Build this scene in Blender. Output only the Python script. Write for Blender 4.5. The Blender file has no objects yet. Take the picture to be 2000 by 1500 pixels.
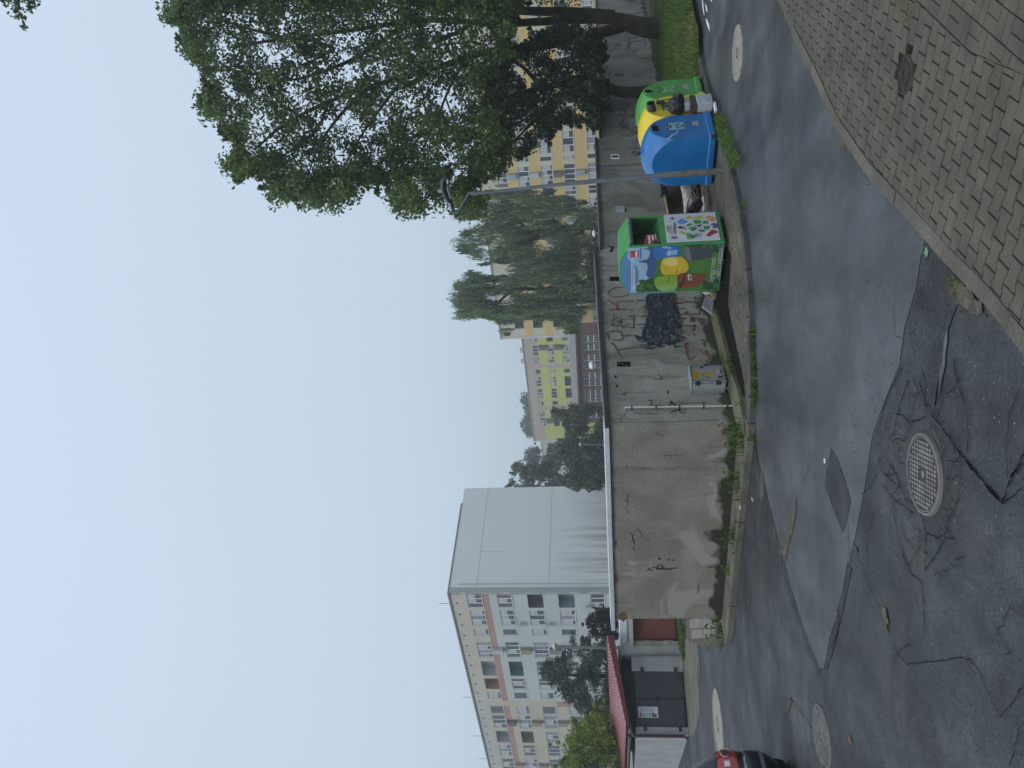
import bpy, bmesh, math, random
import numpy as np
from mathutils import Vector, Matrix, noise
from mathutils.geometry import tessellate_polygon
random.seed(7); rng = np.random.default_rng(7)
S = bpy.context.scene
COL = S.collection

# ------------------------------------------------------------------ camera
FPX = 1550.; CH = 2.4; PITCH = math.atan(172/FPX); ROLL = math.radians(1.9)
Fv = Vector((0, math.cos(PITCH), math.sin(PITCH))); U0 = Vector((0, -math.sin(PITCH), math.cos(PITCH))); R0 = Vector((1, 0, 0))
Uv = U0*math.cos(ROLL) + R0*math.sin(ROLL); Rv = R0*math.cos(ROLL) - U0*math.sin(ROLL)
CAM = Vector((0, 0, CH))
cd = bpy.data.cameras.new('camera'); cam = bpy.data.objects.new('camera', cd); COL.objects.link(cam)
cd.sensor_fit = 'HORIZONTAL'; cd.sensor_width = 36; cd.lens = 36*FPX/2000; cd.clip_start = .05; cd.clip_end = 3000
mx = Matrix.Identity(4)
for i in range(3):
    mx[i][0] = -Uv[i]; mx[i][1] = Rv[i]; mx[i][2] = -Fv[i]; mx[i][3] = CAM[i]
cam.matrix_world = mx; S.camera = cam

def ray(x, y): return Fv - Uv*((x-1000)/FPX) + Rv*((750-y)/FPX)
def G(x, y, z=0.):                       # point of the horizontal plane z seen at x, y of the photograph
    d = ray(x, y); t = (z-CH)/d.z; return Vector((d.x*t, d.y*t, z))
def AT(x, y, Y):                         # point at distance Y
    d = ray(x, y); t = Y/d.y; return Vector((d.x*t, Y, CH+d.z*t))
def PROJ(p):
    v = Vector(p)-CAM; d = v.dot(Fv); return 1000-FPX*v.dot(Uv)/d, 750-FPX*v.dot(Rv)/d
def ZV(X, Y, x):                         # height above (X, Y) whose image lies at column x
    f = lambda z: PROJ((X, Y, z))[0]
    a, b = -5., 80.
    for _ in range(60):
        m = (a+b)/2
        if f(m) > x: a = m
        else: b = m
    return a
def PL(O, sd, x, y):                     # (s, z) on the vertical plane through O along sd
    d = ray(x, y); n = Vector((sd[1], -sd[0]))
    t = (n.x*(O[0]-CAM.x)+n.y*(O[1]-CAM.y))/(n.x*d.x+n.y*d.y)
    p = CAM+d*t
    return (p.x-O[0])*sd[0]+(p.y-O[1])*sd[1], p.z

# ------------------------------------------------------------------ materials
MATS = {}
def N(nt, t, **k):
    n = nt.nodes.new(t)
    for a, b in k.items(): setattr(n, a, b)
    return n
def mat(name, col, rough=.75, var=.12, scale=6., bump=0., col2=None, metal=0., spec=.4, coat=0., detail=6, fine=0., lo=.35, hi=.65, stretch=None, trans=0.):
    if name in MATS: return MATS[name]
    m = bpy.data.materials.new(name); m.use_nodes = True; nt = m.node_tree; L = nt.links
    b = nt.nodes['Principled BSDF']; b.inputs['Roughness'].default_value = rough; b.inputs['Metallic'].default_value = metal
    b.inputs['Specular IOR Level'].default_value = spec; b.inputs['Coat Weight'].default_value = coat
    tc = N(nt, 'ShaderNodeTexCoord'); src = tc.outputs['Object']
    if stretch:
        mp = N(nt, 'ShaderNodeMapping'); mp.inputs['Scale'].default_value = stretch; L.new(src, mp.inputs[0]); src = mp.outputs[0]
    no = N(nt, 'ShaderNodeTexNoise'); no.inputs['Scale'].default_value = scale; no.inputs['Detail'].default_value = detail; L.new(src, no.inputs['Vector'])
    r = N(nt, 'ShaderNodeValToRGB'); L.new(no.outputs['Fac'], r.inputs[0])
    c2 = col2 or tuple(c*(1+var) for c in col); c1 = col if col2 else tuple(c*(1-var) for c in col)
    r.color_ramp.elements[0].position = lo; r.color_ramp.elements[1].position = hi
    r.color_ramp.elements[0].color = (*c1, 1); r.color_ramp.elements[1].color = (*c2, 1)
    out = r.outputs[0]
    if fine:
        n2 = N(nt, 'ShaderNodeTexNoise'); n2.inputs['Scale'].default_value = scale*14; n2.inputs['Detail'].default_value = 4; L.new(tc.outputs['Object'], n2.inputs['Vector'])
        mr = N(nt, 'ShaderNodeMapRange'); mr.inputs[1].default_value = .3; mr.inputs[2].default_value = .7; mr.inputs[3].default_value = 1-fine; mr.inputs[4].default_value = 1+fine
        L.new(n2.outputs['Fac'], mr.inputs[0])
        vm = N(nt, 'ShaderNodeVectorMath', operation='SCALE'); L.new(out, vm.inputs[0]); L.new(mr.outputs[0], vm.inputs['Scale']); out = vm.outputs[0]
    L.new(out, b.inputs['Base Color'])
    if bump:
        bp = N(nt, 'ShaderNodeBump'); bp.inputs['Strength'].default_value = bump; bp.inputs['Distance'].default_value = .02
        n3 = N(nt, 'ShaderNodeTexNoise'); n3.inputs['Scale'].default_value = scale*8; n3.inputs['Detail'].default_value = 5; L.new(tc.outputs['Object'], n3.inputs['Vector'])
        L.new(n3.outputs['Fac'], bp.inputs['Height']); L.new(bp.outputs[0], b.inputs['Normal'])
    MATS[name] = m; return m
def asphalt(name, c1, c2, speck=.5, big=.35, rough=.62, spec=.35, thr=.70, stain=None, mott=.3):
    m = bpy.data.materials.new(name); m.use_nodes = True; nt = m.node_tree; L = nt.links
    b = nt.nodes['Principled BSDF']; b.inputs['Specular IOR Level'].default_value = spec
    tc = N(nt, 'ShaderNodeTexCoord').outputs['Object']
    def no(sc, det=5, dist=0):
        n = N(nt, 'ShaderNodeTexNoise'); n.inputs['Scale'].default_value = sc; n.inputs['Detail'].default_value = det; n.inputs['Distortion'].default_value = dist; L.new(tc, n.inputs['Vector']); return n.outputs['Fac']
    r = N(nt, 'ShaderNodeValToRGB'); L.new(no(big, 9, .6), r.inputs[0]); r.color_ramp.elements[0].position = .36; r.color_ramp.elements[1].position = .64
    r.color_ramp.elements[0].color = (*c1, 1); r.color_ramp.elements[1].color = (*c2, 1)
    g = N(nt, 'ShaderNodeMapRange'); L.new(no(90, 3), g.inputs[0]); g.inputs[1].default_value = .25; g.inputs[2].default_value = .75; g.inputs[3].default_value = 1-speck; g.inputs[4].default_value = 1+speck
    vm = N(nt, 'ShaderNodeVectorMath', operation='SCALE'); L.new(r.outputs[0], vm.inputs[0]); L.new(g.outputs[0], vm.inputs['Scale'])
    for sc_, am_, st_ in ((26, speck*.55, None), (4.5, speck*.5, None), (1.6, mott, (1, .28, 1))):
        s_ = tc
        if st_:
            mp_ = N(nt, 'ShaderNodeMapping'); mp_.inputs['Scale'].default_value = st_; mp_.inputs['Rotation'].default_value = (0, 0, 1.05); L.new(tc, mp_.inputs[0]); s_ = mp_.outputs[0]
        n_ = N(nt, 'ShaderNodeTexNoise'); n_.inputs['Scale'].default_value = sc_; n_.inputs['Detail'].default_value = 6; L.new(s_, n_.inputs['Vector'])
        g_ = N(nt, 'ShaderNodeMapRange'); L.new(n_.outputs['Fac'], g_.inputs[0]); g_.inputs[1].default_value = .32; g_.inputs[2].default_value = .68; g_.inputs[3].default_value = 1-am_; g_.inputs[4].default_value = 1+am_
        v2 = N(nt, 'ShaderNodeVectorMath', operation='SCALE'); L.new(vm.outputs[0], v2.inputs[0]); L.new(g_.outputs[0], v2.inputs['Scale']); vm = v2
    sp = N(nt, 'ShaderNodeMapRange'); L.new(no(38, 2), sp.inputs[0]); sp.inputs[1].default_value = thr; sp.inputs[2].default_value = thr+.04
    mxn = N(nt, 'ShaderNodeMix', data_type='RGBA'); L.new(sp.outputs[0], mxn.inputs[0]); L.new(vm.outputs[0], mxn.inputs[6]); mxn.inputs[7].default_value = (.2, .2, .19, 1)
    out = mxn.outputs[2]
    if stain:
        s2 = N(nt, 'ShaderNodeMapRange'); L.new(no(.9, 8, 1.2), s2.inputs[0]); s2.inputs[1].default_value = .56; s2.inputs[2].default_value = .70; s2.inputs[4].default_value = .75
        m2 = N(nt, 'ShaderNodeMix', data_type='RGBA'); L.new(s2.outputs[0], m2.inputs[0]); L.new(out, m2.inputs[6]); m2.inputs[7].default_value = (*stain, 1); out = m2.outputs[2]
    L.new(out, b.inputs['Base Color'])
    rr = N(nt, 'ShaderNodeMapRange'); L.new(no(1.3, 6), rr.inputs[0]); rr.inputs[1].default_value = .3; rr.inputs[2].default_value = .7; rr.inputs[3].default_value = rough-.12; rr.inputs[4].default_value = rough+.15; L.new(rr.outputs[0], b.inputs['Roughness'])
    bp = N(nt, 'ShaderNodeBump'); bp.inputs['Strength'].default_value = .35; bp.inputs['Distance'].default_value = .01; L.new(no(110, 3), bp.inputs['Height']); L.new(bp.outputs[0], b.inputs['Normal'])
    MATS[name] = m; return m
def tintmat(name, dark, light, rough=.6, transl=0., spec=.3, fine=False, stain=None):
    m = bpy.data.materials.new(name); m.use_nodes = True; nt = m.node_tree; L = nt.links
    b = nt.nodes['Principled BSDF']; b.inputs['Roughness'].default_value = rough; b.inputs['Specular IOR Level'].default_value = spec
    a = N(nt, 'ShaderNodeAttribute', attribute_name='tint')
    r = N(nt, 'ShaderNodeValToRGB'); L.new(a.outputs['Fac'], r.inputs[0])
    r.color_ramp.elements[0].color = (*dark, 1); r.color_ramp.elements[1].color = (*light, 1)
    out = r.outputs[0]
    if fine:
        tc = N(nt, 'ShaderNodeTexCoord').outputs['Object']
        for sc, am in ((160, .3), (4., .28)):
            n = N(nt, 'ShaderNodeTexNoise'); n.inputs['Scale'].default_value = sc; n.inputs['Detail'].default_value = 6; L.new(tc, n.inputs['Vector'])
            g = N(nt, 'ShaderNodeMapRange'); L.new(n.outputs['Fac'], g.inputs[0]); g.inputs[1].default_value = .25; g.inputs[2].default_value = .75; g.inputs[3].default_value = 1-am; g.inputs[4].default_value = 1+am
            vm = N(nt, 'ShaderNodeVectorMath', operation='SCALE'); L.new(out, vm.inputs[0]); L.new(g.outputs[0], vm.inputs['Scale']); out = vm.outputs[0]
        n = N(nt, 'ShaderNodeTexNoise'); n.inputs['Scale'].default_value = 150; L.new(tc, n.inputs['Vector'])
        bp = N(nt, 'ShaderNodeBump'); bp.inputs['Strength'].default_value = .3; bp.inputs['Distance'].default_value = .006; L.new(n.outputs['Fac'], bp.inputs['Height']); L.new(bp.outputs[0], b.inputs['Normal'])
    L.new(out, b.inputs['Base Color'])
    if transl:
        t = N(nt, 'ShaderNodeBsdfTranslucent'); L.new(out, t.inputs[0]); ms = N(nt, 'ShaderNodeMixShader'); ms.inputs[0].default_value = transl
        o = nt.nodes['Material Output']; L.new(b.outputs[0], ms.inputs[1]); L.new(t.outputs[0], ms.inputs[2]); L.new(ms.outputs[0], o.inputs[0])
    MATS[name] = m; return m
def render_wall(name, c1, c2, dark, moss, base_z=.12, band=.55, patch=None, low=.3):
    """old cement render: blotches, darker streaks, ragged moss stain along the foot and a ragged darker band under the coping"""
    m = bpy.data.materials.new(name); m.use_nodes = True; nt = m.node_tree; L = nt.links
    b = nt.nodes['Principled BSDF']; b.inputs['Roughness'].default_value = .9; b.inputs['Specular IOR Level'].default_value = .2
    tc = N(nt, 'ShaderNodeTexCoord').outputs['Object']
    def no(sc, det=6, st=None, dist=0.):
        s = tc
        if st:
            mp = N(nt, 'ShaderNodeMapping'); mp.inputs['Scale'].default_value = st; L.new(tc, mp.inputs[0]); s = mp.outputs[0]
        n = N(nt, 'ShaderNodeTexNoise'); n.inputs['Scale'].default_value = sc; n.inputs['Detail'].default_value = det; n.inputs['Distortion'].default_value = dist; L.new(s, n.inputs['Vector']); return n.outputs['Fac']
    def mr(i, a, bb, c=0., d=1.):
        n = N(nt, 'ShaderNodeMapRange'); L.new(i, n.inputs[0]); n.inputs[1].default_value = a; n.inputs[2].default_value = bb; n.inputs[3].default_value = c; n.inputs[4].default_value = d; return n.outputs[0]
    def mix(f, a, col):
        n = N(nt, 'ShaderNodeMix', data_type='RGBA'); L.new(f, n.inputs[0]); L.new(a, n.inputs[6]); n.inputs[7].default_value = (*col, 1); return n.outputs[2]
    r = N(nt, 'ShaderNodeValToRGB'); L.new(no(1.1, 9, None, .8), r.inputs[0]); r.color_ramp.elements[0].position = .36; r.color_ramp.elements[1].position = .62
    r.color_ramp.elements[0].color = (*c1, 1); r.color_ramp.elements[1].color = (*c2, 1)
    out = r.outputs[0]
    out = mix(mr(no(2.2, 8, (3, 3, .35)), .56, .72, 0, .55), out, dark)
    if patch: out = mix(mr(no(.75, 7, None, 1.5), .55, .6, 0, .7), out, patch)
    sep = N(nt, 'ShaderNodeSeparateXYZ'); L.new(tc, sep.inputs[0])
    ad = N(nt, 'ShaderNodeMath', operation='MULTIPLY_ADD'); L.new(no(2.4, 8), ad.inputs[0]); ad.inputs[1].default_value = -band*1.6; L.new(sep.outputs[2], ad.inputs[2])
    out = mix(mr(ad.outputs[0], base_z-band*.36, base_z-band*.56, 0, .94), out, moss)
    ad2 = N(nt, 'ShaderNodeMath', operation='MULTIPLY_ADD'); L.new(no(5, 8), ad2.inputs[0]); ad2.inputs[1].default_value = .35; L.new(sep.outputs[2], ad2.inputs[2])
    out = mix(mr(ad2.outputs[0], 2.36, 2.47, 0, .75), out, dark)
    g = mr(no(45, 5), .3, .7, .78, 1.22)
    vm = N(nt, 'ShaderNodeVectorMath', operation='SCALE'); L.new(out, vm.inputs[0]); L.new(g, vm.inputs['Scale'])
    L.new(vm.outputs[0], b.inputs['Base Color'])
    bp = N(nt, 'ShaderNodeBump'); bp.inputs['Strength'].default_value = .5; bp.inputs['Distance'].default_value = .02; L.new(no(40, 6), bp.inputs['Height']); L.new(bp.outputs[0], b.inputs['Normal'])
    MATS[name] = m; return m

# ------------------------------------------------------------------ mesh builder
class MB:
    def __init__(s): s.v = []; s.f = []; s.m = []; s.t = []
    def face(s, pts, mi=0, tint=.5):
        i = len(s.v); s.v += [Vector(p) for p in pts]; s.f.append(tuple(range(i, i+len(pts)))); s.m.append(mi); s.t.append(tint)
    def raw(s, pts, faces, mi=0, tint=.5):
        i = len(s.v); s.v += [Vector(p) for p in pts]
        for f in faces: s.f.append(tuple(i+k for k in f)); s.m.append(mi); s.t.append(tint)
    def prism(s, bot, top, mi=0, caps=True, tint=.5):
        n = len(bot); fs = [(k, (k+1) % n, n+(k+1) % n, n+k) for k in range(n)]
        if caps: fs += [tuple(range(n-1, -1, -1)), tuple(range(n, 2*n))]
        s.raw(list(bot)+list(top), fs, mi, tint)
    def box(s, a, b, T=None, mi=0, bev=0., tint=.5):
        x0, y0, z0 = a; x1, y1, z1 = b
        T = T or (lambda x, y, z: Vector((x, y, z)))
        if bev:
            e = bev; P = []
            for z, q in ((z0, e), (z0+e, 0), (z1-e, 0), (z1, e)):
                k = e*.6 if q == 0 else e*.6
                ring = [(x0+q+k, y0+q), (x1-q-k, y0+q), (x1-q, y0+q+k), (x1-q, y1-q-k), (x1-q-k, y1-q), (x0+q+k, y1-q), (x0+q, y1-q-k), (x0+q, y0+q+k)]
                P.append([T(x, y, z) for x, y in ring])
            pts = sum(P, []); n = 8
            fs = [tuple(range(n-1, -1, -1)), tuple(range(3*n, 4*n))]
            for r_ in range(3): fs += [(r_*n+k, r_*n+(k+1) % n, (r_+1)*n+(k+1) % n, (r_+1)*n+k) for k in range(n)]
            s.raw(pts, fs, mi, tint); return
        c = [T(x, y, z) for z in (z0, z1) for x, y in ((x0, y0), (x1, y0), (x1, y1), (x0, y1))]
        s.raw(c, [(3, 2, 1, 0), (4, 5, 6, 7), (0, 1, 5, 4), (1, 2, 6, 5), (2, 3, 7, 6), (3, 0, 4, 7)], mi, tint)
    def tube(s, pts, rad, n=8, mi=0, caps=True, tint=.5):
        pts = [Vector(p) for p in pts]; k = len(pts)
        if not hasattr(rad, '__len__'): rad = [rad]*k
        rings = []; prev = None
        for i in range(k):
            d = (pts[min(i+1, k-1)]-pts[max(i-1, 0)]).normalized()
            if prev is None:
                u = d.cross(Vector((0, 0, 1)));
                if u.length < .05: u = d.cross(Vector((0, 1, 0)))
            else: u = prev-d*prev.dot(d)
            u.normalize(); w = d.cross(u); prev = u
            rings.append([pts[i]+(u*math.cos(a)+w*math.sin(a))*rad[i] for a in (2*math.pi*j/n for j in range(n))])
        fs = []
        for i in range(k-1): fs += [(i*n+j, i*n+(j+1) % n, (i+1)*n+(j+1) % n, (i+1)*n+j) for j in range(n)]
        if caps: fs += [tuple(range(n-1, -1, -1)), tuple(range((k-1)*n, k*n))]
        s.raw(sum(rings, []), fs, mi, tint)
    def poly(s, pts, mi=0, flip=False):
        pts = [Vector(p) for p in pts]
        fs = tessellate_polygon([pts]); s.raw(pts, [tuple(f) for f in fs], mi)
    def disc(s, c, r, n=24, mi=0, z=None, ax=None, ay=None):
        ax = ax or Vector((1, 0, 0)); ay = ay or Vector((0, 1, 0))
        s.face([Vector(c)+ax*(r*math.cos(2*math.pi*k/n))+ay*(r*math.sin(2*math.pi*k/n)) for k in range(n)], mi)
    def ring(s, c, r0, r1, n=32, mi=0, ax=None, ay=None):
        ax = ax or Vector((1, 0, 0)); ay = ay or Vector((0, 1, 0)); c = Vector(c)
        P = [c+ax*(r*math.cos(2*math.pi*k/n))+ay*(r*math.sin(2*math.pi*k/n)) for r in (r0, r1) for k in range(n)]
        s.raw(P, [(k, n+k, n+(k+1) % n, (k+1) % n) for k in range(n)], mi)
    def strip(s, pts, w, nrm, mi=0, taper=False):           # flat ribbon along pts on a surface with normal nrm
        pts = [Vector(p) for p in pts]; k = len(pts); nrm = Vector(nrm); P = []
        for i in range(k):
            d = (pts[min(i+1, k-1)]-pts[max(i-1, 0)]).normalized(); sd = d.cross(nrm).normalized()
            ww = w[i] if hasattr(w, '__len__') else w
            if taper and (i == k-1): ww *= .25
            P += [pts[i]+sd*ww/2, pts[i]-sd*ww/2]
        s.raw(P, [(2*i, 2*i+1, 2*i+3, 2*i+2) for i in range(k-1)], mi)
    def build(s, name, mats, parent=None, smooth=False, fixn=True, bevel=0., autos=None):
        me = bpy.data.meshes.new(name); me.from_pydata([tuple(v) for v in s.v], [], s.f)
        if not isinstance(mats, (list, tuple)): mats = [mats]
        for m in mats: me.materials.append(m)
        me.polygons.foreach_set('material_index', s.m)
        at = me.attributes.new('tint', 'FLOAT', 'FACE'); at.data.foreach_set('value', s.t)
        if fixn:
            bm = bmesh.new(); bm.from_mesh(me); bmesh.ops.recalc_face_normals(bm, faces=bm.faces)
            if bevel:
                bmesh.ops.remove_doubles(bm, verts=bm.verts, dist=1e-4)
                bmesh.ops.bevel(bm, geom=[e for e in bm.edges if e.is_manifold and e.calc_face_angle(0) > .5], offset=bevel, segments=2, affect='EDGES', profile=.5)
            bm.to_mesh(me); bm.free()
        if smooth: me.polygons.foreach_set('use_smooth', [True]*len(me.polygons))
        o = bpy.data.objects.new(name, me); COL.objects.link(o)
        if autos:
            me.polygons.foreach_set('use_smooth', [True]*len(me.polygons)); sharp(me, autos)
        if parent: attach(o, parent)
        return o
def sharp(me, ang):
    bm = bmesh.new(); bm.from_mesh(me); bmesh.ops.remove_doubles(bm, verts=bm.verts, dist=1e-5)
    for e in bm.edges:
        if len(e.link_faces) == 2 and e.calc_face_angle(0) > ang: e.smooth = False
    bm.to_mesh(me); bm.free()
BASE = {}
def base(o):
    b = Vector((0, 0, 0))
    while o is not None: b = b+BASE.get(o.name, Vector((0, 0, 0))); o = None
    return b
def attach(o, p):                                            # shapes are laid out in world space; store them local to their thing
    b = BASE.get(p.name, Vector((0, 0, 0)))
    o.data.transform(Matrix.Translation(-b)); o.parent = p; BASE[o.name] = b
def thing(name, loc, label, cat, group=None):
    o = bpy.data.objects.new(name, None); COL.objects.link(o); o.empty_display_size = .2
    o.location = loc; BASE[o.name] = Vector(loc); tag(o, label, cat, group); return o
def tag(o, label=None, cat=None, group=None, kind=None):
    if label: o['label'] = label
    if cat: o['category'] = cat
    if group: o['group'] = group
    if kind: o['kind'] = kind
    return o
def struct(o): o['kind'] = 'structure'; return o
def text_mb(mb, s, T, size=.1, mi=0, align='LEFT', shear=0., sx=1., off=0., fit=None):
    """write s with T(u, v) -> world (u along the line, v up)"""
    cu = bpy.data.curves.new('t', 'FONT'); cu.body = s; cu.size = size; cu.align_x = align; cu.shear = shear; cu.offset = off; cu.resolution_u = 3
    o = bpy.data.objects.new('t', cu); COL.objects.link(o); dg = bpy.context.evaluated_depsgraph_get()
    me = bpy.data.meshes.new_from_object(o.evaluated_get(dg))
    if fit: sx = fit/max(v.co.x for v in me.vertices)
    mb.raw([T(v.co.x*sx, v.co.y) for v in me.vertices], [tuple(p.vertices) for p in me.polygons], mi)
    bpy.data.objects.remove(o); bpy.data.curves.remove(cu); bpy.data.meshes.remove(me)
def jit(pts, step, amp, closed=False, seed=0):               # subdivide and roughen a 2D/3D polyline
    pts = [Vector(p) for p in pts]; out = []; rr = random.Random(seed)
    n = len(pts)
    for i in range(n if closed else n-1):
        a, b = pts[i], pts[(i+1) % n]; k = max(1, int((b-a).length/step))
        for j in range(k):
            p = a.lerp(b, j/k)
            if j or i: p = p+Vector((rr.uniform(-amp, amp), rr.uniform(-amp, amp), 0))
            out.append(p)
    if not closed: out.append(pts[-1])
    return out
# ------------------------------------------------------------------ palette
m_road = asphalt('rough_asphalt', (.013, .016, .019), (.036, .040, .045), .6, .6, .58, .38, .69, stain=(.042, .039, .030), mott=.45)
m_smooth = asphalt('smooth_asphalt', (.033, .039, .045), (.068, .076, .083), .2, .5, .48, .42, .80, mott=.4)
m_dark = asphalt('dark_asphalt', (.018, .020, .024), (.029, .033, .038), .6, 1.2, .7, .3, .72, stain=(.06, .055, .042))
m_streak = asphalt('pale_asphalt', (.060, .072, .083), (.080, .092, .104), .2, 2, .6, .3, .8)
m_crack = mat('crack', (.003, .003, .004), .95, .2, 10, spec=.05)
m_moss = mat('moss', (.03, .05, .012), .95, .4, 20, col2=(.06, .085, .02), spec=.1)
m_kerb = mat('kerb_concrete', (.075, .072, .06), .9, .2, 2.5, .4, col2=(.12, .114, .095), fine=.15, spec=.2)
m_kerbd = mat('kerb_dark', (.045, .047, .046), .9, .2, 2.5, .4, col2=(.085, .085, .08), fine=.15, spec=.2)
m_paver = tintmat('pavers', (.070, .064, .051), (.102, .094, .075), .88, spec=.2, fine=True)
m_joint = mat('paver_joint', (.008, .009, .005), .95, .3, 5, .5, col2=(.02, .024, .010), spec=.1)
m_side = mat('far_pavement', (.055, .052, .044), .9, .2, 1.2, .5, col2=(.098, .092, .078), fine=.22, spec=.2)
m_soil = mat('soil', (.03, .03, .022), .95, .3, 1.5, .5, col2=(.07, .065, .045), spec=.1)
m_turf = mat('turf_soil', (.03, .045, .014), .95, .3, 1.2, .5, col2=(.09, .10, .035), spec=.1)
m_ledge = mat('mossy_concrete', (.075, .085, .042), .92, .2, 1.8, .5, col2=(.16, .16, .115), fine=.15, spec=.15)
m_ledge2 = mat('old_concrete', (.085, .082, .066), .92, .2, 2.2, .5, col2=(.15, .145, .12), fine=.15, spec=.15)
m_black = mat('near_black', (.006, .007, .006), .95, .3, 4, spec=.1)
m_sand = mat('sand', (.055, .051, .042), .95, .2, 12, .3, col2=(.115, .104, .082), fine=.2, spec=.1)
m_white = mat('white_paint', (.55, .57, .57), .7, .1, 6, col2=(.7, .72, .72))
m_iron = mat('cast_iron', (.12, .118, .115), .55, .2, 9, .2, col2=(.22, .218, .215), metal=.35, fine=.15)
m_irond = mat('cast_iron_dark', (.022, .021, .020), .6, .2, 9, .3, col2=(.05, .047, .045), metal=.2, fine=.2)
m_rusty = mat('rusty_iron', (.030, .024, .021), .7, .2, 9, .3, col2=(.062, .05, .043), metal=.1)
m_ironrim = mat('iron_rim', (.14, .135, .125), .55, .15, 8, .2, metal=.3)
m_concring = mat('manhole_concrete', (.17, .16, .14), .9, .2, 9, .3, col2=(.29, .275, .245), fine=.15)

def setts(name, c1, c2, joint, ang):
    m = bpy.data.materials.new(name); m.use_nodes = True; nt = m.node_tree; L = nt.links; b = nt.nodes['Principled BSDF']; b.inputs['Roughness'].default_value = .9; b.inputs['Specular IOR Level'].default_value = .2
    tc = N(nt, 'ShaderNodeTexCoord').outputs['Object']; mp = N(nt, 'ShaderNodeMapping'); mp.inputs['Rotation'].default_value = (0, 0, ang); L.new(tc, mp.inputs[0])
    br = N(nt, 'ShaderNodeTexBrick'); br.inputs['Scale'].default_value = 1; br.inputs['Brick Width'].default_value = .2; br.inputs['Row Height'].default_value = .11; br.inputs['Mortar Size'].default_value = .009; br.inputs['Mortar Smooth'].default_value = .3; br.inputs['Color1'].default_value = (*c1, 1); br.inputs['Color2'].default_value = (*c2, 1); br.inputs['Mortar'].default_value = (*joint, 1); L.new(mp.outputs[0], br.inputs['Vector'])
    out = br.outputs['Color']
    for sc, am in ((1.1, .35), (6, .22), (40, .2)):
        n = N(nt, 'ShaderNodeTexNoise'); n.inputs['Scale'].default_value = sc; n.inputs['Detail'].default_value = 6; L.new(tc, n.inputs['Vector']); g = N(nt, 'ShaderNodeMapRange'); L.new(n.outputs['Fac'], g.inputs[0]); g.inputs[1].default_value = .3; g.inputs[2].default_value = .7; g.inputs[3].default_value = 1-am; g.inputs[4].default_value = 1+am
        v = N(nt, 'ShaderNodeVectorMath', operation='SCALE'); L.new(out, v.inputs[0]); L.new(g.outputs[0], v.inputs['Scale']); out = v.outputs[0]
    L.new(out, b.inputs['Base Color']); MATS[name] = m; return m
m_setts = setts('far_setts', (.085, .079, .064), (.105, .098, .080), (.035, .034, .026), -.92)
# ------------------------------------------------------------------ ground, road
mb = MB(); mb.face([(-420, -420, -.02), (420, -420, -.02), (420, 420, -.02), (-420, 420, -.02)]); struct(mb.build('ground', m_soil))
C0 = Vector((-.80, 13.65)); EL = Vector((-4.86, 16.33))
dL = (EL-C0).normalized(); nL = Vector((-dL.y, dL.x));  nL = nL if nL.dot(-C0) > 0 else -nL
dA = Vector((2.03, 2.70)).normalized(); nA = Vector((dA.y, -dA.x))
def on_line(O, sd, y, x=1300.):
    return O + Vector(sd)*PL(O, sd, x, y)[0]
S1 = on_line(C0, dA, 480)
dB = (Vector((10.99, 27.85))-S1).normalized(); nB = Vector((dB.y, -dB.x))
S2 = on_line(S1, dB, 262); S3 = on_line(S1, dB, -160)
kerb = [Vector((24, 34)), Vector((14.2, 24.4)), Vector((8.66, 18.7)), Vector((6.92, 17.2)), Vector((5.85, 16.2)), Vector((4.85, 15.3)), Vector((3.55, 13.8)), Vector((2.77, 13.15)), Vector((2.0, 12.72)), Vector((.98, 12.54)), Vector((-.1, 12.60)), Vector((-.75, 12.78))]
kerbL = [Vector((-.75, 12.78)), Vector((-1.79, 13.50)), Vector((-3.0, 14.42)), Vector((-4.03, 15.15)), Vector((-5.0, 15.72)), Vector((-5.25, 16.0))]
nk = [G(x, y)[:2] for x, y in [(1525, 0), (1560, 80), (1600, 160), (1640, 250), (1700, 340), (1790, 440), (1860, 520), (1930, 590), (1995, 670)]]
nk = [Vector(p) for p in nk]
d0 = (nk[0]-nk[1]).normalized(); d1 = (nk[-1]-nk[-2]).normalized()
nk = [nk[0]+d0*14, nk[0]+d0*5] + nk + [nk[-1]+d1*1.2, nk[-1]+d1*8]
def P3(p, z): return Vector((p[0], p[1], z))
# road: one rough sheet, the newer smooth lane and patches lie on it
mb = MB(); mb.poly([(-40, -6, 0), (60, -6, 0), (60, 60, 0), (16, 40, 0), (-3, 40, 0), (-40, 40, 0)]); struct(mb.build('road', m_road))
def sheet(name, pts, m, z, step=.18, amp=.012, seed=1):
    mb = MB(); mb.poly([P3(p, z) for p in jit([P3(p, 0) for p in pts], step, amp, True, seed)]); return struct(mb.build(name, m))
g2 = lambda L_: [G(x, y)[:2] for x, y in L_]
far = [(p.x, p.y) for p in kerb[1:]]
lane = far + [(-.75, 12.74)] + g2([(1478, 850), (1484, 905), (1505, 990), (1530, 1090), (1552, 1170), (1578, 1250), (1592, 1290), (1600, 1306), (1609, 1304), (1622, 1245), (1640, 1180), (1668, 1060), (1690, 950), (1705, 850), (1730, 780), (1757, 712), (1768, 640), (1790, 560), (1800, 500), (1812, 462)]) + [(p.x-.04, p.y) for p in nk[2:7]][::-1][1:] + [(p.x, p.y) for p in (nk[1], nk[0])]
sheet('road', lane, m_smooth, .004, .25, .008)
dark1 = g2([(1625, 876), (1617, 905), (1612, 948), (1627, 990), (1647, 1041), (1656, 1015), (1663, 978), (1650, 930), (1637, 897)])
sheet('road', dark1, m_dark, .008, .1, .006, 2)
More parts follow.
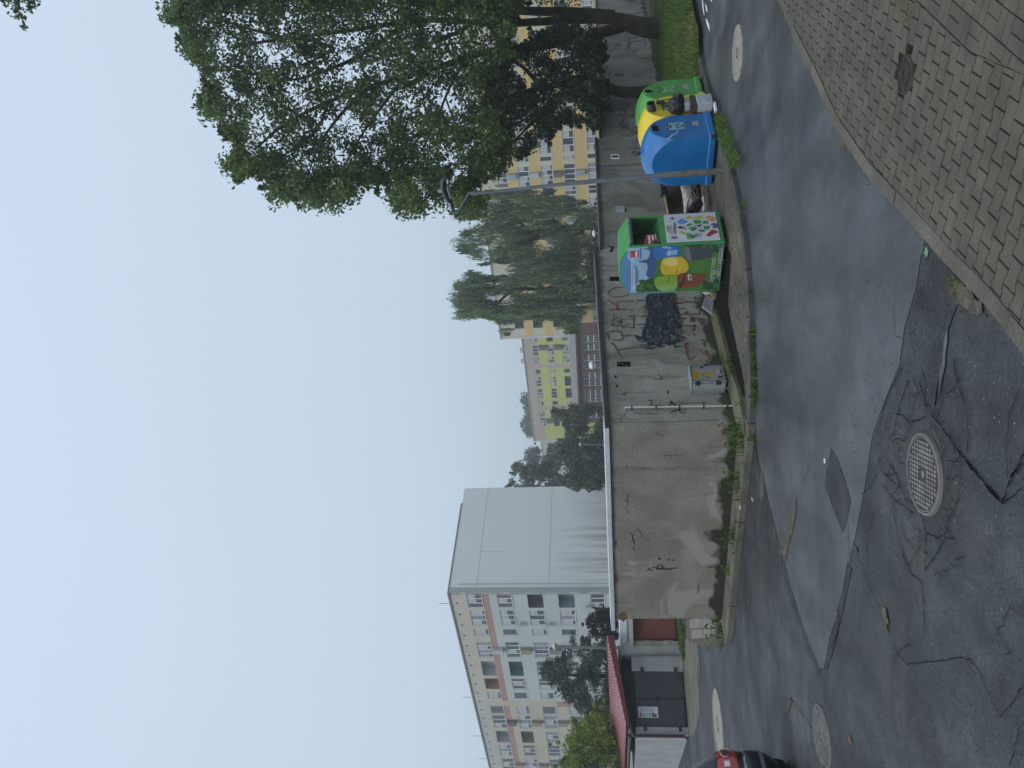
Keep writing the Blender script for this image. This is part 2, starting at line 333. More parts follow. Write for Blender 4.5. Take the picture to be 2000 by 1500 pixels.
dark2 = g2([(1806, 466), (1797, 545), (1776, 650), (1759, 712), (1790, 755), (1826, 796), (1838, 720), (1846, 668), (1870, 600), (1884, 580), (1905, 565)]) + [(p.x-.03, p.y) for p in nk[7:9]][::-1] + g2([(1848, 504)])
sheet('road', dark2, m_dark, .008, .12, .006, 3)
# dark strip along the left ledge and grey wedges where the lane was cut
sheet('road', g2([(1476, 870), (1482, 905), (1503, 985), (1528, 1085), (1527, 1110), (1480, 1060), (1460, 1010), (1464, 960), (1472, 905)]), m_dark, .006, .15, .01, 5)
sheet('road', g2([(1532, 1095), (1556, 1180), (1580, 1255), (1604, 1309), (1600, 1318), (1573, 1262), (1548, 1185), (1526, 1110)]), m_dark, .0065, .15, .006, 9)
sheet('road', g2([(1655, 1100), (1640, 1185), (1622, 1250), (1611, 1308), (1617, 1308), (1630, 1262), (1648, 1190), (1664, 1110)]), m_dark, .0065, .15, .006, 10)
# pale scars where the lane was scraped
mb = MB()
for pts, w in (([(1850, 640), (1842, 710), (1832, 780)], .06),):
    P = jit([G(x, y, .0105) for x, y in pts], .08, .012, False, int(w*1000)); rr = random.Random(3); mb.strip(P, [w*rr.uniform(.4, 1.3)*(1 if 0 < i < len(P)-1 else .1) for i, _ in enumerate(P)], (0, 0, 1), 0)
struct(mb.build('road', m_smooth, fixn=False))
# cracks
CR = [([(1762, 718), (1742, 755), (1727, 790), (1712, 850)], .02), ([(1775, 740), (1757, 790), (1748, 830), (1741, 865)], .022), ([(1790, 765), (1782, 800), (1775, 830)], .012), ([(1795, 745), (1805, 780), (1820, 812), (1842, 838), (1870, 880)], .022), ([(1868, 876), (1890, 905), (1915, 935), (1935, 960), (1957, 984)], .045),
      ([(1862, 700), (1868, 745), (1885, 790), (1892, 850), (1888, 890)], .02), ([(1957, 984), (1975, 930), (1995, 905)], .03), ([(1957, 984), (1998, 950)], .02), ([(2000, 885), (1975, 930)], .02), ([(1990, 760), (1970, 810), (1966, 880), (1968, 930), (1973, 945)], .012),
      ([(1748, 808), (1762, 812), (1775, 825), (1795, 820), (1808, 812)], .014), ([(1741, 865), (1752, 855), (1765, 862), (1772, 850)], .014), ([(1735, 885), (1732, 860), (1742, 850)], .012), ([(1728, 925), (1742, 940), (1757, 950), (1768, 975), (1790, 988)], .014), ([(1722, 945), (1740, 970), (1760, 985), (1785, 1005)], .014), ([(1790, 988), (1800, 1010), (1808, 1040), (1806, 1115)], .018), ([(1742, 975), (1750, 1030), (1762, 1080), (1780, 1120), (1800, 1140), (1804, 1180), (1805, 1240)], .022), ([(1762, 1080), (1775, 1130), (1790, 1180), (1803, 1215)], .01), ([(1758, 975), (1765, 1040), (1768, 1060)], .01), ([(1795, 1030), (1790, 1085), (1792, 1120)], .012), ([(1806, 1115), (1830, 1080), (1845, 1050), (1850, 1020), (1870, 980), (1876, 930), (1880, 890)], .014), ([(1808, 1040), (1830, 1050), (1850, 1040)], .014), ([(1845, 1050), (1862, 1050), (1868, 1060)], .01),
      ([(1715, 890), (1720, 920), (1735, 930), (1740, 950)], .012), ([(1728, 880), (1735, 905), (1750, 925), (1755, 945)], .012), ([(1738, 905), (1745, 920), (1765, 960)], .01), ([(1835, 848), (1842, 880), (1838, 905)], .012), ([(1852, 905), (1850, 945), (1845, 985)], .01), ([(1860, 905), (1852, 965), (1868, 985), (1872, 970)], .01), ([(1822, 800), (1838, 830), (1832, 845)], .012), ([(1846, 770), (1862, 760), (1875, 730)], .012),
      ([(1706, 1000), (1696, 1035), (1692, 1080)], .008), ([(1690, 1055), (1696, 1110)], .008), ([(1656, 1020), (1658, 1075), (1650, 1140), (1645, 1190)], .014), ([(1566, 785), (1560, 830), (1555, 850)], .006), ([(1577, 855), (1582, 905), (1568, 945), (1560, 985)], .008), ([(1670, 1075), (1690, 1125), (1712, 1180), (1735, 1240), (1752, 1275), (1771, 1297), (1800, 1294), (1840, 1290), (1875, 1285), (1893, 1288), (1910, 1310), (1930, 1355), (1953, 1400), (1975, 1375), (2000, 1335)], .013),
      ([(1742, 1285), (1742, 1340), (1744, 1400)], .008), ([(1616, 1310), (1610, 1360), (1608, 1388)], .01), ([(1545, 1365), (1570, 1400), (1590, 1428)], .012), ([(1640, 1200), (1634, 1240), (1622, 1265)], .02), ([(1985, 1400), (1990, 1430), (1970, 1500)], .012), ([(1745, 590), (1746, 640), (1748, 655), (1760, 662)], .01), ([(1432, 680), (1440, 720)], .004)]
mc_ = G(1804, 926); rq = random.Random(5)
for k in range(30):
    a = 2*math.pi*k/30+rq.uniform(-.05, .05); r0_, r1_ = rq.uniform(.36, .55), rq.uniform(.45, .85)
    CR.append(([('w', mc_+Vector((math.cos(a+rq.uniform(-.05, .05)*j)*(r0_+(r1_-r0_)*j/3), math.sin(a+rq.uniform(-.06, .06)*j)*(r0_+(r1_-r0_)*j/3), .0115))) for j in range(4)], rq.uniform(.005, .011)))
    if k % 2 == 0:
        rr_ = rq.uniform(.4, .85); CR.append(([('w', mc_+Vector((math.cos(a+.09*j)*rr_*rq.uniform(.93, 1.07), math.sin(a+.09*j)*rr_*rq.uniform(.93, 1.07), .0115))) for j in range(5)], rq.uniform(.005, .011)))
for k in range(7):
    x, y = rq.uniform(1700, 1990), rq.uniform(700, 1480); P_ = [(x, y)]
    for j in range(4): P_.append((P_[-1][0]+rq.uniform(-18, 18), P_[-1][1]+rq.uniform(5, 40)))
    CR.append((P_, rq.uniform(.004, .009)))
mb = MB()
for i, (pts, w) in enumerate(CR):
    P = jit([q[1] if q[0] == 'w' else G(q[0], q[1], .0115) for q in pts], .03, .007, False, i); rr = random.Random(i)
    mb.strip(P, [max(.0045, w*.42*rr.uniform(.4, 1.5)) for _ in P], (0, 0, 1), 0, True)
struct(mb.build('road', m_crack, fixn=False))
# sand washed into the ruts
sand = [[(1557, 972), (1549, 1005), (1542, 1040), (1537, 1060), (1526, 1072), (1524, 1085), (1530, 1082), (1535, 1100), (1540, 1068), (1548, 1045), (1556, 1000)], [(1488, 920), (1484, 960), (1488, 990), (1494, 965), (1492, 925)], [(1633, 1190), (1631, 1212), (1637, 1215), (1639, 1195)], [(1723, 1188), (1726, 1210), (1735, 1240), (1737, 1215), (1732, 1190)], [(1667, 1060), (1672, 1085), (1678, 1075)], [(1544, 1362), (1538, 1385), (1536, 1400), (1549, 1368)], [(1375, 1233), (1360, 1235), (1365, 1262), (1372, 1250), (1380, 1268), (1392, 1258), (1400, 1255), (1407, 1272), (1412, 1250), (1425, 1240), (1430, 1228), (1400, 1225)], [(1366, 1265), (1363, 1300), (1361, 1320), (1364, 1342), (1368, 1320), (1369, 1300), (1367, 1280)], [(1850, 560), (1870, 580), (1895, 605), (1930, 620), (1920, 590), (1890, 555), (1865, 535)], [(1640, 280), (1652, 292), (1668, 296), (1660, 275), (1645, 268)], [(1460, 1165), (1463, 1180), (1466, 1170)], [(1421, 1100), (1424, 1130), (1428, 1110)]]
mb = MB()
for i, s_ in enumerate(sand): mb.poly([P3(p, .0125) for p in jit([G(x, y) for x, y in s_], .03, .022, True, i)])
struct(mb.build('ground', m_sand, fixn=False))
# white markings painted on the road far right
mb = MB()
for q in ([(1373, 0), (1374, 12), (1376, 28), (1375, 30), (1372, 14), (1371, 0)], [(1378, 35), (1380, 46), (1386, 62), (1386, 52), (1382, 40)], [(1377, 6), (1379, 20), (1382, 25), (1381, 14)], [(1385, -4), (1390, 4), (1391, -4)], [(1370, -30), (1372, -12), (1374, -14), (1373, -30)]):
    mb.poly([G(x, y, .0125) for x, y in q])
struct(mb.build('road', m_white, fixn=False))

# ------------------------------------------------------------------ kerbs and pavements
def offset(pts, w):
    out = []
    for i, p in enumerate(pts):
        d = (pts[min(i+1, len(pts)-1)]-pts[max(i-1, 0)]).normalized(); out.append(p+Vector((-d.y, d.x))*w)
    return out
def kerbstones(name, pts, w, z0, z1, m, side=1, length=1.0, gap=.012):
    """separate stones laid along a line; joints between them stay open"""
    mb = MB(); tot = [0]
    for a, b in zip(pts, pts[1:]): tot.append(tot[-1]+(b-a).length)
    def at(s):
        for i in range(len(pts)-1):
            if s <= tot[i+1] or i == len(pts)-2:
                t = (s-tot[i])/(tot[i+1]-tot[i]); return pts[i].lerp(pts[i+1], t)
    s = 0; rr = random.Random(4)
    while s < tot[-1]-.05:
        e = min(s+length, tot[-1]); k = 3; A = [at(s+gap+(e-s-2*gap)*j/k) for j in range(k+1)]
        B = offset(A, w*side); z = z1+rr.uniform(-.008, .008); ch = .015
        A2 = offset(A, ch*side)
        for j in range(k):
            mb.raw([P3(A[j], z0), P3(A[j+1], z0), P3(A[j+1], z-ch), P3(A[j], z-ch), P3(A2[j], z), P3(A2[j+1], z), P3(B[j+1], z), P3(B[j], z), P3(B[j], z0), P3(B[j+1], z0)],
                   [(0, 1, 2, 3), (3, 2, 5, 4), (4, 5, 6, 7), (7, 6, 9, 8)], 0)
        for j in (0, k): mb.face([P3(A[j], z0), P3(A[j], z-ch), P3(A2[j], z), P3(B[j], z), P3(B[j], z0)])
        s = e
    return struct(mb.build(name, m))
SZ = .09
kerbstones('kerb', kerb, .13, -.01, SZ+.012, m_kerbd, -1)
inner = offset(kerb, -.13)
# pavement wedge between the far kerb and the walls
mb = MB()
wl = [S3, S2, S1, C0]
mb.poly([P3(p, SZ) for p in inner] + [P3((-.86, 13.0), SZ), P3(C0, SZ)] + [P3(S1, SZ), P3(S2, SZ), P3(S3, SZ), P3((26, 36), SZ)])
struct(mb.build('pavement', m_setts))
# small setts drawn by their joints are too fine here: rows of thin joints
# raised concrete ledge along the left wall
kerbstones('kerb', kerbL, .15, -.01, .125, m_ledge2, -1, 2.2)
mb = MB(); li = offset(kerbL, -.15)
mb.poly([P3(p, .118) for p in li]+[P3(EL+Vector((-.1, .2)), .118), P3(EL, .118), P3(C0, .118)])
struct(mb.build('pavement', m_ledge2))
# mossy plinth strip and black sheet painting the gap's shadow along the graffiti wall
mb = MB(); q = [(-.80, 13.62), (-.93, 12.92), (-.62, 13.05), (-.21, 13.42), (.23, 14.36), (.87, 15.02), (1.55, 15.95), (1.9, 17.2)]
pa = [P3(p, .16) for p in q]; pb = [P3(p, .02) for p in q]; mb.prism(pb, pa); struct(mb.build('pavement', m_ledge, bevel=.012))
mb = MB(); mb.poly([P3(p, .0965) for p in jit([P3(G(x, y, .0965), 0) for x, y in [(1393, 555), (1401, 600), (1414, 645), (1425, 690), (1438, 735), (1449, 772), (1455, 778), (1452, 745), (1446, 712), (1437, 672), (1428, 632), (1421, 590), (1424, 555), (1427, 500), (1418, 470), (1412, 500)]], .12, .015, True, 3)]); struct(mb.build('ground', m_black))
# near pavement
kerbstones('kerb', nk, .13, -.02, .05, m_kerb, 1, 1.0, .006)
ni = offset(nk, .13)
mb = MB(); mb.poly([P3(p, .038) for p in ni]+[P3((14, -2), .038), P3((22, 12), .038)]); struct(mb.build('ground', m_joint))
PITd = Vector(G(1769, 147, .05)[:2])
u1 = Vector((-.581, -.814)); u2 = Vector((.814, -.581)); O2 = Vector((2.025, 5.465))
def side_of(p, pts):                                          # signed distance to a polyline (positive on the pavement side)
    best = 9e9; sg = 0
    for a, b in zip(pts, pts[1:]):
        d = b-a; t = max(0, min(1, (p-a).dot(d)/d.dot(d))); c = a+d*t; r_ = (p-c).length
        if r_ < best: best = r_; n = Vector((-d.y, d.x)); sg = 1 if (p-c).dot(n) > 0 else -1
    return best*sg
bA = Vector((2.35, 5.66)); bB = Vector((1.99, 5.26)); bC = Vector((1.59, 4.61))
border = [bA+(bA-bB)*14, bA, bB, Vector((1.8, 4.95)), bC, bC+(bC-Vector((1.8, 4.95)))*14]
def clip(poly, a, n):                                         # keep the part with (p-a).n > 0
    out = []
    for i in range(len(poly)):
        p, q = poly[i], poly[(i+1) % len(poly)]; dp, dq = (p-a).dot(n), (q-a).dot(n)
        if dp > 0: out.append(p)
        if dp*dq < 0: out.append(p.lerp(q, dp/(dp-dq)))
    return out
def nearest_seg(p, pts):
    return min(zip(pts, pts[1:]), key=lambda ab: (lambda d: (p-(ab[0]+d*max(0, min(1, (p-ab[0]).dot(d)/d.dot(d))))).length)(ab[1]-ab[0]))
mb = MB(); rr = random.Random(11)
def stone(poly, tint):
    if len(poly) < 3: return
    c = sum(poly, Vector((0, 0)))/len(poly)
    dz = rr.uniform(-.002, .002); tx, ty = rr.uniform(-.012, .012), rr.uniform(-.012, .012)
    zz = lambda p: .05+dz+(p.x-c.x)*tx+(p.y-c.y)*ty
    ins = [c+(p-c)*(1-.003/max(.03, (p-c).length)) for p in poly]
    mb.raw([P3(p, .028) for p in poly]+[P3(p, zz(p)-.004) for p in poly]+[P3(p, zz(p)) for p in ins],
           [(k, (k+1) % len(poly), len(poly)+(k+1) % len(poly), len(poly)+k) for k in range(len(poly))]+[(len(poly)+k, len(poly)+(k+1) % len(poly), 2*len(poly)+(k+1) % len(poly), 2*len(poly)+k) for k in range(len(poly))]+[tuple(range(2*len(poly), 3*len(poly)))], 0, tint)
outl = [(.0658, .0876), (.0658, .052), (.0512, .034), (.0512, -.034), (.0658, -.052), (.0658, -.0876)]
outl = outl+[(-a, b) for a, b in outl[::-1]]
for i in range(-60, 60):
    for j in range(-60, 60):
        c = O2+u1*(.1285*i)+u2*(.185*(j+.5*(i % 2)))
        if c.y < 2.5 or c.y > 13 or c.x > 7.5: continue
        s1 = side_of(c, ni)
        if s1 < -.10 or (c-PITd).length < .17: continue
        s2 = side_of(c, border)
        if s2 > .12: continue
        poly = [c+u1*a+u2*b for a, b in outl]
        if s1 < .12:
            a, b = nearest_seg(c, ni); d = (b-a).normalized(); poly = clip(poly, a+Vector((-d.y, d.x))*.008, Vector((-d.y, d.x)))
        if s2 > -.12:
            a, b = nearest_seg(c, border); d = (b-a).normalized(); poly = clip(poly, a-Vector((-d.y, d.x))*.0015, -Vector((-d.y, d.x)))
        t = .5+.3*noise.noise(P3(c*.8, 3))+rr.uniform(-.15, .15)
        stone(poly, max(0, min(1, t)))
e1 = Vector((-.665, -.747)).normalized(); e2 = Vector((e1.y, -e1.x)); OB = Vector((2.16, 5.18)); cell = .172
if e2.x < 0: e2 = -e2
for i in range(-40, 40):
    for j in range(-20, 40):
        for h in (0, 1):
            b0 = OB+e1*(cell*i)+e2*(cell*j); q = cell/2
            if (i+j) % 2: pl = [(.003, .004+q*h), (cell-.003, .004+q*h), (cell-.003, q*(h+1)-.003), (.003, q*(h+1)-.003)]
            else: pl = [(.003+q*h, .004), (q*(h+1)-.003, .004), (q*(h+1)-.003, cell-.004), (.003+q*h, cell-.004)]
            poly = [b0+e1*a+e2*b for a, b in pl]; c = sum(poly, Vector((0, 0)))/4
            if c.y < 2.2 or c.y > 13 or c.x > 8: continue
            s2 = side_of(c, border)
            if s2 < -.1: continue
            if s2 < .12:
                a, b = nearest_seg(c, border); d = (b-a).normalized(); poly = clip(poly, a+Vector((-d.y, d.x))*.0015, Vector((-d.y, d.x)))
            stone(poly, max(0, min(1, .45+.3*noise.noise(P3(c*.8, 3))+rr.uniform(-.2, .2))))
struct(mb.build('pavement', m_paver))

# ------------------------------------------------------------------ manhole covers
def manhole(px, r, label, grid=None, concrete=False, z=.012, ang=0., rim=.05, dark=False):
    c = G(px[0], px[1], z); t = thing('manhole_cover', c, label, 'manhole cover')
    ca, sa = math.cos(ang), math.sin(ang); ax = Vector((ca, sa, 0)); ay = Vector((-sa, ca, 0))
    f = MB(); n = 40
    P = lambda rr_, zz: [c+Vector((rr_*math.cos(2*math.pi*k/n), rr_*math.sin(2*math.pi*k/n), zz)) for k in range(n)]
    prof = [(r+rim, -.011), (r+rim-.008, .010), (r+.004, .012), (r+.002, -.004)]
    rings = sum([P(a, b) for a, b in prof], [])
    f.raw(rings, [(i*n+k, i*n+(k+1) % n, (i+1)*n+(k+1) % n, (i+1)*n+k) for i in range(len(prof)-1) for k in range(n)])
    f.build('frame', m_concring if concrete else (m_rusty if dark else m_ironrim), t)
    p = MB(); p.face(P(r-.004, .003)); p.build('lid', m_concring if concrete else (m_irond if grid else m_iron), t)
    if grid:
        g = MB(); a, b = grid
        for i in range(-20, 21):
            for j in range(-20, 21):
                cx, cy = i*a, j*b
                if math.hypot(abs(cx)+a*.4, abs(cy)+b*.4) > r*.97 or (abs(i) <= 1 and abs(j) <= 1): continue
                T = lambda x, y, z_: c+ax*(x+cx)+ay*(y+cy)+Vector((0, 0, z_))
                g.box((-a*.35, -b*.34, .003), (a*.35, b*.34, .011), T)
        g.ring(c+Vector((0, 0, .0095)), r*.965, r*.99, 40)
        g.disc(c+Vector((0, 0, .007)), a*.9, 12); g.build('tread', m_rusty if dark else m_iron, t)
    if concrete:
        g = MB(); g.ring(c+Vector((0, 0, .006)), r*.18, r*.26, 20); g.build('lifting_mark', m_irond, t)
    return t
manhole((1804, 926), .285, 'large cast iron manhole cover with brick grid tread, cracked asphalt around it', (.034, .045), ang=-.10, rim=.032)
manhole((1604, 1440), .335, 'pale worn iron manhole cover near the parked car', (.034, .03), ang=.7, rim=.025)
manhole((1402, 1415), .62, 'pale concrete manhole ring in the road before the dark garage gate', concrete=True, rim=.16)
manhole((1440, 104), .33, 'worn manhole in the lane, ringed by crumbling pale concrete', concrete=True, rim=.11)
manhole((1769, 147), .125, 'small dark round iron cover set into the block paving', (.022, .022), z=.052, rim=.02, dark=True)
# ------------------------------------------------------------------ walls
m_wallL = render_wall('grey_render', (.165, .157, .13), (.225, .216, .183), (.105, .1, .082), (.016, .018, .010), .12, .62, patch=(.275, .275, .25))
m_wallA = render_wall('graffiti_render', (.255, .243, .203), (.36, .347, .30), (.13, .124, .10), (.055, .06, .03), .14, .42, patch=(.39, .385, .345))
m_wallB = render_wall('weathered_render', (.165, .158, .137), (.28, .268, .235), (.085, .082, .07), (.05, .055, .03), .1, .35)
m_cop = mat('coping_brown', (.040, .034, .036), .6, .2, 3, col2=(.065, .055, .058), metal=.2)
m_copw = mat('coping_zinc', (.42, .46, .49), .45, .1, 3, col2=(.52, .56, .59), metal=.3)
m_brick = mat('bare_brick', (.085, .045, .032), .9, .3, 14, .3, col2=(.15, .085, .06))
m_red = mat('red_spray', (.15, .055, .048), .8, .25, 7, col2=(.25, .13, .11), spec=.2)
m_blk = mat('black_spray', (.018, .018, .02), .85, .3, 9, spec=.2)
m_greyspray = mat('grey_spray', (.10, .10, .09), .9, .3, 9, spec=.2)
m_hole = mat('dark_hole', (.006, .006, .006), .95, spec=.05)
zL0 = PL(C0, dL, 1180, 833)[1]; zL1 = PL(C0, dL, 1193, 1204)[1]
zA = PL(C0, dA, 1161, 478)[1]; zA0 = PL(C0, dA, 1183, 815)[1]
zB0 = PL(S1, dB, 1172, 465)[1]; zB1 = PL(S1, dB, 1163, 268)[1]
zC0 = PL(S1, dB, 1171, 258)[1]; zC1 = PL(S1, dB, 1171, 20)[1]
print('WALL Z', zL0, zL1, zA0, zA, zB0, zB1, zC0, zC1, S1, S2, S3)
def wall(name, a, b, n, z0, za, zb, th, m, label, cat='wall', coping=None, ct=.07, over=.05, ext=(0, 0)):
    t = thing(name, P3(a, 0), label, cat)
    mb = MB(); q = -n*th; d = (b-a).normalized(); k = max(2, int((b-a).length/.5)); 
    def ring(i):
        p = a.lerp(b, i/k); z = za+(zb-za)*i/k; w = .012*noise.noise(P3(p*.9, 7)) if 0 < i < k else 0
        return [P3(p+n*w, z0), P3(p+n*w*.6, z), P3(p+q, z), P3(p+q, z0)]
    R_ = [ring(i) for i in range(k+1)]
    mb.raw(sum(R_, []), [(4*i+j, 4*i+(j+1) % 4, 4*i+4+(j+1) % 4, 4*i+4+j) for i in range(k) for j in range(4)]+[(3, 2, 1, 0), (4*k, 4*k+1, 4*k+2, 4*k+3)])
    mb.build('wall_body', m, t)
    if coping:
        c = MB(); A = a-d*ext[0]; B = b+d*ext[1]; L_ = (B-A).length; s = 0; st = 2.0
        while s < L_-.01:
            e = min(L_, s+st); pz = lambda u: za+(zb-za)*max(0, min(1, (u-ext[0])/max(.01, L_-ext[0]-ext[1])))
            p, r_ = A+d*s, A+d*(e+ (.02 if e < L_ else 0)); dz = .003*((int(s/st)) % 2)
            bot = [P3(p+n*over, pz(s)-ct*.8+dz), P3(r_+n*over, pz(e)-ct*.8+dz), P3(r_+q-n*over, pz(e)-ct*.8+dz), P3(p+q-n*over, pz(s)-ct*.8+dz)]
            top = [v+Vector((0, 0, ct*(1.0 if i < 2 else 1.25))) for i, v in enumerate(bot)]
            c.prism(bot, top); s = e
        c.build('coping', coping, t)
    return t
w_left = wall('garage_wall', C0, EL, nL, 0, zL0-.02, zL1-.02, .3, m_wallL, 'grey rendered garage wall with a pale zinc coping, mossy and stained black along its foot', coping=m_copw, ct=.075, ext=(.02, .32))
w_a = wall('boundary_wall', C0, S1, nA, 0, zA0, zA, .3, m_wallA, 'tallest stretch of rendered wall, with red letters and a dark blue painted-over patch', coping=m_cop, ext=(.03, .03))
w_b = wall('boundary_wall', S1, S2, nB, 0, zB0, zB1, .26, m_wallB, 'stretch of grey rendered wall behind the recycling bins, with a small white framed vent', coping=m_cop, ext=(0, .02))
w_c = wall('boundary_wall', S2, S3, nB, 0, zC0, zC1, .22, m_wallB, 'lower far stretch of grey wall behind the grass and tree trunks', coping=m_cop)
# garage roof slab behind the two walls, so the corner is a building and not a screen
mb = MB(); bk = S1-nA*5.5; mb.prism([P3(p, 2.05) for p in (C0-nA*.3-nL*.3, EL-nL*.3, EL-nL*.3+Vector((1.5, 3.5)), S1-nA*.35)], [P3(p, 2.14) for p in (C0-nA*.3-nL*.3, EL-nL*.3, EL-nL*.3+Vector((1.5, 3.5)), S1-nA*.35)])
mb.build('roof_slab', m_kerbd, w_left)
def onwall(O, sd, n, x, y, off=.006):
    s, z = PL(O, sd, x, y); p = O+Vector(sd)*s+n*off; return P3(p, z)
zg = lambda a, b: (1160+a/7.692, 580+b/7.692)
def stroke(mb, O, sd, n, pts, w, mi=0, off=.008, seed=0, am=.008):
    P = [onwall(O, sd, n, x, y, off) for x, y in pts]; rr = random.Random(seed); Q = []
    for a, b in zip(P, P[1:]):
        k = max(1, int((b-a).length/.06))
        for j in range(k): Q.append(a.lerp(b, j/k)+Vector((0, 0, rr.uniform(-am, am))))
    Q.append(P[-1]); mb.strip(Q, [w*rr.uniform(.75, 1.25) for _ in Q], P3(n, 0), mi)
W = (C0, dA, nA)
g = MB(); wd = .034
for i, s_ in enumerate([[(268, 690), (320, 740), (345, 795), (385, 860), (430, 910)], [(350, 800), (500, 775), (720, 745)],
           [(230, 528), (290, 512), (345, 510), (400, 530), (430, 565), (440, 600), (425, 640), (395, 655), (330, 655), (260, 642)], [(380, 582), (460, 588), (560, 578), (660, 580)],
           [(250, 425), (400, 435), (520, 455), (590, 472), (606, 455), (598, 380), (590, 285), (560, 283), (515, 300)],
           [(215, 203), (300, 190), (400, 185), (520, 195), (598, 207)], [(375, 192), (340, 140), (280, 95), (210, 52)], [(345, 150), (345, 100), (365, 75), (450, 72), (585, 65)]]):
    stroke(g, *W, [zg(*p) for p in s_], wd, 0, .009, i)
stroke(g, *W, [(1209+20*math.cos(a)-3*math.sin(a), 571+9.5*math.sin(a)) for a in (2*math.pi*k/28 for k in range(29))], wd*.9, 0, .009, 50)
for i, s_ in enumerate([[(1385, 695), (1378, 720), (1392, 800), (1410, 870), (1432, 942), (1470, 920), (1510, 900)], [(1680, 805), (1705, 860), (1735, 905), (1690, 895)], [(1605, 655), (1640, 648), (1655, 680), (1670, 750)], [(1385, 700), (1420, 715)],
           [(1392, 325), (1340, 322), (1300, 345), (1285, 380), (1310, 415), (1370, 435), (1440, 440), (1530, 445)], [(1270, 268), (1400, 262), (1595, 262), (1580, 165)], [(1395, 215), (1425, 270)], [(1270, 500), (1320, 510)], [(1290, 545), (1300, 590), (1380, 618)], [(1280, 605), (1350, 612)], [(1230, 55), (1270, 100), (1300, 98)], [(1260, 95), (1400, 80), (1570, 72)], [(1440, 285), (1470, 320), (1555, 318)], [(1455, 345), (1500, 350)], [(1225, 15), (1250, 60)]]):
    stroke(g, *W, [zg(*p) for p in s_], wd*1.25, 0, .009, 20+i)
stroke(g, *W, [zg(1450, 735), zg(1590, 810), zg(1700, 880)], .02, 0, .009, 44)
for i, (cx, cy, r_) in enumerate([(1500, 495, 20), (1505, 570, 18), (1440, 585, 12), (1300, 500, 26), (1320, 520, 22), (1480, 345, 40), (1600, 350, 40), (1625, 390, 45), (1385, 70, 22), (1520, 20, 24), (1400, 240, 30), (1640, 350, 30), (1510, 440, 26)]):
    rr = random.Random(i); g.poly([onwall(*W, *zg(cx+r_*1.2*math.cos(a)*rr.uniform(.5, 1.2), cy+r_*math.sin(a)*rr.uniform(.5, 1.2)), .0075) for a in (2*math.pi*k/12 for k in range(12))])
g.build('red_graffiti', m_red, w_a, fixn=False)
# dark blue over-painting: brushed patch, thin and streaky at its edges
m_navy = bpy.data.materials.new('navy_overpaint'); m_navy.use_nodes = True; nt = m_navy.node_tree; L = nt.links
b = nt.nodes['Principled BSDF']; b.inputs['Roughness'].default_value = .75; b.inputs['Specular IOR Level'].default_value = .25
tc = N(nt, 'ShaderNodeTexCoord').outputs['Object']; mp = N(nt, 'ShaderNodeMapping'); mp.inputs['Scale'].default_value = (1, 1, 2.6); L.new(tc, mp.inputs[0])
n1 = N(nt, 'ShaderNodeTexNoise'); n1.inputs['Scale'].default_value = 5; n1.inputs['Detail'].default_value = 9; n1.inputs['Distortion'].default_value = 1.5; L.new(mp.outputs[0], n1.inputs['Vector'])
r = N(nt, 'ShaderNodeValToRGB'); L.new(n1.outputs['Fac'], r.inputs[0]); r.color_ramp.elements[0].position = .36; r.color_ramp.elements[1].position = .68
r.color_ramp.elements[0].color = (.016, .022, .034, 1); r.color_ramp.elements[1].color = (.17, .175, .165, 1)
e = r.color_ramp.elements.new(.53); e.color = (.032, .040, .055, 1); L.new(r.outputs[0], b.inputs['Base Color'])
g = MB(); rr = random.Random(5)
outp = [(720, 600), (780, 690), (800, 755), (900, 735), (1040, 712), (1220, 722), (1260, 640), (1300, 560), (1330, 440), (1300, 330), (1280, 200), (1235, 90), (1240, -20), (1180, -80), (980, -75), (800, -50), (770, 60), (760, 190), (830, 205), (790, 300), (780, 420), (735, 500)]
g.poly([onwall(*W, *zg(*p[:2]), .006) for p in jit([(a, b, 0) for a, b in outp], 18, 13, True, 3)])
for k in range(60):                                            # brush ends fraying out of the patch
    a, b_ = outp[rr.randrange(len(outp))]; x0, y0 = a+rr.uniform(-60, 60), b_+rr.uniform(-40, 40); ln = rr.uniform(40, 150)
    stroke(g, *W, [zg(x0-ln/2, y0), zg(x0+ln/2, y0+rr.uniform(-12, 12))], rr.uniform(.012, .04), 0, .0065, k)
g.build('blue_overpaint', m_navy, w_a, fixn=False)
g = MB()
for p in ([(1130, 570), (1160, 600), (1165, 645), (1230, 655), (1240, 610), (1225, 580), (1190, 600), (1170, 565)], [(970, 615), (1000, 605), (1040, 610), (1000, 620)], [(1110, 235), (1122, 225), (1128, 295), (1116, 298)], [(1060, 640), (1080, 640), (1085, 655), (1070, 660)], [(930, 640), (960, 650), (945, 660)], [(1105, 560), (1125, 555), (1115, 575)], [(840, 590), (870, 600), (850, 605)]):
    g.poly([onwall(*W, *zg(*q), .0105) for q in p])
g.build('flaked_render', m_wallB, w_a, fixn=False)
g = MB()
for i in range(34):                                            # grey scribble over the letter L
    x0, y0 = random.uniform(265, 520), random.uniform(275, 440)
    if i % 2: s_ = [zg(x0, y0), zg(x0+random.uniform(30, 120), y0+random.uniform(-10, 14))]
    else: s_ = [zg(x0, y0), zg(x0+random.uniform(-10, 10), y0+random.uniform(25, 80))]
    stroke(g, *W, s_, .012, 0, .010, i)
g.build('grey_scribble', m_greyspray, w_a, fixn=False)
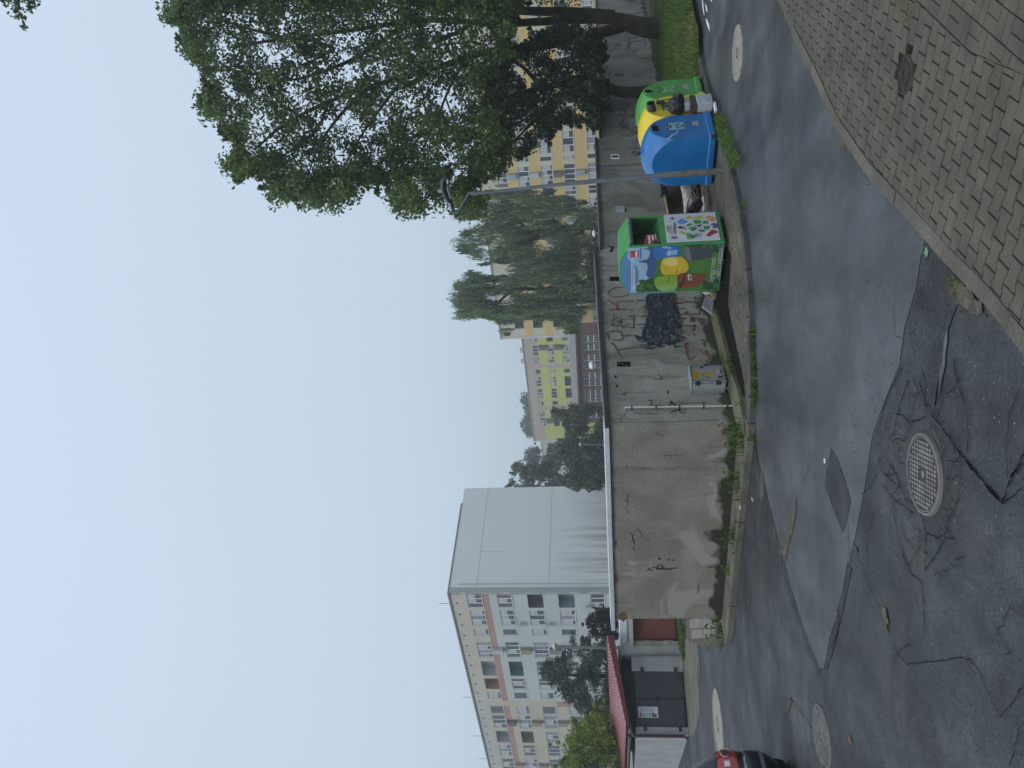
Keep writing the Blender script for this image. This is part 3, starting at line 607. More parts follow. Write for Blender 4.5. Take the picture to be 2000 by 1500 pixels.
# black scrawl under the step in the wall, letters beside the pipe, faint cracks
z1_ = lambda a, b: (1150+a/5.714, 380+b/5.714); z3_ = lambda a, b: (1120+a/5., 560+b/5.)
g = MB()
for i, (s_, w) in enumerate([([(200, 395), (190, 420), (205, 450), (185, 480), (178, 520), (210, 530), (260, 535), (320, 530)], .06), ([(225, 540), (228, 580), (250, 590), (270, 580), (265, 610), (235, 640)], .06), ([(255, 500), (320, 498)], .05), ([(190, 440), (200, 500), (240, 520)], .07)]):
    stroke(g, *W, [z1_(*p) for p in s_], w, 0, .009, i)
for i, (s_, w) in enumerate([([(710, 1172), (880, 1160)], .018), ([(760, 1170), (765, 1115), (725, 1110)], .018), ([(945, 1120), (1005, 1172)], .03), ([(910, 1178), (965, 1135)], .02), ([(940, 1238), (1020, 1200), (1075, 1245)], .018), ([(1020, 1205), (1095, 1205), (1090, 1245)], .012), ([(590, 1238), (675, 1242)], .014), ([(700, 1240), (880, 1245)], .01), ([(640, 1175), (630, 1180)], .02), ([(815, 855), (875, 905), (810, 902)], .012), ([(785, 870), (800, 900)], .01), ([(760, 905), (875, 905)], .008), ([(1285, 770), (1310, 720), (1390, 685)], .012), ([(385, 1048), (480, 1040), (620, 1035), (870, 1032)], .0045), ([(1045, 1140), (1290, 1135)], .01), ([(1260, 1130), (1300, 1140), (1265, 1140)], .02), ([(475, 1040), (490, 1062), (520, 1035)], .02), ([(330, 450), (340, 480), (345, 520)], .015), ([(580, 800), (670, 845)], .006), ([(365, 1330), (620, 1325), (900, 1320), (1240, 1310), (1430, 1305)], .006), ([(460, 1330), (470, 1280), (515, 1240)], .006)]):
    stroke(g, *W, [z3_(*p) for p in s_], w, 0, .009, i+60)
g.build('black_graffiti', m_blk, w_a, fixn=False)
# openings in the graffiti wall
def plate(mb, O, sd, n, x0, y0, x1, y1, off, th, mi=0):
    pts = [onwall(O, sd, n, x, y, off) for x, y in ((x0, y0), (x0, y1), (x1, y1), (x1, y0))]
    mb.prism(pts, [p+P3(n, 0)*th for p in pts], mi)
g = MB(); plate(g, *W, 1205, 707, 1231, 716, .002, .006); plate(g, *W, 1191, 541, 1213, 549, .002, .006)
for q in ((1303, 765), (1201, 735), (1203, 753)): plate(g, *W, q[0], q[1], q[0]+3, q[1]+3, .002, .02)
g.build('vent_opening', m_hole, w_a)
g = MB()
for k, (yy, ww) in enumerate(((708.5, 1), (710.5, 1), (713, 1.2))): plate(g, *W, 1207+k*7, yy, 1211+k*7, yy+3, .006, .012)
g.build('brick_rubble', m_brick, w_a)
# black letters and cracks on the left garage wall
zl = lambda a, b: (1120+a/3.75, 820+b/3.75); WL = (C0, dL, nL)
g = MB()
for i, (s_, w) in enumerate([([(575, 1075), (605, 1085), (660, 1088), (765, 1085)], .017), ([(600, 1092), (720, 1098)], .014), ([(610, 1085), (615, 1065), (640, 1060), (660, 1085)], .02), ([(540, 1105), (560, 1092), (580, 1105)], .018), ([(565, 1095), (545, 1085)], .018), ([(618, 1012), (640, 1020)], .03), ([(690, 1022), (702, 1024)], .03), ([(720, 1028), (736, 1024)], .03), ([(970, 1075), (1018, 1078)], .02), ([(915, 1195), (910, 1270)], .012), ([(430, 840), (438, 875), (448, 910)], .018), ([(400, 820), (430, 838)], .01), ([(436, 880), (420, 890)], .012), ([(440, 930), (446, 960)], .012), ([(370, 580), (405, 600), (378, 650), (410, 690)], .008), ([(395, 540), (400, 600)], .008), ([(460, 795), (490, 820), (500, 860)], .008), ([(618, 80), (615, 105), (660, 120)], .007), ([(490, 355), (580, 360)], .007), ([(660, 262), (800, 255)], .006), ([(690, 365), (785, 340)], .007), ([(385, 325), (388, 350)], .008)]):
    stroke(g, *WL, [zl(*p) for p in s_], w, 0, .009, i+90)
g.build('black_graffiti', m_blk, w_left, fixn=False)
g = MB()
for q in ((262, 20, 290, 12), (258, 40, 285, 75), (300, 1120, 330, 1200), (320, 1400, 400, 1480), (300, 880, 320, 930)):
    x0, y0, x1, y1 = q; rr = random.Random(x0+y0)
    g.poly([onwall(*WL, *zl((x0+x1)/2+(x1-x0)/2*math.cos(a)*rr.uniform(.6, 1.1), (y0+y1)/2+(y1-y0)/2*math.sin(a)*rr.uniform(.6, 1.1)), .004) for a in (2*math.pi*k/14 for k in range(14))])
g.build('bare_brick_patch', m_brick, w_left, fixn=False)
g = MB()                                                        # crumbling end of the wall: brick and mortar showing
for k in range(9):
    z = .25+k*.23; g.box((-.01, -.04, z), (.015+.02*(k % 3), .1, z+.1), lambda x, y, zz: P3(EL+dL*x-nL*(y+.06), zz))
g.build('broken_edge', m_brick, w_left)
# scribbles, vent and plate on the middle and far walls
W2 = (S1, dB, nB); z2_ = lambda a, b: (1150+a/5.357, 100+b/5.357)
g = MB()
for i, (s_, w) in enumerate([([(450, 940), (500, 930), (500, 955), (455, 960)], .04), ([(460, 985), (505, 985)], .03), ([(450, 1010), (500, 1005), (480, 1040), (445, 1050)], .03), ([(440, 1080), (460, 1060)], .02), ([(130, 1200), (330, 1200), (560, 1188)], .03), ([(210, 1245), (270, 1240)], .02), ([(270, 1390), (300, 1400), (260, 1440)], .012), ([(300, 1430), (420, 1470)], .008)]):
    stroke(g, *W2, [z2_(*p) for p in s_], w, 0, .009, i)
g.build('scribble', m_greyspray, w_b, fixn=False)
g = MB()
for i in range(26): 
    x0, y0 = random.choice(((350, 790), (330, 660), (350, 530), (340, 770))); x0 += random.uniform(-30, 50); y0 += random.uniform(-50, 50)
    stroke(g, *W2, [z2_(x0, y0), z2_(x0+random.uniform(-40, 60), y0+random.uniform(-40, 40)), z2_(x0+random.uniform(0, 60), y0+random.uniform(-30, 30))], .03, 0, .009, i)
zf = lambda a, b: (1160+a/8.333, b/8.333)
for i, (s_, w) in enumerate([([(500, 810), (560, 780), (570, 700), (800, 650)], .07), ([(560, 680), (560, 640), (600, 605), (680, 610), (690, 640)], .07), ([(520, 815), (720, 805)], .03), ([(490, 605), (540, 575), (700, 555), (860, 570)], .06), ([(310, 580), (330, 545), (400, 515), (480, 495)], .05), ([(330, 735), (400, 715), (440, 735), (380, 755), (330, 735)], .05), ([(690, 205), (850, 212)], .06), ([(600, 170), (700, 155), (840, 195)], .04), ([(750, 965), (900, 960)], .04), ([(880, 900), (930, 915), (890, 960)], .03), ([(820, 610), (830, 720), (900, 700)], .04), ([(220, 1180), (260, 1180), (240, 1240), (280, 1195)], .04)]):
    stroke(g, *W2, [zf(*p) for p in s_], w, 0, .009, i+200)
plate(g, *W2, 1200, 144, 1218, 149, .003, .006); plate(g, *W2, 1222, -2, 1243, 4, .003, .006)
g.build('dark_graffiti', m_greyspray, w_c, fixn=False)
g = MB(); x0, y0, x1, y1 = 1193, 303, 1210, 311
for a in ((x0, y0, x1, y0+1.5), (x0, y1-1.5, x1, y1), (x0, y0+1.5, x0+2.4, y1-1.5), (x1-2.4, y0+1.5, x1, y1-1.5)): plate(g, *W2, *a, .002, .03)
v = g.build('vent_frame', m_white, w_b)
g = MB(); plate(g, *W2, x0+2.4, y0+1.5, x1-2.4, y1-1.5, .002, .004); g.build('vent_opening', m_hole, v)
m_zinc = mat('zinc_box', (.33, .37, .39), .5, .1, 5, metal=.2)
t = thing('junction_box', onwall(*W2, 1211, 411), 'small flat zinc junction box on the wall above the broken cabinet', 'junction box')
g = MB(); plate(g, *W2, 1202, 406.5, 1220, 415.5, .004, .06); g.build('cover', m_zinc, t, bevel=.006)
g = MB(); g = None
for q in ((1205.5, 410.3, 1207.5, 411.6), (1214, 410, 1216, 411.3)): g = MB(); plate(g, *W2, *q, .064, .004); g.build('screw', m_hole, t)
g = MB(); plate(g, *W2, 1220, 410, 1222.5, 412, .02, .03); g.build('cable_gland', m_hole, t)

# ------------------------------------------------------------------ electric box and conduit
m_box = mat('box_grey', (.25, .275, .285), .5, .08, 3, col2=(.30, .325, .335), fine=.05)
m_boxd = mat('box_seam', (.02, .025, .035), .6)
m_yel = mat('sign_yellow', (.62, .38, .03), .6, .12, 12)
m_ink = mat('sign_ink', (.02, .018, .015), .7)
m_cream = mat('faded_label', (.50, .42, .30), .8, .15, 10)
m_pipe = mat('white_pipe', (.48, .48, .45), .5, .1, 6)
sb, zb_ = PL(C0, dA, 1416, 767.5)
zt = PL(C0, dA, 1350.5, 767)[1]
t = thing('electric_box', P3(C0+dA*(sb+.2)+nA*.13, zb_), 'grey electric cabinet on the wall, with yellow warning signs on its door', 'electric cabinet')
T = lambda s, d, z: P3(C0+dA*(sb+s)+nA*d, z)
BW, BD = .50, .27
g = MB(); g.box((0, .0, zb_), (BW, BD-.05, zt), T); g.box((-.012, 0, zt), (BW+.012, BD+.012, zt+.018), T); bb = g.build('cabinet', m_box, t, bevel=.008)
g = MB(); g.box((.006, BD-.05, zb_+.006), (BW-.006, BD-.035, zt-.006), T); g.build('door_seal', m_boxd, t)
g = MB(); g.box((0, BD-.035, zb_), (BW, BD-.012, zt), T); dr = g.build('door', m_box, t, bevel=.006)
g = MB()
for a, b_ in ((.025, .030), (BW-.030, BW-.025)): g.box((a, BD-.012, zb_+.03), (b_, BD-.009, zt-.03), T)
for a, b_ in ((zb_+.03, zb_+.036), (zt-.036, zt-.03)): g.box((.03, BD-.012, a), (BW-.03, BD-.009, b_), T)
g.build('door_groove', m_boxd, dr)
H = zt-zb_
for f in (.22, .84): g = MB(); g.box((-.02, BD-.075, zb_+H*f-.04), (.03, BD-.002, zb_+H*f+.04), T); g.build('hinge', m_boxd, t, bevel=.006)
g = MB(); g.box((BW-.09, BD-.012, zb_+H*.60), (BW-.06, BD+.008, zb_+H*.67), T); g.build('keyhole', m_boxd, dr); g = MB(); g.box((BW-.012, BD-.03, zb_+H*.42), (BW+.012, BD+.004, zb_+H*.55), T); g.build('lock', m_boxd, dr)
def rect(mb, s0, s1, f0, f1, d, mi=0): mb.face([T(s0, d, zb_+H*f0), T(s1, d, zb_+H*f0), T(s1, d, zb_+H*f1), T(s0, d, zb_+H*f1)], mi)
g = MB(); rect(g, .09, .37, .74, .93, BD-.009); text_mb(g, 'NIE DOTYKAĆ', lambda u, v: T(.105+u, BD-.0075, zb_+H*.86+v), .036, 1); text_mb(g, 'URZĄDZENIE', lambda u, v: T(.105+u, BD-.0075, zb_+H*.81+v), .036, 1); text_mb(g, 'ELEKTRYCZNE', lambda u, v: T(.105+u, BD-.0075, zb_+H*.765+v), .036, 1)
rect(g, .12, .30, .36, .47, BD-.009); text_mb(g, 'POD NAPIĘCIEM', lambda u, v: T(.13+u, BD-.0075, zb_+H*.40+v), .02, 1)
g.face([T(.12, BD-.009, zb_+H*.49), T(.30, BD-.009, zb_+H*.49), T(.21, BD-.009, zb_+H*.70)], 1); g.face([T(.135, BD-.008, zb_+H*.50), T(.285, BD-.008, zb_+H*.50), T(.21, BD-.008, zb_+H*.67)], 0)
g.poly([T(a, BD-.0065, zb_+H*b_) for a, b_ in ((.215, .64), (.195, .575), (.213, .575), (.203, .52), (.228, .59), (.209, .59))], 1)
g.build('warning_sign', [m_yel, m_ink], dr, fixn=False)
g = MB(); rect(g, .22, .36, .13, .22, BD-.009, 0); rect(g, .24, .34, .07, .10, BD-.009, 1); g.build('old_label', [m_cream, m_ink], dr, fixn=False); g = MB(); rect(g, .08, .16, .08, .21, BD-.009, 1); rect(g, .10, .11, .09, .20, BD-.0075, 0); g.build('old_label', [m_cream, m_ink], dr, fixn=False)
for s_ in (.06, BW-.06): g = MB(); g.box((s_-.02, .04, .1), (s_+.02, .08, zb_), T); g.build('leg', m_box, t)
g = MB(); g.tube([T(.2, .1, zb_), T(.2, .1, .1)], .03, 8); g.build('cable_duct', m_box, t)
pp = [onwall(*W, 1220, 800.8, .0), onwall(*W, 1220, 800.8, .05), onwall(*W, 1224, 800.8, .06), onwall(*W, 1436, 797.6, .06)]
t = thing('conduit_pipe', pp[-1], 'thin white conduit pipe running down the wall between the electric cabinet and the wall corner', 'pipe')
g = MB(); g.tube(pp, [.016, .018, .018, .016], 10); g.build('pipe', m_pipe, t, autos=.7)
for xx in (1234, 1281, 1327, 1374, 1420):
    yy = 800.8-(xx-1220)*.0148; a = onwall(*W, xx-1.4, yy, .06); b_ = onwall(*W, xx+1.4, yy, .06); g = MB(); g.tube([a, b_], .026, 10); g.tube([(a+b_)/2, (a+b_)/2-P3(nA, 0)*.06], .012, 6); g.build('pipe_clip', m_boxd, t)
# ------------------------------------------------------------------ clothing bank
m_green = mat('green_paint', (.05, .25, .075), .42, .08, 4, col2=(.065, .30, .095), fine=.05, coat=.15)
m_gin = mat('green_inside', (.018, .10, .03), .6, .1, 4)
m_panel = mat('white_panel', (.52, .55, .58), .5, .05, 3, col2=(.60, .62, .64))
def flat(name, c, rough=.55, var=.08): return mat(name, c, rough, var, 5)
sk1 = flat('print_sky', (.085, .22, .42)); sk2 = flat('print_sky_pale', (.26, .40, .55)); cty = flat('print_city', (.045, .09, .22)); lawn = flat('print_lawn', (.06, .17, .035)); tree_d = flat('print_tree', (.022, .075, .025)); tree_l = flat('print_tree_light', (.06, .14, .03))
pblue = flat('print_blue', (.03, .14, .40)); pblue2 = flat('print_blue_pale', (.20, .38, .62)); pyel = flat('print_yellow', (.52, .38, .03)); pyel2 = flat('print_yellow_pale', (.60, .52, .18)); pgrn = flat('print_green', (.20, .34, .04)); pgrn2 = flat('print_green_pale', (.22, .38, .14)); pbrn = flat('print_brown', (.17, .06, .03)); pbrn2 = flat('print_brown_dark', (.07, .025, .012)); pgry = flat('print_grey', (.055, .065, .08)); pgry2 = flat('print_grey_light', (.14, .15, .17))
pwht = flat('print_white', (.62, .64, .64)); pred = flat('print_red', (.36, .03, .045)); pvio = flat('print_violet', (.16, .06, .26)); porg = flat('print_orange', (.52, .29, .13)); plime = flat('print_lime', (.40, .44, .14)); plog = flat('print_leaf', (.05, .23, .055)); pnavy = flat('print_navy', (.01, .03, .07)); psky3 = flat('print_blue_light', (.12, .26, .58)); pink_ = flat('print_ink', (.06, .06, .07))
CB = G(1415.5, 472, .17); CBo = Vector(CB[:2]); df = Vector((.742, .671)); ds = Vector((-.671, .742))
fs = lambda x, y: PL(CBo, df, x, y); ss = lambda x, y: PL(CBo, ds, x, y)
CW = .5*(fs(1404, 416)[0]+fs(1226, 422)[0]); CD = .5*(ss(1402, 570)[0]+ss(1228.7, 572.5)[0]); zb = .17
zE = .5*(fs(1229, 479)[1]+ss(1229, 479)[1]); pk1 = ss(1210, 510); pk2 = ss(1209.3, 545)
zP = pk1[1]; print('BANK', CW, CD, zE, pk1, pk2)
t = thing('clothing_bank', P3(CBo, SZ), 'green clothing donation bank with a printed side and a white front panel', 'clothing bank')
T = lambda f, s, z: P3(CBo+df*f+ds*s, z)
prof = [(0, zb), (0, zE), (pk1[0], zP), (CD-pk1[0], zP), (CD, zE), (CD, zb)]
zo0, zo1 = fs(1293, 478)[1], fs(1237, 478)[1]                   # opening
th = .035
g = MB()
g.prism([T(0, s, z) for s, z in prof], [T(th, s, z) for s, z in prof]); g.prism([T(CW-th, s, z) for s, z in prof], [T(CW, s, z) for s, z in prof])
for (s0, z0), (s1, z1) in zip(prof[1:5], prof[2:6]): g.prism([T(th, s0, z0), T(CW-th, s0, z0), T(CW-th, s1, z1), T(th, s1, z1)], [T(th, s0+(.02 if s1 == s0 else 0), z0-.02), T(CW-th, s0+(.02 if s1 == s0 else 0), z0-.02), T(CW-th, s1, z1-.02), T(th, s1, z1-.02)])
g.box((th, .0, zb), (CW-th, .03, zo0-.02), T); g.box((th, 0, zo1), (CW-th, .03, zE-.004), T); g.box((th, 0, zo0-.02), (CW-th, .06, zo0+.015), T)
g.box((th, .03, zb), (CW-th, CD-.03, zb+.03), T); g.build('shell', m_green, t)
g = MB()                                                        # the hopper inside the opening
q0, q1 = zo0+.015, zo1
g.face([T(th, .03, q0), T(CW-th, .03, q0), T(CW-th, .5, q0+.22), T(th, .5, q0+.22)]); g.face([T(th, .5, q0+.22), T(CW-th, .5, q0+.22), T(CW-th, .42, q1+.1), T(th, .42, q1+.1)]); g.face([T(th+.002, .03, q0), T(th+.002, .5, q0+.22), T(th+.002, .42, q1+.1), T(th+.002, .03, q1)]); g.face([T(CW-th-.002, .03, q0), T(CW-th-.002, .5, q0+.22), T(CW-th-.002, .42, q1+.1), T(CW-th-.002, .03, q1)])
hp = g.build('hopper', m_gin, t, fixn=False)
sx_, sy_, sz_ = (.10, .40), .07, (fs(1280, 470)[1]-.03, fs(1257, 470)[1])
g = MB(); g.prism([T(sx_[0], sy_, sz_[0]), T(sx_[1], sy_, sz_[0]), T(sx_[1], sy_, sz_[0]+(sz_[1]-sz_[0])*.75), T(sx_[0], sy_, sz_[1])], [T(sx_[0], sy_+.012, sz_[0]), T(sx_[1], sy_+.012, sz_[0]), T(sx_[1], sy_+.012, sz_[0]+(sz_[1]-sz_[0])*.75), T(sx_[0], sy_+.012, sz_[1])])
sg = g.build('inner_sign', pred, t)
g = MB(); hs = sz_[1]-sz_[0]
for k in range(2): g.face([T(sx_[0]+.03, sy_-.003, sz_[0]+hs*(.18+.28*k)), T(sx_[1]-.03, sy_-.003, sz_[0]+hs*(.18+.28*k)), T(sx_[1]-.03, sy_-.003, sz_[0]+hs*(.34+.28*k)), T(sx_[0]+.03, sy_-.003, sz_[0]+hs*(.34+.28*k))])
g.face([T(sx_[0], sy_-.003, sz_[0]), T(sx_[1], sy_-.003, sz_[0]), T(sx_[1], sy_-.003, sz_[0]+hs*.06), T(sx_[0], sy_-.003, sz_[0]+hs*.06)]); g.build('lettering', pwht, sg, fixn=False)
# bag stuffed into the hopper
g = MB()
for (cx, cy, cz, r_) in ((.12, .07, q0+.10, .09), (.22, .10, q0+.08, .07), (.06+.1, .05, q0+.03, .07)):
    for i in range(5):
        for j in range(8):
            def sp(i, j): a, b_ = math.pi*i/5, 2*math.pi*j/8; rr_ = r_*(1+.25*noise.noise(Vector((i*1.7, (j % 8)*1.3, cx*9)))); return T(cx+rr_*math.sin(a)*math.cos(b_), cy+.6*rr_*math.sin(a)*math.sin(b_), cz+.9*rr_*math.cos(a))
            g.face([sp(i, j), sp(i+1, j), sp(i+1, j+1), sp(i, j+1)])
tag(g.build('bag', mat('brown_bag', (.05, .025, .02), .35, .4, 14, col2=(.12, .06, .05)), None), 'crumpled brown bag left in the mouth of the green clothing bank', 'bag')
g = MB(); g.box((th, -.012, zo1+.01), (CW-th, 0, zE-.012), T); st = g.build('header_strip', pnavy if False else mat('header_green', (.02, .06, .03), .5), t)
g = MB(); text_mb(g, 'POJEMNIK NA ODZIEŻ UŻYWANĄ I OBUWIE', lambda u, v: T(th+.03+u, -.0145, zo1+.035+v), .062, 0, sx=.60); g.build('lettering', pwht, st, fixn=False)
# front panel
zp0, zp1 = fs(1408, 474)[1], fs(1303, 474)[1]
g = MB(); g.box((.045, -.02, zp0), (CW-.02, -.004, zp1), T); pn = g.build('front_panel', m_panel, t, bevel=.003)
fq = lambda a, b_: fs(1290+a/14.286, 410+b_/14.286)
def fpoly(mb, pts, mi, d): mb.poly([T(fq(*p)[0], -.0215-d, fq(*p)[1]) for p in pts], mi)
g = MB(); Mp = [psky3, pyel, plime, porg, pvio, pred, pnavy, plog, pink_, pwht]
fpoly(g, [(455, 370), (500, 310), (580, 270), (640, 275), (700, 320), (770, 345), (740, 380), (680, 400), (600, 430), (520, 420)], 0, 0)
fpoly(g, [(700, 265), (730, 220), (800, 200), (850, 205), (870, 235), (840, 270), (780, 295), (730, 285)], 1, 0)
fpoly(g, [(890, 290), (900, 250), (960, 215), (1050, 190), (1110, 180), (1170, 205), (1200, 250), (1205, 275), (1100, 285), (1000, 300)], 2, 0)
fpoly(g, [(1250, 210), (1350, 195), (1480, 215), (1565, 245), (1550, 300), (1500, 340), (1430, 360), (1340, 320), (1260, 270)], 3, 0)
fpoly(g, [(1385, 440), (1415, 400), (1500, 390), (1580, 405), (1630, 460), (1600, 520), (1540, 545), (1430, 530), (1460, 500), (1440, 450)], 4, 0)
fpoly(g, [(1255, 730), (1340, 660), (1420, 580), (1480, 575), (1570, 610), (1625, 650), (1540, 680), (1450, 720), (1355, 780)], 5, 0)
fpoly(g, [(475, 535), (520, 475), (700, 495), (705, 520), (600, 515), (600, 535), (720, 550), (735, 575), (620, 560)], 6, 0)
fpoly(g, [(505, 655), (550, 605), (600, 625), (700, 660), (860, 685), (850, 730), (760, 745), (650, 720), (590, 680)], 1, 0)
fpoly(g, [(950, 690), (1150, 675), (1165, 700), (1060, 715), (1060, 735), (1165, 745), (1160, 770), (960, 770)], 0, 0)
for q in ([(890, 345), (940, 315), (1080, 305), (1140, 330), (1130, 390), (1060, 415), (970, 420), (930, 380)], [(1180, 330), (1270, 325), (1340, 355), (1340, 425), (1285, 425), (1268, 375), (1250, 425), (1185, 420)], [(725, 440), (850, 390), (920, 430), (830, 470), (740, 500)], [(765, 540), (880, 495), (990, 490), (1030, 540), (980, 590), (900, 630), (860, 620), (850, 580)], [(1165, 490), (1250, 470), (1300, 480), (1410, 465), (1370, 510), (1365, 570), (1220, 570), (1205, 510)], [(1035, 605), (1090, 565), (1200, 575), (1280, 605), (1180, 650), (1100, 630)]): fpoly(g, q, 7, 0)
fpoly(g, [(900, 475), (980, 450), (1080, 450), (1145, 400), (1155, 440), (1090, 490), (1165, 550), (1060, 510), (1020, 470)], 6, .001)
fpoly(g, [(300, 235), (340, 225), (390, 260), (350, 300), (310, 290)], 5, 0); fpoly(g, [(262, 250), (300, 240), (305, 290), (265, 290)], 0, 0); fpoly(g, [(285, 770), (330, 770), (330, 835), (285, 835)], 0, 0); fpoly(g, [(332, 770), (410, 765), (410, 830), (335, 835)], 4, 0); fpoly(g, [(412, 762), (465, 760), (468, 825), (415, 830)], 5, 0)
for s_, (a, b_), sz in (('POJEMNIK', (240, 640), .055), ('NA ODZIEŻ', (300, 690), .05), ('UŻYWANĄ I OBUWIE', (355, 745), .038)):
    s0, z0 = fq(a, b_); text_mb(g, s_, lambda u, v: T(s0+u, -.0225, z0+v), sz, 8, sx=.8)
for k, (a, b0, b1) in enumerate(((370, 380, 640), (395, 360, 690), (415, 400, 720), (435, 420, 700))):
    p, q = fq(a, b1), fq(a, b0); g.face([T(p[0], -.0222, p[1]), T(q[0], -.0222, q[1]), T(q[0], -.0222, q[1]+.008), T(p[0], -.0222, p[1]+.008)], 8)
g.build('clothes_print', Mp, pn, fixn=False)
g = MB(); a = fq(735, 830); g.box((a[0]-.01, -.055, a[1]-.09), (a[0]+.10, -.021, a[1]), T); g.build('lock_box', m_green, pn, bevel=.005)
g = MB(); a = fq(830, 800); g.poly([T(a[0]+x, -.0225, a[1]+z) for x, z in ((-.03, -.02), (.0, -.1), (.03, -.15), (.05, -.08), (.09, -.03), (.06, .0))]); g.build('rust_stain', mat('rust', (.30, .24, .17), .9, .3, 20), pn, fixn=False)
# printed side
sq = lambda a, b_: ss(1200+a/9.091, 470+b_/9.091)
def spoly(mb, pts, mi, d, rough=0, seed=1):
    P = [sq(*p) for p in pts]
    if rough: P = [(p[0], p[1]) for p in jit([(a, b_, 0) for a, b_ in P], .05, rough, True, seed)]
    mb.poly([T(-d, min(max(s, .022), CD-.022), max(z, zb+.02)) for s, z in P], mi)
inset = [(.025, zb+.02), (.025, zE-.012), (pk1[0]+.01, zP-.028), (CD-pk1[0]-.01, zP-.028), (CD-.025, zE-.012), (CD-.025, zb+.02)]
g = MB(); g.prism([T(-.002, s, z) for s, z in inset], [T(-.006, s, z) for s, z in inset]); sp_ = g.build('side_print', sk1, t)
Ms = [sk2, cty, lawn, tree_d, tree_l, pblue, pblue2, pyel, pyel2, pgrn, pgrn2, pbrn, pbrn2, pgry, pgry2, pwht, pred, pink_]
g = MB()
spoly(g, [(300, 90), (640, 75), (640, 400), (620, 640), (480, 910), (290, 905), (300, 850), (430, 700), (430, 500), (350, 400), (240, 330), (230, 160)], 0, .0075, .02, 2)
spoly(g, [(480, 135), (590, 130), (600, 105), (700, 85), (800, 80), (820, 420), (800, 640), (620, 660), (560, 610), (590, 480), (580, 400), (400, 362), (570, 330), (600, 300), (620, 260), (630, 170), (540, 150)], 1, .009)
spoly(g, [(700, 90), (1000, 75), (1920, 50), (1890, 250), (1830, 890), (400, 905), (520, 800), (700, 620), (760, 450), (730, 340)], 2, .0105)
spoly(g, [(380, 870), (400, 790), (480, 690), (600, 660), (700, 650), (730, 720), (740, 800), (800, 880), (600, 895), (390, 900)], 3, .012, .03, 3); spoly(g, [(400, 850), (420, 790), (500, 740), (530, 800), (510, 880), (420, 890)], 4, .0125, .02, 4); spoly(g, [(570, 780), (620, 745), (690, 770), (690, 840), (600, 840)], 4, .0125, .02, 5); spoly(g, [(735, 620), (740, 560), (800, 530), (840, 560), (830, 610)], 4, .0125, .02, 6); spoly(g, [(740, 350), (760, 440), (820, 450), (830, 350)], 4, .0125, .02, 6)
spoly(g, [(1200, 60), (1920, 55), (1890, 200), (1830, 240), (1700, 160), (1500, 110), (1250, 110)], 3, .012, .03, 7); spoly(g, [(1550, 60), (1700, 55), (1740, 130), (1650, 160), (1560, 120)], 4, .0125, .02, 8); spoly(g, [(1560, 830), (1600, 720), (1700, 640), (1790, 640), (1850, 700), (1830, 890), (1650, 890)], 3, .012, .03, 9); spoly(g, [(1740, 820), (1760, 750), (1820, 740), (1830, 850)], 4, .0125, .02, 10)
# plain collection bins pictured on the print
spoly(g, [(690, 260), (700, 170), (740, 90), (790, 65), (1140, 65), (1170, 150), (1160, 230), (1090, 275), (880, 290), (760, 345)], 5, .0135); spoly(g, [(835, 110), (870, 75), (950, 85), (1015, 110), (1010, 140), (930, 130), (860, 125)], 6, .0145); spoly(g, [(920, 260), (1110, 240), (1120, 155), (1000, 165), (930, 180)], 6, .0145)
spoly(g, [(1260, 85), (1340, 90), (1500, 105), (1680, 120), (1760, 170), (1720, 300), (1400, 345), (1290, 350), (1230, 280), (1240, 180)], 13, .0135); spoly(g, [(1260, 95), (1310, 95), (1350, 200), (1370, 330), (1300, 345), (1240, 250)], 14, .0145); spoly(g, [(1620, 80), (1690, 85), (1700, 125), (1630, 130)], 17, .0145)
spoly(g, [(815, 480), (830, 370), (870, 310), (950, 280), (1200, 275), (1290, 370), (1325, 450), (1300, 520), (1200, 600), (900, 605), (840, 570)], 7, .015); spoly(g, [(875, 400), (900, 330), (980, 300), (1100, 300), (1120, 350), (1110, 430), (1000, 440), (920, 420)], 8, .016)
spoly(g, [(705, 760), (715, 680), (760, 640), (900, 615), (1110, 615), (1120, 780), (1060, 890), (850, 890), (760, 850)], 9, .0165); spoly(g, [(740, 820), (800, 790), (1050, 780), (1110, 800), (1060, 885), (850, 885)], 10, .0175)
spoly(g, [(1110, 610), (1180, 560), (1350, 565), (1640, 590), (1590, 690), (1500, 790), (1150, 850)], 11, .018); spoly(g, [(1125, 760), (1200, 700), (1240, 600), (1270, 570), (1250, 700), (1200, 810), (1150, 850)], 12, .019)
spoly(g, [(1300, 590), (1360, 585), (1370, 690), (1310, 690)], 15, .019); spoly(g, [(1320, 600), (1350, 598), (1357, 680), (1328, 682)], 17, .020)
for s_, a, b_, sz, mi, d in (('PAPIER', 990, 255, .05, 15, .0165), ('PLASTIK', 1120, 590, .045, 17, .0175), ('SZKŁO', 980, 722, .05, 17, .0185)):
    s0, z0 = sq(a, b_); text_mb(g, s_, lambda u, v: T(-d, s0-u, z0+v), sz, mi, sx=.85)
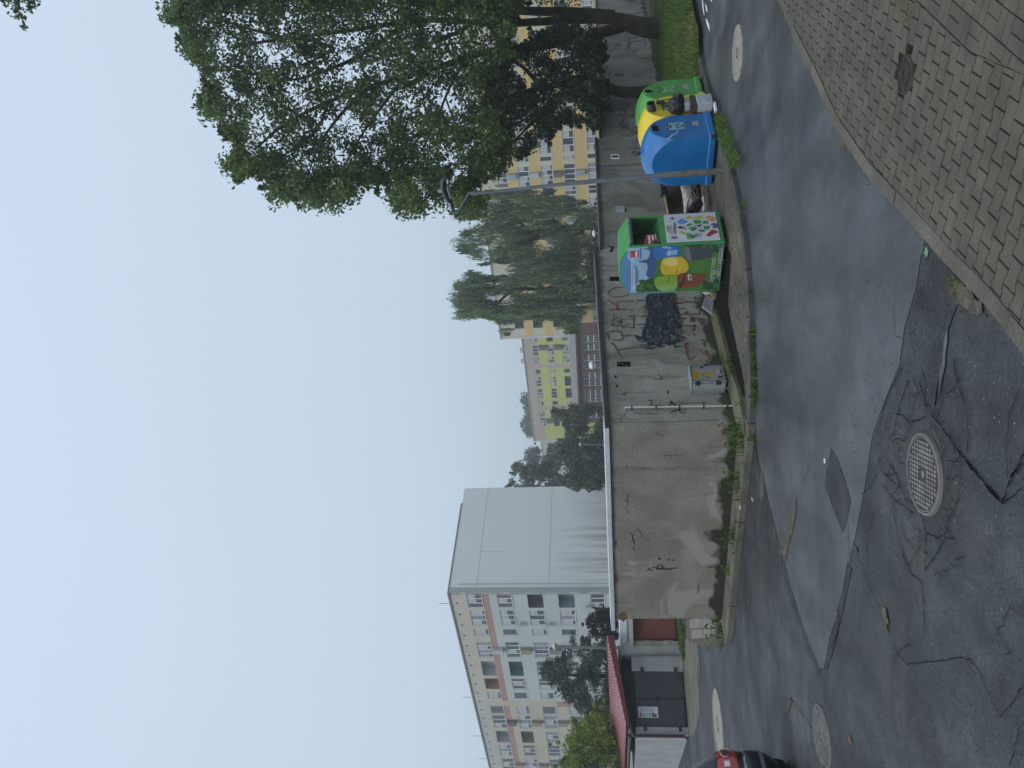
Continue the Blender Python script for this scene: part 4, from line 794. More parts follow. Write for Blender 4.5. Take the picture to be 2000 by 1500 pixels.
# emblem, small print and slogan
spoly(g, [(270, 180), (345, 175), (345, 285), (270, 290)], 16, .0115); spoly(g, [(285, 200), (330, 198), (330, 270), (285, 272)], 0, .0125); spoly(g, [(300, 190), (325, 190), (325, 280), (300, 282)], 16, .0135); spoly(g, [(348, 172), (432, 170), (430, 285), (350, 287)], 16, .0115); spoly(g, [(372, 180), (405, 178), (405, 278), (372, 280)], 15, .0125); spoly(g, [(452, 130), (475, 130), (472, 318), (455, 318)], 5, .0115)
for a, b0, b1 in ((300, 330, 870), (325, 340, 860), (350, 480, 860)):
    p, q = sq(a+14, b1), sq(a+14, b0); g.face([T(-.0115, p[0], p[1]), T(-.0115, q[0], q[1]), T(-.0115, q[0], q[1]+.013), T(-.0115, p[0], p[1]+.013)], 15)
for s_, a, b_, e_ in (('Segreguj z nami,', 1755, 725, 290), ('walcz z odpadami !', 1875, 625, 80)):
    s0, z0 = sq(a, b_); s1, _ = sq(a, e_); text_mb(g, s_, lambda u, v: T(-.021, s0-u, z0+v), .15, 15, shear=.22, fit=abs(s0-s1), off=-.002)
g.build('print_picture', Ms, sp_, fixn=False)
for f in (.1, CW-.1):
    for s_ in (.12, CD-.12): g = MB(); g.box((f-.05, s_-.05, SZ+.004), (f+.05, s_+.05, zb), T); g.build('foot', m_boxd, t)

# ------------------------------------------------------------------ recycling bins (fibreglass domes with flat sides)
m_binb = mat('bin_blue', (.005, .12, .35), .38, .06, 3, col2=(.008, .145, .41), coat=.25, fine=.04); m_biny = mat('bin_yellow', (.60, .46, .015), .4, .06, 3, col2=(.68, .53, .025), coat=.25, fine=.04); m_bing = mat('bin_green', (.045, .24, .035), .4, .06, 3, col2=(.06, .29, .05), coat=.25, fine=.04)
m_plb = mat('plate_pale_blue', (.16, .36, .46), .6, .1, 9); m_plg = mat('plate_pale_green', (.16, .34, .15), .6, .1, 9)
m_lab = mat('worn_label', (.28, .28, .25), .8, .5, 40)
m_hook = mat('hook_steel', (.05, .05, .055), .5, .2, 10, metal=.5)
bf = Vector((math.cos(math.radians(42.5)), math.sin(math.radians(42.5)))); bs = Vector((-bf.y, bf.x))
def bell(FL, w, dp, H, mcol, label, word, mplate, wordcol, hole):
    t = thing('recycling_bin', P3(FL+bf*w/2+bs*dp/2, SZ), label, 'recycling bin')
    T = lambda f, s, z: P3(FL+bf*f+bs*s, z)
    zb0 = SZ+.05; n = 22; g = MB(); e = .018
    def top(u, v): return zb0+H*math.sqrt(max(.05, 1-.27*u*u-.21*v*v-.20*u*u*v*v))
    def xy(u, v): return e+(w-2*e)*(u+1)/2, e+(dp-2*e)*(v+1)/2
    Q = [-1+2*i/n for i in range(n+1)]
    P = [T(*xy(u, v), top(u, v)) for u in Q for v in Q]
    g.raw(P, [(i*(n+1)+j, i*(n+1)+j+1, (i+1)*(n+1)+j+1, (i+1)*(n+1)+j) for i in range(n) for j in range(n)])
    for a in (-1, 1):
        for i in range(n):
            u0, u1_ = Q[i], Q[i+1]
            for (p0, p1) in (((u0, a), (u1_, a)), ((a, u0), (a, u1_))):
                g.face([T(*xy(*p0), zb0), T(*xy(*p1), zb0), T(*xy(*p1), top(*p1)), T(*xy(*p0), top(*p0))])
    bd = g.build('shell', mcol, t, autos=.35)
    g = MB(); g.box((-.012, -.012, zb0), (w+.012, dp+.012, zb0+.125), T, bev=.02); g.build('skirt', mcol, t)
    for f in (.06, w-.06):
        for s_ in (.06, dp-.06): g = MB(); g.box((f-.04, s_-.04, SZ), (f+.04, s_+.04, zb0+.01), T); g.build('foot', m_hook, t)
    cx, cy, tz = w/2, dp/2, top(0, 0)
    g = MB(); g.tube([T(cx, cy, tz-.01), T(cx, cy, tz+.05)], .035, 10); g.tube([T(cx+.06*math.cos(a), cy, tz+.10+.06*math.sin(a)) for a in (2*math.pi*k/18 for k in range(19))], .011, 6, caps=False); g.tube([T(cx+.08, cy+.05, tz-.01), T(cx+.08, cy+.05, tz+.10), T(cx+.08, cy-.06, tz+.10), T(cx+.08, cy-.06, tz-.01)], .009, 6); g.build('lifting_hook', m_hook, t)
    yf = e-.004; hz = zb0+H*.80; ax = P3(bf, 0); az = Vector((0, 0, 1))
    g = MB()
    if hole == 'spout':
        g.tube([T(cx-.08, e+.02, hz), T(cx-.08, e-.16, hz+.03)], [.085, .08], 18, caps=False); g.disc(T(cx-.08, e-.03, hz), .08, 18, 0, None, ax, az); g.build('inlet', m_hook, t)
    else:
        a, b_ = (.13, .075) if hole == 'slot' else (.085, .085)
        P = [T(cx+a*math.copysign(abs(math.cos(q))**.6, math.cos(q)), yf, hz+b_*math.copysign(abs(math.sin(q))**.6, math.sin(q))) for q in (2*math.pi*k/28 for k in range(28))]
        g.face(P); g.build('inlet', m_hole, t, fixn=False)
        g = MB(); g.tube(P+[P[0]], .012, 6, caps=False); g.build('inlet_rim', mcol, t)
    g = MB(); px0, px1, pz0, pz1 = cx-.14+.03, cx+.14+.03, zb0+H*.37, zb0+H*.66
    F = lambda x0, x1, z0, z1, d, mi: g.face([T(x0, yf-d, z0), T(x1, yf-d, z0), T(x1, yf-d, z1), T(x0, yf-d, z1)], mi)
    F(px0, px1, pz0, pz1, 0, 1); F(px0+.008, px1-.008, pz0+.008, pz1-.008, .001, 0); F(px0+.02, px1-.02, pz1-.06, pz1-.018, .002, 1); F(px0+.025, px1-.025, pz0+.02, pz0+.04, .002, 1)
    text_mb(g, word, lambda u, v: T(cx+.03+u, yf-.003, pz1-.054+v), .045, 0, 'CENTER', sx=.8)
    c = Vector((cx+.03, 0)); zc = pz0+.13
    for k in range(3):                                         # three chasing arrows
        a0 = math.pi/2+k*2*math.pi/3; Pq = [T(cx+.03+r_*math.cos(a0+q), yf-.002, zc+r_*math.sin(a0+q)) for r_, q in ((.078, .1), (.078, 1.2), (.09, 1.2), (.062, 1.75), (.035, 1.2), (.048, 1.2), (.048, .1))]; g.poly(Pq, 1)
    g.poly([T(cx+.03+a, yf-.002, pz1-.075-b_) for a, b_ in ((-.05, 0), (.05, 0), (.03, .045), (-.03, .045))], 1)
    g.build('sign', [mplate, m_ink if word != 'SZKŁO' else mat('dark_green_ink', (.02, .10, .03), .7)], t, fixn=False)
    g = MB(); g.face([T(cx-.0, yf-.0, zb0+.26), T(cx+.16, yf, zb0+.26), T(cx+.16, yf, zb0+.38), T(cx, yf, zb0+.38)]); g.build('sticker', m_lab, t, fixn=False)
    return t, T, top, (w, dp, e, zb0, H)
FLb = Vector(G(1399.2, 266.1, .14)[:2]); FRy = Vector(G(1376.8, 180.3, .14)[:2]); FRg = Vector(G(1366.5, 149.5, .14)[:2])
BWd, BDp, BH = .88, 1.04, 1.34
tb, Tb, _, _ = bell(FLb, BWd, BDp, BH, m_binb, 'blue domed paper recycling bin beside the lamp post', 'PAPIER', m_plb, m_plb, 'slot')
ty, Ty, _, ey = bell(FRy-bf*BWd, BWd, BDp, BH, m_biny, 'yellow domed recycling bin between the blue and the green one', 'PLASTIK', m_plg, m_plb, 'spout')
tg, Tg, _, _ = bell(FRg-bf*BWd, BWd, BDp, BH, m_bing, 'green domed glass recycling bin standing next to the grass', 'SZKŁO', m_plg, m_plb, 'round')
g = MB(); g.strip([Tb(.30, .012, .80), Tb(.22, .012, .84), Tb(.15, .012, .93), Tb(.08, .012, .97), Tb(.03, .012, 1.02)], .02, P3(-bs, 0)); g.build('scratch', m_white, tb, fixn=False)
g = MB(); g.box((-.03, -.03, SZ+.07), (.045, .05, SZ+.14), Tb); g.build('corner_clip', m_hook, tb, bevel=.01)
# rubbish in front of the yellow bin
m_bag = mat('black_bag', (.006, .007, .011), .33, .4, 9, spec=.5); m_styro = mat('polystyrene', (.36, .41, .45), .8, .06, 12); m_brownbox = mat('brown_box', (.055, .032, .026), .7, .15, 8)
yo = -.02
g = MB(); g.box((.06, -.235, SZ+.003), (.38, -.03, SZ+.30), Ty, bev=.012); g.box((.10, -.247, SZ+.10), (.22, -.235, SZ+.19), Ty); tag(g.build('polystyrene_block', m_styro), 'pale polystyrene block on the ground before the yellow bin', 'packaging')
g = MB(); g.box((.04, -.225, SZ+.303), (.40, -.03, SZ+.42), Ty, bev=.012); tag(g.build('cardboard_box', m_brownbox), 'flat dark brown box stacked on the pale polystyrene block', 'box')
g = MB(); g.box((.12, -.205, SZ+.423), (.36, -.04, SZ+.53), Ty, bev=.01); tag(g.build('polystyrene_tray', m_styro), 'small pale tray on the brown box, under the black bag', 'packaging')
def blob(name, c, r, m, label, cat, seed=0, crumple=.22, fr=2.2, sub=4, T=None):
    bm = bmesh.new(); bmesh.ops.create_icosphere(bm, subdivisions=sub, radius=1)
    for v in bm.verts:
        p = v.co.copy(); d = 1+crumple*noise.noise(p*fr+Vector((seed, 0, 0)))+crumple*.5*abs(noise.noise(p*fr*2.5+Vector((0, seed, 0))))
        q = Vector((p.x*r[0], p.y*r[1], p.z*r[2]))*d; q.z = max(q.z, -r[2]*.72); v.co = q
    me = bpy.data.meshes.new(name); bm.to_mesh(me); bm.free(); me.polygons.foreach_set('use_smooth', [True]*len(me.polygons)); me.materials.append(m)
    o = bpy.data.objects.new(name, me); COL.objects.link(o); o.location = c; tag(o, label, cat); return o
blob('rubbish_bag', Ty(.22, -.15, SZ+.53+.12), (.18, .13, .165), m_bag, 'full black rubbish bag on top of the boxes against the yellow bin', 'rubbish bag', 3, .3, 2.6)
t = thing('bin_bracket', Ty(.62, -.05, 1.0), 'black metal bracket hanging out of the yellow bin beside its inlet', 'bracket')  # black metal bracket on the bin, no lamp
g = MB(); g.box((.50, -.06, .96), (.60, -.02, 1.12), Ty, bev=.008); g.build('housing', m_hook, t)
g = MB(); g.tube([Ty(.52, -.04, .96), Ty(.52, -.04, .76), Ty(.62, -.04, .76), Ty(.62, -.04, .98)], .009, 6); g.build('handle', m_hook, t)
g = MB(); a = G(1401, 215, SZ+.004); b_ = a+P3(bf, 0)*.05; g.prism([a+P3(bf*.0, 0), a+P3(bf*.26-bs*.03, 0), a+P3(bf*.28+bs*.05, 0), a+P3(bf*.04+bs*.08, 0)], [a+P3(bf*.0, .03), a+P3(bf*.26-bs*.03, .03), a+P3(bf*.28+bs*.05, .04), a+P3(bf*.04+bs*.08, .04)]); tag(g.build('paper_scrap', m_white), 'white scrap lying on the kerb before the yellow bin', 'litter')

# ------------------------------------------------------------------ dumped furniture between clothing bank and blue bin
m_wood = mat('raw_wood', (.19, .13, .075), .8, .3, 14, .2, col2=(.30, .21, .12), stretch=(1, 1, 1)); m_dwood = mat('dark_board', (.035, .028, .024), .8, .3, 6, col2=(.07, .058, .048)); m_cloth = mat('pale_cloth', (.36, .345, .30), .9, .12, 9, .5, col2=(.46, .44, .39)); m_denim = mat('dark_denim', (.03, .04, .06), .9, .3, 12, .4); m_carp = mat('grey_blanket', (.27, .285, .31), .95, .25, 30, .6)
z4 = lambda a, b_: (1270+a/13.333, 330+b_/13.333)
def at4(a, b_, dy=0.): return AT(*z4(a, b_), 16.35+dy)
t = thing('broken_cabinet', at4(1200, 800), 'broken wooden cabinet dumped between the clothing bank and the blue bin', 'cabinet')
def board(a, b_, c, d, dy0, dy1, m, nm, th=.02):
    mb = MB(); A, B, C, D = at4(*a, dy0), at4(*b_, dy0), at4(*c, dy1), at4(*d, dy1); n = (B-A).cross(D-A).normalized()*th
    mb.prism([A, B, C, D], [A+n, B+n, C+n, D+n]); return mb.build(nm, m, t)
board((350, 670), (450, 1180), (480, 1180), (385, 670), 0, .02, m_wood, 'front_rail', .03)
board((330, 670), (430, 1180), (440, 1185), (345, 675), .0, .45, m_wood, 'top_board')
board((390, 660), (470, 1180), (900, 1180), (830, 660), .30, .30, m_dwood, 'back_board')
board((410, 800), (420, 790), (840, 770), (850, 790), .02, .28, m_dwood, 'shelf'); board((450, 970), (455, 955), (860, 955), (870, 975), .02, .28, m_dwood, 'shelf')
board((290, 380), (310, 420), (800, 420), (800, 375), .1, .12, m_wood, 'side_rail', .03); board((300, 430), (380, 660), (790, 660), (790, 420), .34, .34, m_dwood, 'back_board')
board((1150, 380), (1230, 770), (1270, 770), (1180, 380), -.02, .0, m_wood, 'bottom_rail', .03); board((1190, 390), (1280, 770), (1330, 700), (1300, 380), .25, .25, m_black, 'plinth_board')
board((1120, 560), (1210, 740), (1180, 560), (1160, 500), .1, .12, mat('dark_red_board', (.06, .02, .018), .7), 'drawer_front')
def drape(name, pts, m, label, cat, th=.05, dy=-.05, seed=0, amp=.03):
    mb = MB(); P = jit([(a, b_, 0) for a, b_ in pts], 40, 6, True, seed)
    c = Vector((sum(p.x for p in P)/len(P), sum(p.y for p in P)/len(P), 0)); R_ = 7; rows = []
    for k in range(R_+1):
        f = k/R_; rows.append([at4(*(c.lerp(p, f))[:2], dy-th*(1-f**3)+amp*noise.noise(Vector((p.x*.006*f+seed, p.y*.012*f, f*2)))) for p in P])
    n = len(P); mb.raw(sum(rows, []), [(k*n+j, k*n+(j+1) % n, (k+1)*n+(j+1) % n, (k+1)*n+j) for k in range(R_) for j in range(n)])
    back = [p+Vector((0, .07, 0)) for p in rows[-1]]; mb.raw(rows[-1]+back, [(j, (j+1) % n, n+(j+1) % n, n+j) for j in range(n)])
    o = mb.build(name, m, None, autos=1.0); return tag(o, label, cat)
drape('dumped_mattress', [(800, 430), (860, 370), (1110, 372), (1160, 440), (1150, 520), (1110, 590), (1130, 640), (1220, 800), (1215, 840), (920, 1140), (890, 1130), (860, 800), (830, 600)], m_cloth, 'dumped pale beige mattress cloth leaning in the broken cabinet', 'mattress', .10, -.10, 2, .03)
drape('dark_jacket', [(255, 385), (330, 400), (410, 470), (450, 560), (470, 610), (400, 640), (340, 680), (310, 740), (270, 735), (258, 560)], m_denim, 'dark blue jacket hung over the top corner of the broken cabinet', 'jacket', .08, -.02, 5, .06)
drape('rubbish_bag', [(1220, 780), (1290, 740), (1340, 700), (1360, 800), (1370, 900), (1320, 1060), (1250, 1150), (1000, 1150), (930, 1140), (1060, 1010), (1200, 880)], m_bag, 'black rubbish bag slumped on the ground beside the clothing bank', 'rubbish bag', .14, -.12, 9, .09)
drape('plastic_bag', [(1350, 750), (1390, 690), (1420, 760), (1425, 850), (1400, 900), (1375, 820)], m_white, 'white plastic bag beside the black rubbish bag, nearer the blue bin', 'plastic bag', .06, -.3, 12, .05)
drape('plastic_bag', [(1360, 1000), (1400, 910), (1440, 900), (1465, 960), (1450, 1050), (1400, 1100), (1365, 1060)], m_white, 'crumpled white plastic bag right against the clothing bank', 'plastic bag', .06, -.3, 14, .05)
# board and scraps left of the clothing bank
zc = lambda a, b_: (1120+a/5., 560+b_/5.)
mb = MB(); q = [AT(*zc(a, b_), d) for (a, b_), d in zip(((1300, 78), (1255, 210), (1362, 290), (1378, 150)), (16.0, 15.75, 15.55, 15.8))]; n_ = (q[1]-q[0]).cross(q[3]-q[0]).normalized()*.05
if n_.y > 0: n_ = -n_
mb.prism(q, [p+n_ for p in q]); tag(mb.build('rolled_blanket', m_carp, bevel=.015), 'grey folded blanket leaning on the plinth between clothing bank and red letters', 'blanket')
mb = MB(); q = [AT(*zc(a, b_), 15.6) for a, b_ in ((1268, 52), (1330, 50), (1345, 72), (1300, 72))]; mb.prism(q, [p+Vector((0, .06, .02)) for p in q]); tag(mb.build('paper_scrap', m_white), 'white paper wedged between clothing bank and grey blanket', 'litter')
mb = MB(); q = [AT(*zc(a, b_), 15.5) for a, b_ in ((1345, 60), (1400, 55), (1385, 125), (1370, 110))]; mb.prism(q, [p+Vector((0, .05, .02)) for p in q]); tag(mb.build('wood_scrap', m_wood), 'splintered brown wood scrap at the foot of the clothing bank', 'litter')

# ------------------------------------------------------------------ lamp post
m_galv = mat('galvanised', (.13, .15, .165), .5, .12, 5, col2=(.18, .20, .215), metal=.35, fine=.06); m_galvd = mat('galvanised_dirty', (.09, .085, .07), .75, .25, 6, col2=(.15, .145, .125)); m_lampb = mat('lamp_body', (.035, .042, .055), .5, .1, 5); m_lampt = mat('lamp_top', (.26, .30, .36), .5); m_lens = mat('lamp_lens', (.42, .45, .46), .3)
LB = G(1410, 333.5, SZ); t = thing('street_lamp', LB, 'grey galvanised street lamp with a dark flat head, before the blue bin', 'street lamp')
LD = LB.y; la = lambda x, y, dy=0.: AT(x, y, LD+dy)
j1 = la(1290, 342.5); j2 = la(1107, 359)
g = MB(); g.tube([LB, j1.lerp(LB, .4)], [.060, .058], 14); g.build('pole_foot', m_galvd, t, autos=.7)
g = MB(); g.tube([j1.lerp(LB, .4), j1], [.057, .056], 14); lo_ = g.build('lower_pole', m_galv, t, autos=.7)
g = MB(); g.tube([j1, j1+(j1-LB).normalized()*.02], [.064, .064], 14); g.tube([la(1297, 342)-Vector((0, 0, 0)), la(1300, 341.8)], .061, 14); g.build('collar', m_galv, t)
g = MB(); a, b_ = la(1308, 341), la(1336, 338.5); g.box((-.03, -.066, 0), (.03, -.05, (a-b_).length), lambda x, y, z: b_.lerp(a, z/(a-b_).length)+Vector((x, y, 0))); g.build('service_door', m_galvd, t, bevel=.004)
g = MB(); g.tube([j1, j2], [.042, .041], 14); g.tube([j2, la(930, 377.8)], [.035, .027], 14); g.build('pole', m_galv, t, autos=.7)
g = MB(); g.tube([la(932, 377.6), la(915, 378.6)], .036, 12); g.tube([la(917, 378.4), la(889.5, 425.5, -.25)], [.030, .026], 12); g.tube([la(889, 426, -.25), la(884.5, 410, -.35)], [.012, .030], 12); g.build('arm', m_galv, t, autos=.7)
g = MB()
hp_ = [((885.5, 413), .030), ((881.5, 397), .034), ((877, 391), .07), ((872, 380), .13), ((867, 366), .15), ((866, 354), .12), ((868, 347), .05)]
P = []; n = 12; axd = (la(868, 347, -.75)-la(885.5, 413, -.35)).normalized(); wv = axd.cross(Vector((0, 0, 1))).normalized(); uv = wv.cross(axd).normalized()
for k, ((x, y), r_) in enumerate(hp_):
    c = la(x, y, -.35-.4*k/6); P += [c+wv*(r_*math.cos(2*math.pi*j/n))+uv*(min(r_, .055)*math.sin(2*math.pi*j/n)) for j in range(n)]
K = len(hp_); g.raw(P, [(k*n+j, k*n+(j+1) % n, (k+1)*n+(j+1) % n, (k+1)*n+j) for k in range(K-1) for j in range(n)]+[tuple(range(n-1, -1, -1)), tuple(range((K-1)*n, K*n))]); hd = g.build('lamp_head', m_lampb, t, autos=.8)
dn = -uv if uv.z > 0 else uv; c0_, c1_ = la(874.5, 386, -.52), la(867.5, 362, -.68)
g = MB(); g.prism([c0_+dn*.056-wv*.09, c0_+dn*.056+wv*.09, c1_+dn*.056+wv*.10, c1_+dn*.056-wv*.10], [c0_+dn*.066-wv*.09, c0_+dn*.066+wv*.09, c1_+dn*.066+wv*.10, c1_+dn*.066-wv*.10]); g.build('lens', m_lens, hd)
c2_ = la(866, 372, -.6); g = MB(); g.tube([c2_-dn*.03, c2_-dn*.10], [.035, .03], 12); g.build('sensor', m_lampt, hd)
# ------------------------------------------------------------------ garage with the red roof
m_gwall = mat('garage_white', (.28, .29, .285), .85, .06, 2, .2, col2=(.36, .37, .365), fine=.06); m_gwall2 = mat('garage_grey', (.30, .305, .29), .85, .1, 2, .2, col2=(.37, .37, .35), fine=.08); m_gate = mat('gate_anthracite', (.035, .040, .048), .55, .1, 5, col2=(.048, .053, .062)); m_gated = mat('gate_gap', (.006, .007, .009), .8)
m_tile = mat('red_tiles', (.22, .055, .06), .38, .15, 5, col2=(.30, .085, .09), spec=.6, coat=.3); m_fasc = mat('red_fascia', (.13, .025, .03), .5, .1, 5); m_gut = mat('brown_pipe', (.035, .024, .025), .45, .1, 5)
m_old = mat('peeling_render', (.22, .21, .17), .9, .3, 5, .5, col2=(.40, .38, .29), fine=.15); m_redw = mat('red_wall', (.115, .032, .022), .85, .12, 3, .2, col2=(.15, .042, .03), fine=.1); m_tar = mat('tarred_base', (.015, .018, .02), .8, .2, 6); m_sheetw = mat('white_sheet', (.46, .50, .54), .6, .1, 8)
GK = Vector(G(1344.5, 1436, .004)[:2]); GR = Vector(G(1330, 1266, .004)[:2]); gf = (GR-GK).normalized(); ge = Vector((-gf.y, gf.x)); gn = -ge
gp = lambda x, y, o=0.: PL(GK+gn*o, gf, x, y)
GT = lambda s, d, z: P3(GK+gf*s+gn*d, z)
tgar = thing('garage', P3(GK+gf*1+ge*2, 0), 'low white garage with a red tiled roof and a dark double gate', 'garage')
sR = gp(1330, 1281)[0]; sG0 = gp(1345, 1421)[0]; sG1 = gp(1334, 1311)[0]; zG = .5*(gp(1236.5, 1311)[1]+gp(1244, 1421)[1]); zW = gp(1233, 1285)[1]
print('GAR', GK, GR, sR, sG0, sG1, zG, zW)
# mono-pitch tiled roof: verge over the gate, eave along the left side
ov = .28; vz = lambda x, y: PL(GK+gn*ov, gf, x, y)
k_s, k_z = vz(1226.5, 1418); a_s, a_z = vz(1192.5, 1241); KV = P3(GK+gn*ov+gf*k_s, k_z); AV = P3(GK+gn*ov+gf*a_s, a_z+.06)
g = MB(); g.box((0, -.25, 0), (sG0, 0, zG), GT); g.box((sG1, -.25, 0), (sR, 0, zW), GT); g.box((-.0, -6, 0), (.25, -.25, zG), GT); g.box((sR-.2, -6, 0), (sR, -.25, zW), GT); g.box((0, -6.2, 0), (sR, -6, zG), GT)
g.build('wall', m_gwall, tgar)
g = MB(); g.box((.0, -6.2, zG), (sR, -2.2, zG+.03), GT); g.box((.1, -2.2, 0), (sR-.1, -2.1, zG+.3), GT); g.prism([GT(.0, -.45, zG*.9), GT(sR, -.45, zG*.9), GT(sR, -.45, a_z-.12), GT(.0, -.45, k_z-.02)], [GT(.0, -.5, zG*.9), GT(sR, -.5, zG*.9), GT(sR, -.5, a_z-.12), GT(.0, -.5, k_z-.02)]); g.build('inner_wall', m_gated, tgar)
for k in range(2):
    a, b_ = (sG0+.01, (sG0+sG1)/2-.012) if k == 0 else ((sG0+sG1)/2+.012, sG1-.01)
    g = MB(); g.box((a, -.12, .04), (b_, -.05, zG-.02), GT)
    for q in range(5): g.box((a+.02, -.05, .08+q*(zG-.15)/5), (b_-.02, -.046, .04+(q+1)*(zG-.15)/5), GT)
    lf = g.build('gate_leaf', m_gate, tgar)
    hx = sG0-.03 if k == 0 else sG1+.03; 
    for f in (.12, .8): g = MB(); g.box((hx-.09, -.01, zG*f), (hx+.09, .025, zG*f+.10), GT); g.build('hinge', m_gut, lf)
g = MB(); g.box((sG0, -.3, zG-.02), (sG1, -.14, zG+.1), GT); g.box((sG0, -.14, .0), (sG1, -.11, zG), GT); g.box(((sG0+sG1)/2-.1, -.045, zG*.52), ((sG0+sG1)/2+.1, -.03, zG*.57), GT); g.build('gate_frame', m_gated, tgar)
g = MB()                                                        # wire grille over the gate
for q in range(26): s_ = sG0+(sG1-sG0)*q/25; g.tube([GT(s_, -.1, zG+.02), GT(s_, -.1, zG+.34)], .008, 4)
for q in range(4): g.tube([GT(sG0, -.1, zG+.05+q*.09), GT(sG1, -.1, zG+.05+q*.09)], .008, 4)
g.build('grille', m_gut, tgar)
a = gp(1247.5, 1401, .0); b_ = gp(1286, 1379.5, .0); zs1 = max(a[1], gp(1248, 1380)[1]); sx0, sx1, sz0, sz1 = a[0], gp(1284, 1380)[0], gp(1286, 1402)[1], a[1]
g = MB(); g.box((sx0, -.044, sz0), (sx1, -.030, sz1), GT); sgn = g.build('information_board', m_panel, tgar)
g = MB(); ww = sx1-sx0; hh = sz1-sz0
for k, mi in enumerate((0, 1, 2, 3, 4)): 
    z1 = sz1-hh*(.06+.155*k); g.box((sx0+ww*.05, -.030, z1-hh*.115), (sx0+ww*.45, -.0285, z1), GT, mi=mi)
    for q in range(3): g.box((sx0+ww*.52, -.030, z1-hh*.03*(q+1)-hh*.01), (sx0+ww*.92, -.029, z1-hh*.03*(q+1)+hh*.004), GT, mi=6)
g.box((sx0+ww*.05, -.03, sz0+hh*.08), (sx0+ww*.35, -.0285, sz0+hh*.20), GT, mi=5)
g.build('printed_bins', [pgry2, porg, pblue2, pgrn2, pbrn, pgry, pgry2], sgn)
# mono-pitch tiled roof
eL = PL(AV[:2], ge, 1192, 1406)[0]; print('ROOF', k_s, k_z, a_s, a_z, eL)
eL = max(5.5, min(eL, 12.5)); e3 = P3(ge, 0); sl = AV-KV
g = MB(); nr, nc = 13, 30; P = []
nrm = sl.cross(e3).normalized(); nrm = nrm if nrm.z > 0 else -nrm
for i in range(nr*2+1):
    for j in range(nc*4+1):
        f = i/(nr*2); h = .02*math.sin(2*math.pi*j/4)+(.06 if i % 2 else 0.)
        P.append(KV+sl*min(1, (i//2+(.97 if i % 2 else 0))/nr)+e3*(eL*j/(nc*4))+nrm*(.03+.022*math.sin(2*math.pi*j/4)+(0. if i % 2 else .038)))
w_ = nc*4+1; g.raw(P, [(i*w_+j, i*w_+j+1, (i+1)*w_+j+1, (i+1)*w_+j) for i in range(nr*2) for j in range(nc*4)])
rf = g.build('roof', m_tile, tgar, autos=1.2)
g = MB(); g.prism([KV-nrm*.14, AV-nrm*.14, AV+e3*eL-nrm*.14, KV+e3*eL-nrm*.14], [KV+nrm*.0, AV+nrm*.0, AV+e3*eL, KV+e3*eL]); g.build('soffit', m_gated, rf)
fo = P3(gn*.02, 0); g = MB(); g.prism([KV-nrm*.05, AV-nrm*.17, AV+nrm*.045, KV+nrm*.045], [KV-nrm*.05+fo, AV-nrm*.17+fo, AV+nrm*.045+fo, KV+nrm*.045+fo]); g.build('fascia', m_fasc, rf)
g = MB(); g.tube([KV-sl.normalized()*.06-nrm*.06-e3*.05, KV-sl.normalized()*.06-nrm*.06+e3*eL], .06, 10)
d0_ = GT(-.05, .06, zG-.02); g.tube([KV-sl.normalized()*.06-nrm*.08+e3*.25, d0_+Vector((0, 0, .12)), d0_, GT(-.05, .06, .15), GT(-.12, .12, .05)], .05, 10); g.build('gutter', m_gut, rf)
# grey pier and broken render, red wall in the passage
tp = thing('pier', P3(Vector(G(1330, 1266)[:2]), 0), 'grey pier with peeling render and a thin downpipe, between garage gate and passage', 'pier')
s0_, s1_ = gp(1330, 1280)[0], gp(1329, 1262)[0]; s2_ = gp(1330, 1251)[0]; zp_ = gp(1207, 1265)[1]
g = MB(); g.box((s0_, -.6, 0), (s1_, .05, zp_), GT); g.build('pier_body', m_gwall2, tp)
g = MB(); q = [(s1_, 0), (s2_-.05, 0), (s2_, .35), (s2_-.03, .7), (s2_-.01, 1.1), (s2_-.03, zp_*.86), (s1_, zp_*.9)]; g.prism([GT(s, -.6, z) for s, z in q], [GT(s, .03, z) for s, z in q]); g.build('broken_render', m_old, tp)
g = MB(); g.tube([GT(s0_-.03, .09, zp_-.1), GT(s0_-.03, .09, .03)], .028, 8); g.tube([GT(s0_-.35, -.05, zp_-.04), GT(s0_-.03, .09, zp_-.1)], .028, 8); g.build('downpipe', m_galv, tp, autos=.7)
RD = 27.2
rw = lambda x, y: AT(x, y, RD)
tr = thing('outbuilding', P3(rw(1330, 1232)[:2], 0), 'small red walled outbuilding at the end of the passage, with a black tarred base', 'outbuilding')
A, B = rw(1300, 1262), rw(1300, 1195); zt_, zm_, zl_ = rw(1236, 1232).z, rw(1318, 1232).z, -.0
g = MB(); g.box((A.x, RD, zm_), (B.x, RD+3, zt_)); g.build('wall', m_redw, tr)
g = MB(); g.box((A.x, RD-.03, -.02), (B.x, RD+3, zm_)); g.build('base', m_tar, tr)
g = MB(); g.box((A.x-.1, RD-.25, zt_), (B.x+.1, RD+3, zt_+.12)); g.build('lintel', m_gwall2, tr)
g = MB(); z_ = rw(1224, 1232).z; g.box((A.x-.1, RD-.1, z_), (B.x, RD+3, rw(1211, 1232).z)); g.box((A.x-.1, RD-.02, zt_+.12), (B.x, RD+2.8, z_)); g.build('roof', m_sheetw, tr)
g = MB(); p = rw(1243, 1243); g.box((p.x-.5, RD-.05, rw(1247, 1240).z), (p.x+.15, RD-.01, rw(1237, 1240).z)); g.build('ventilation_panel', mat('dull_red', (.06, .025, .025), .6), tr)
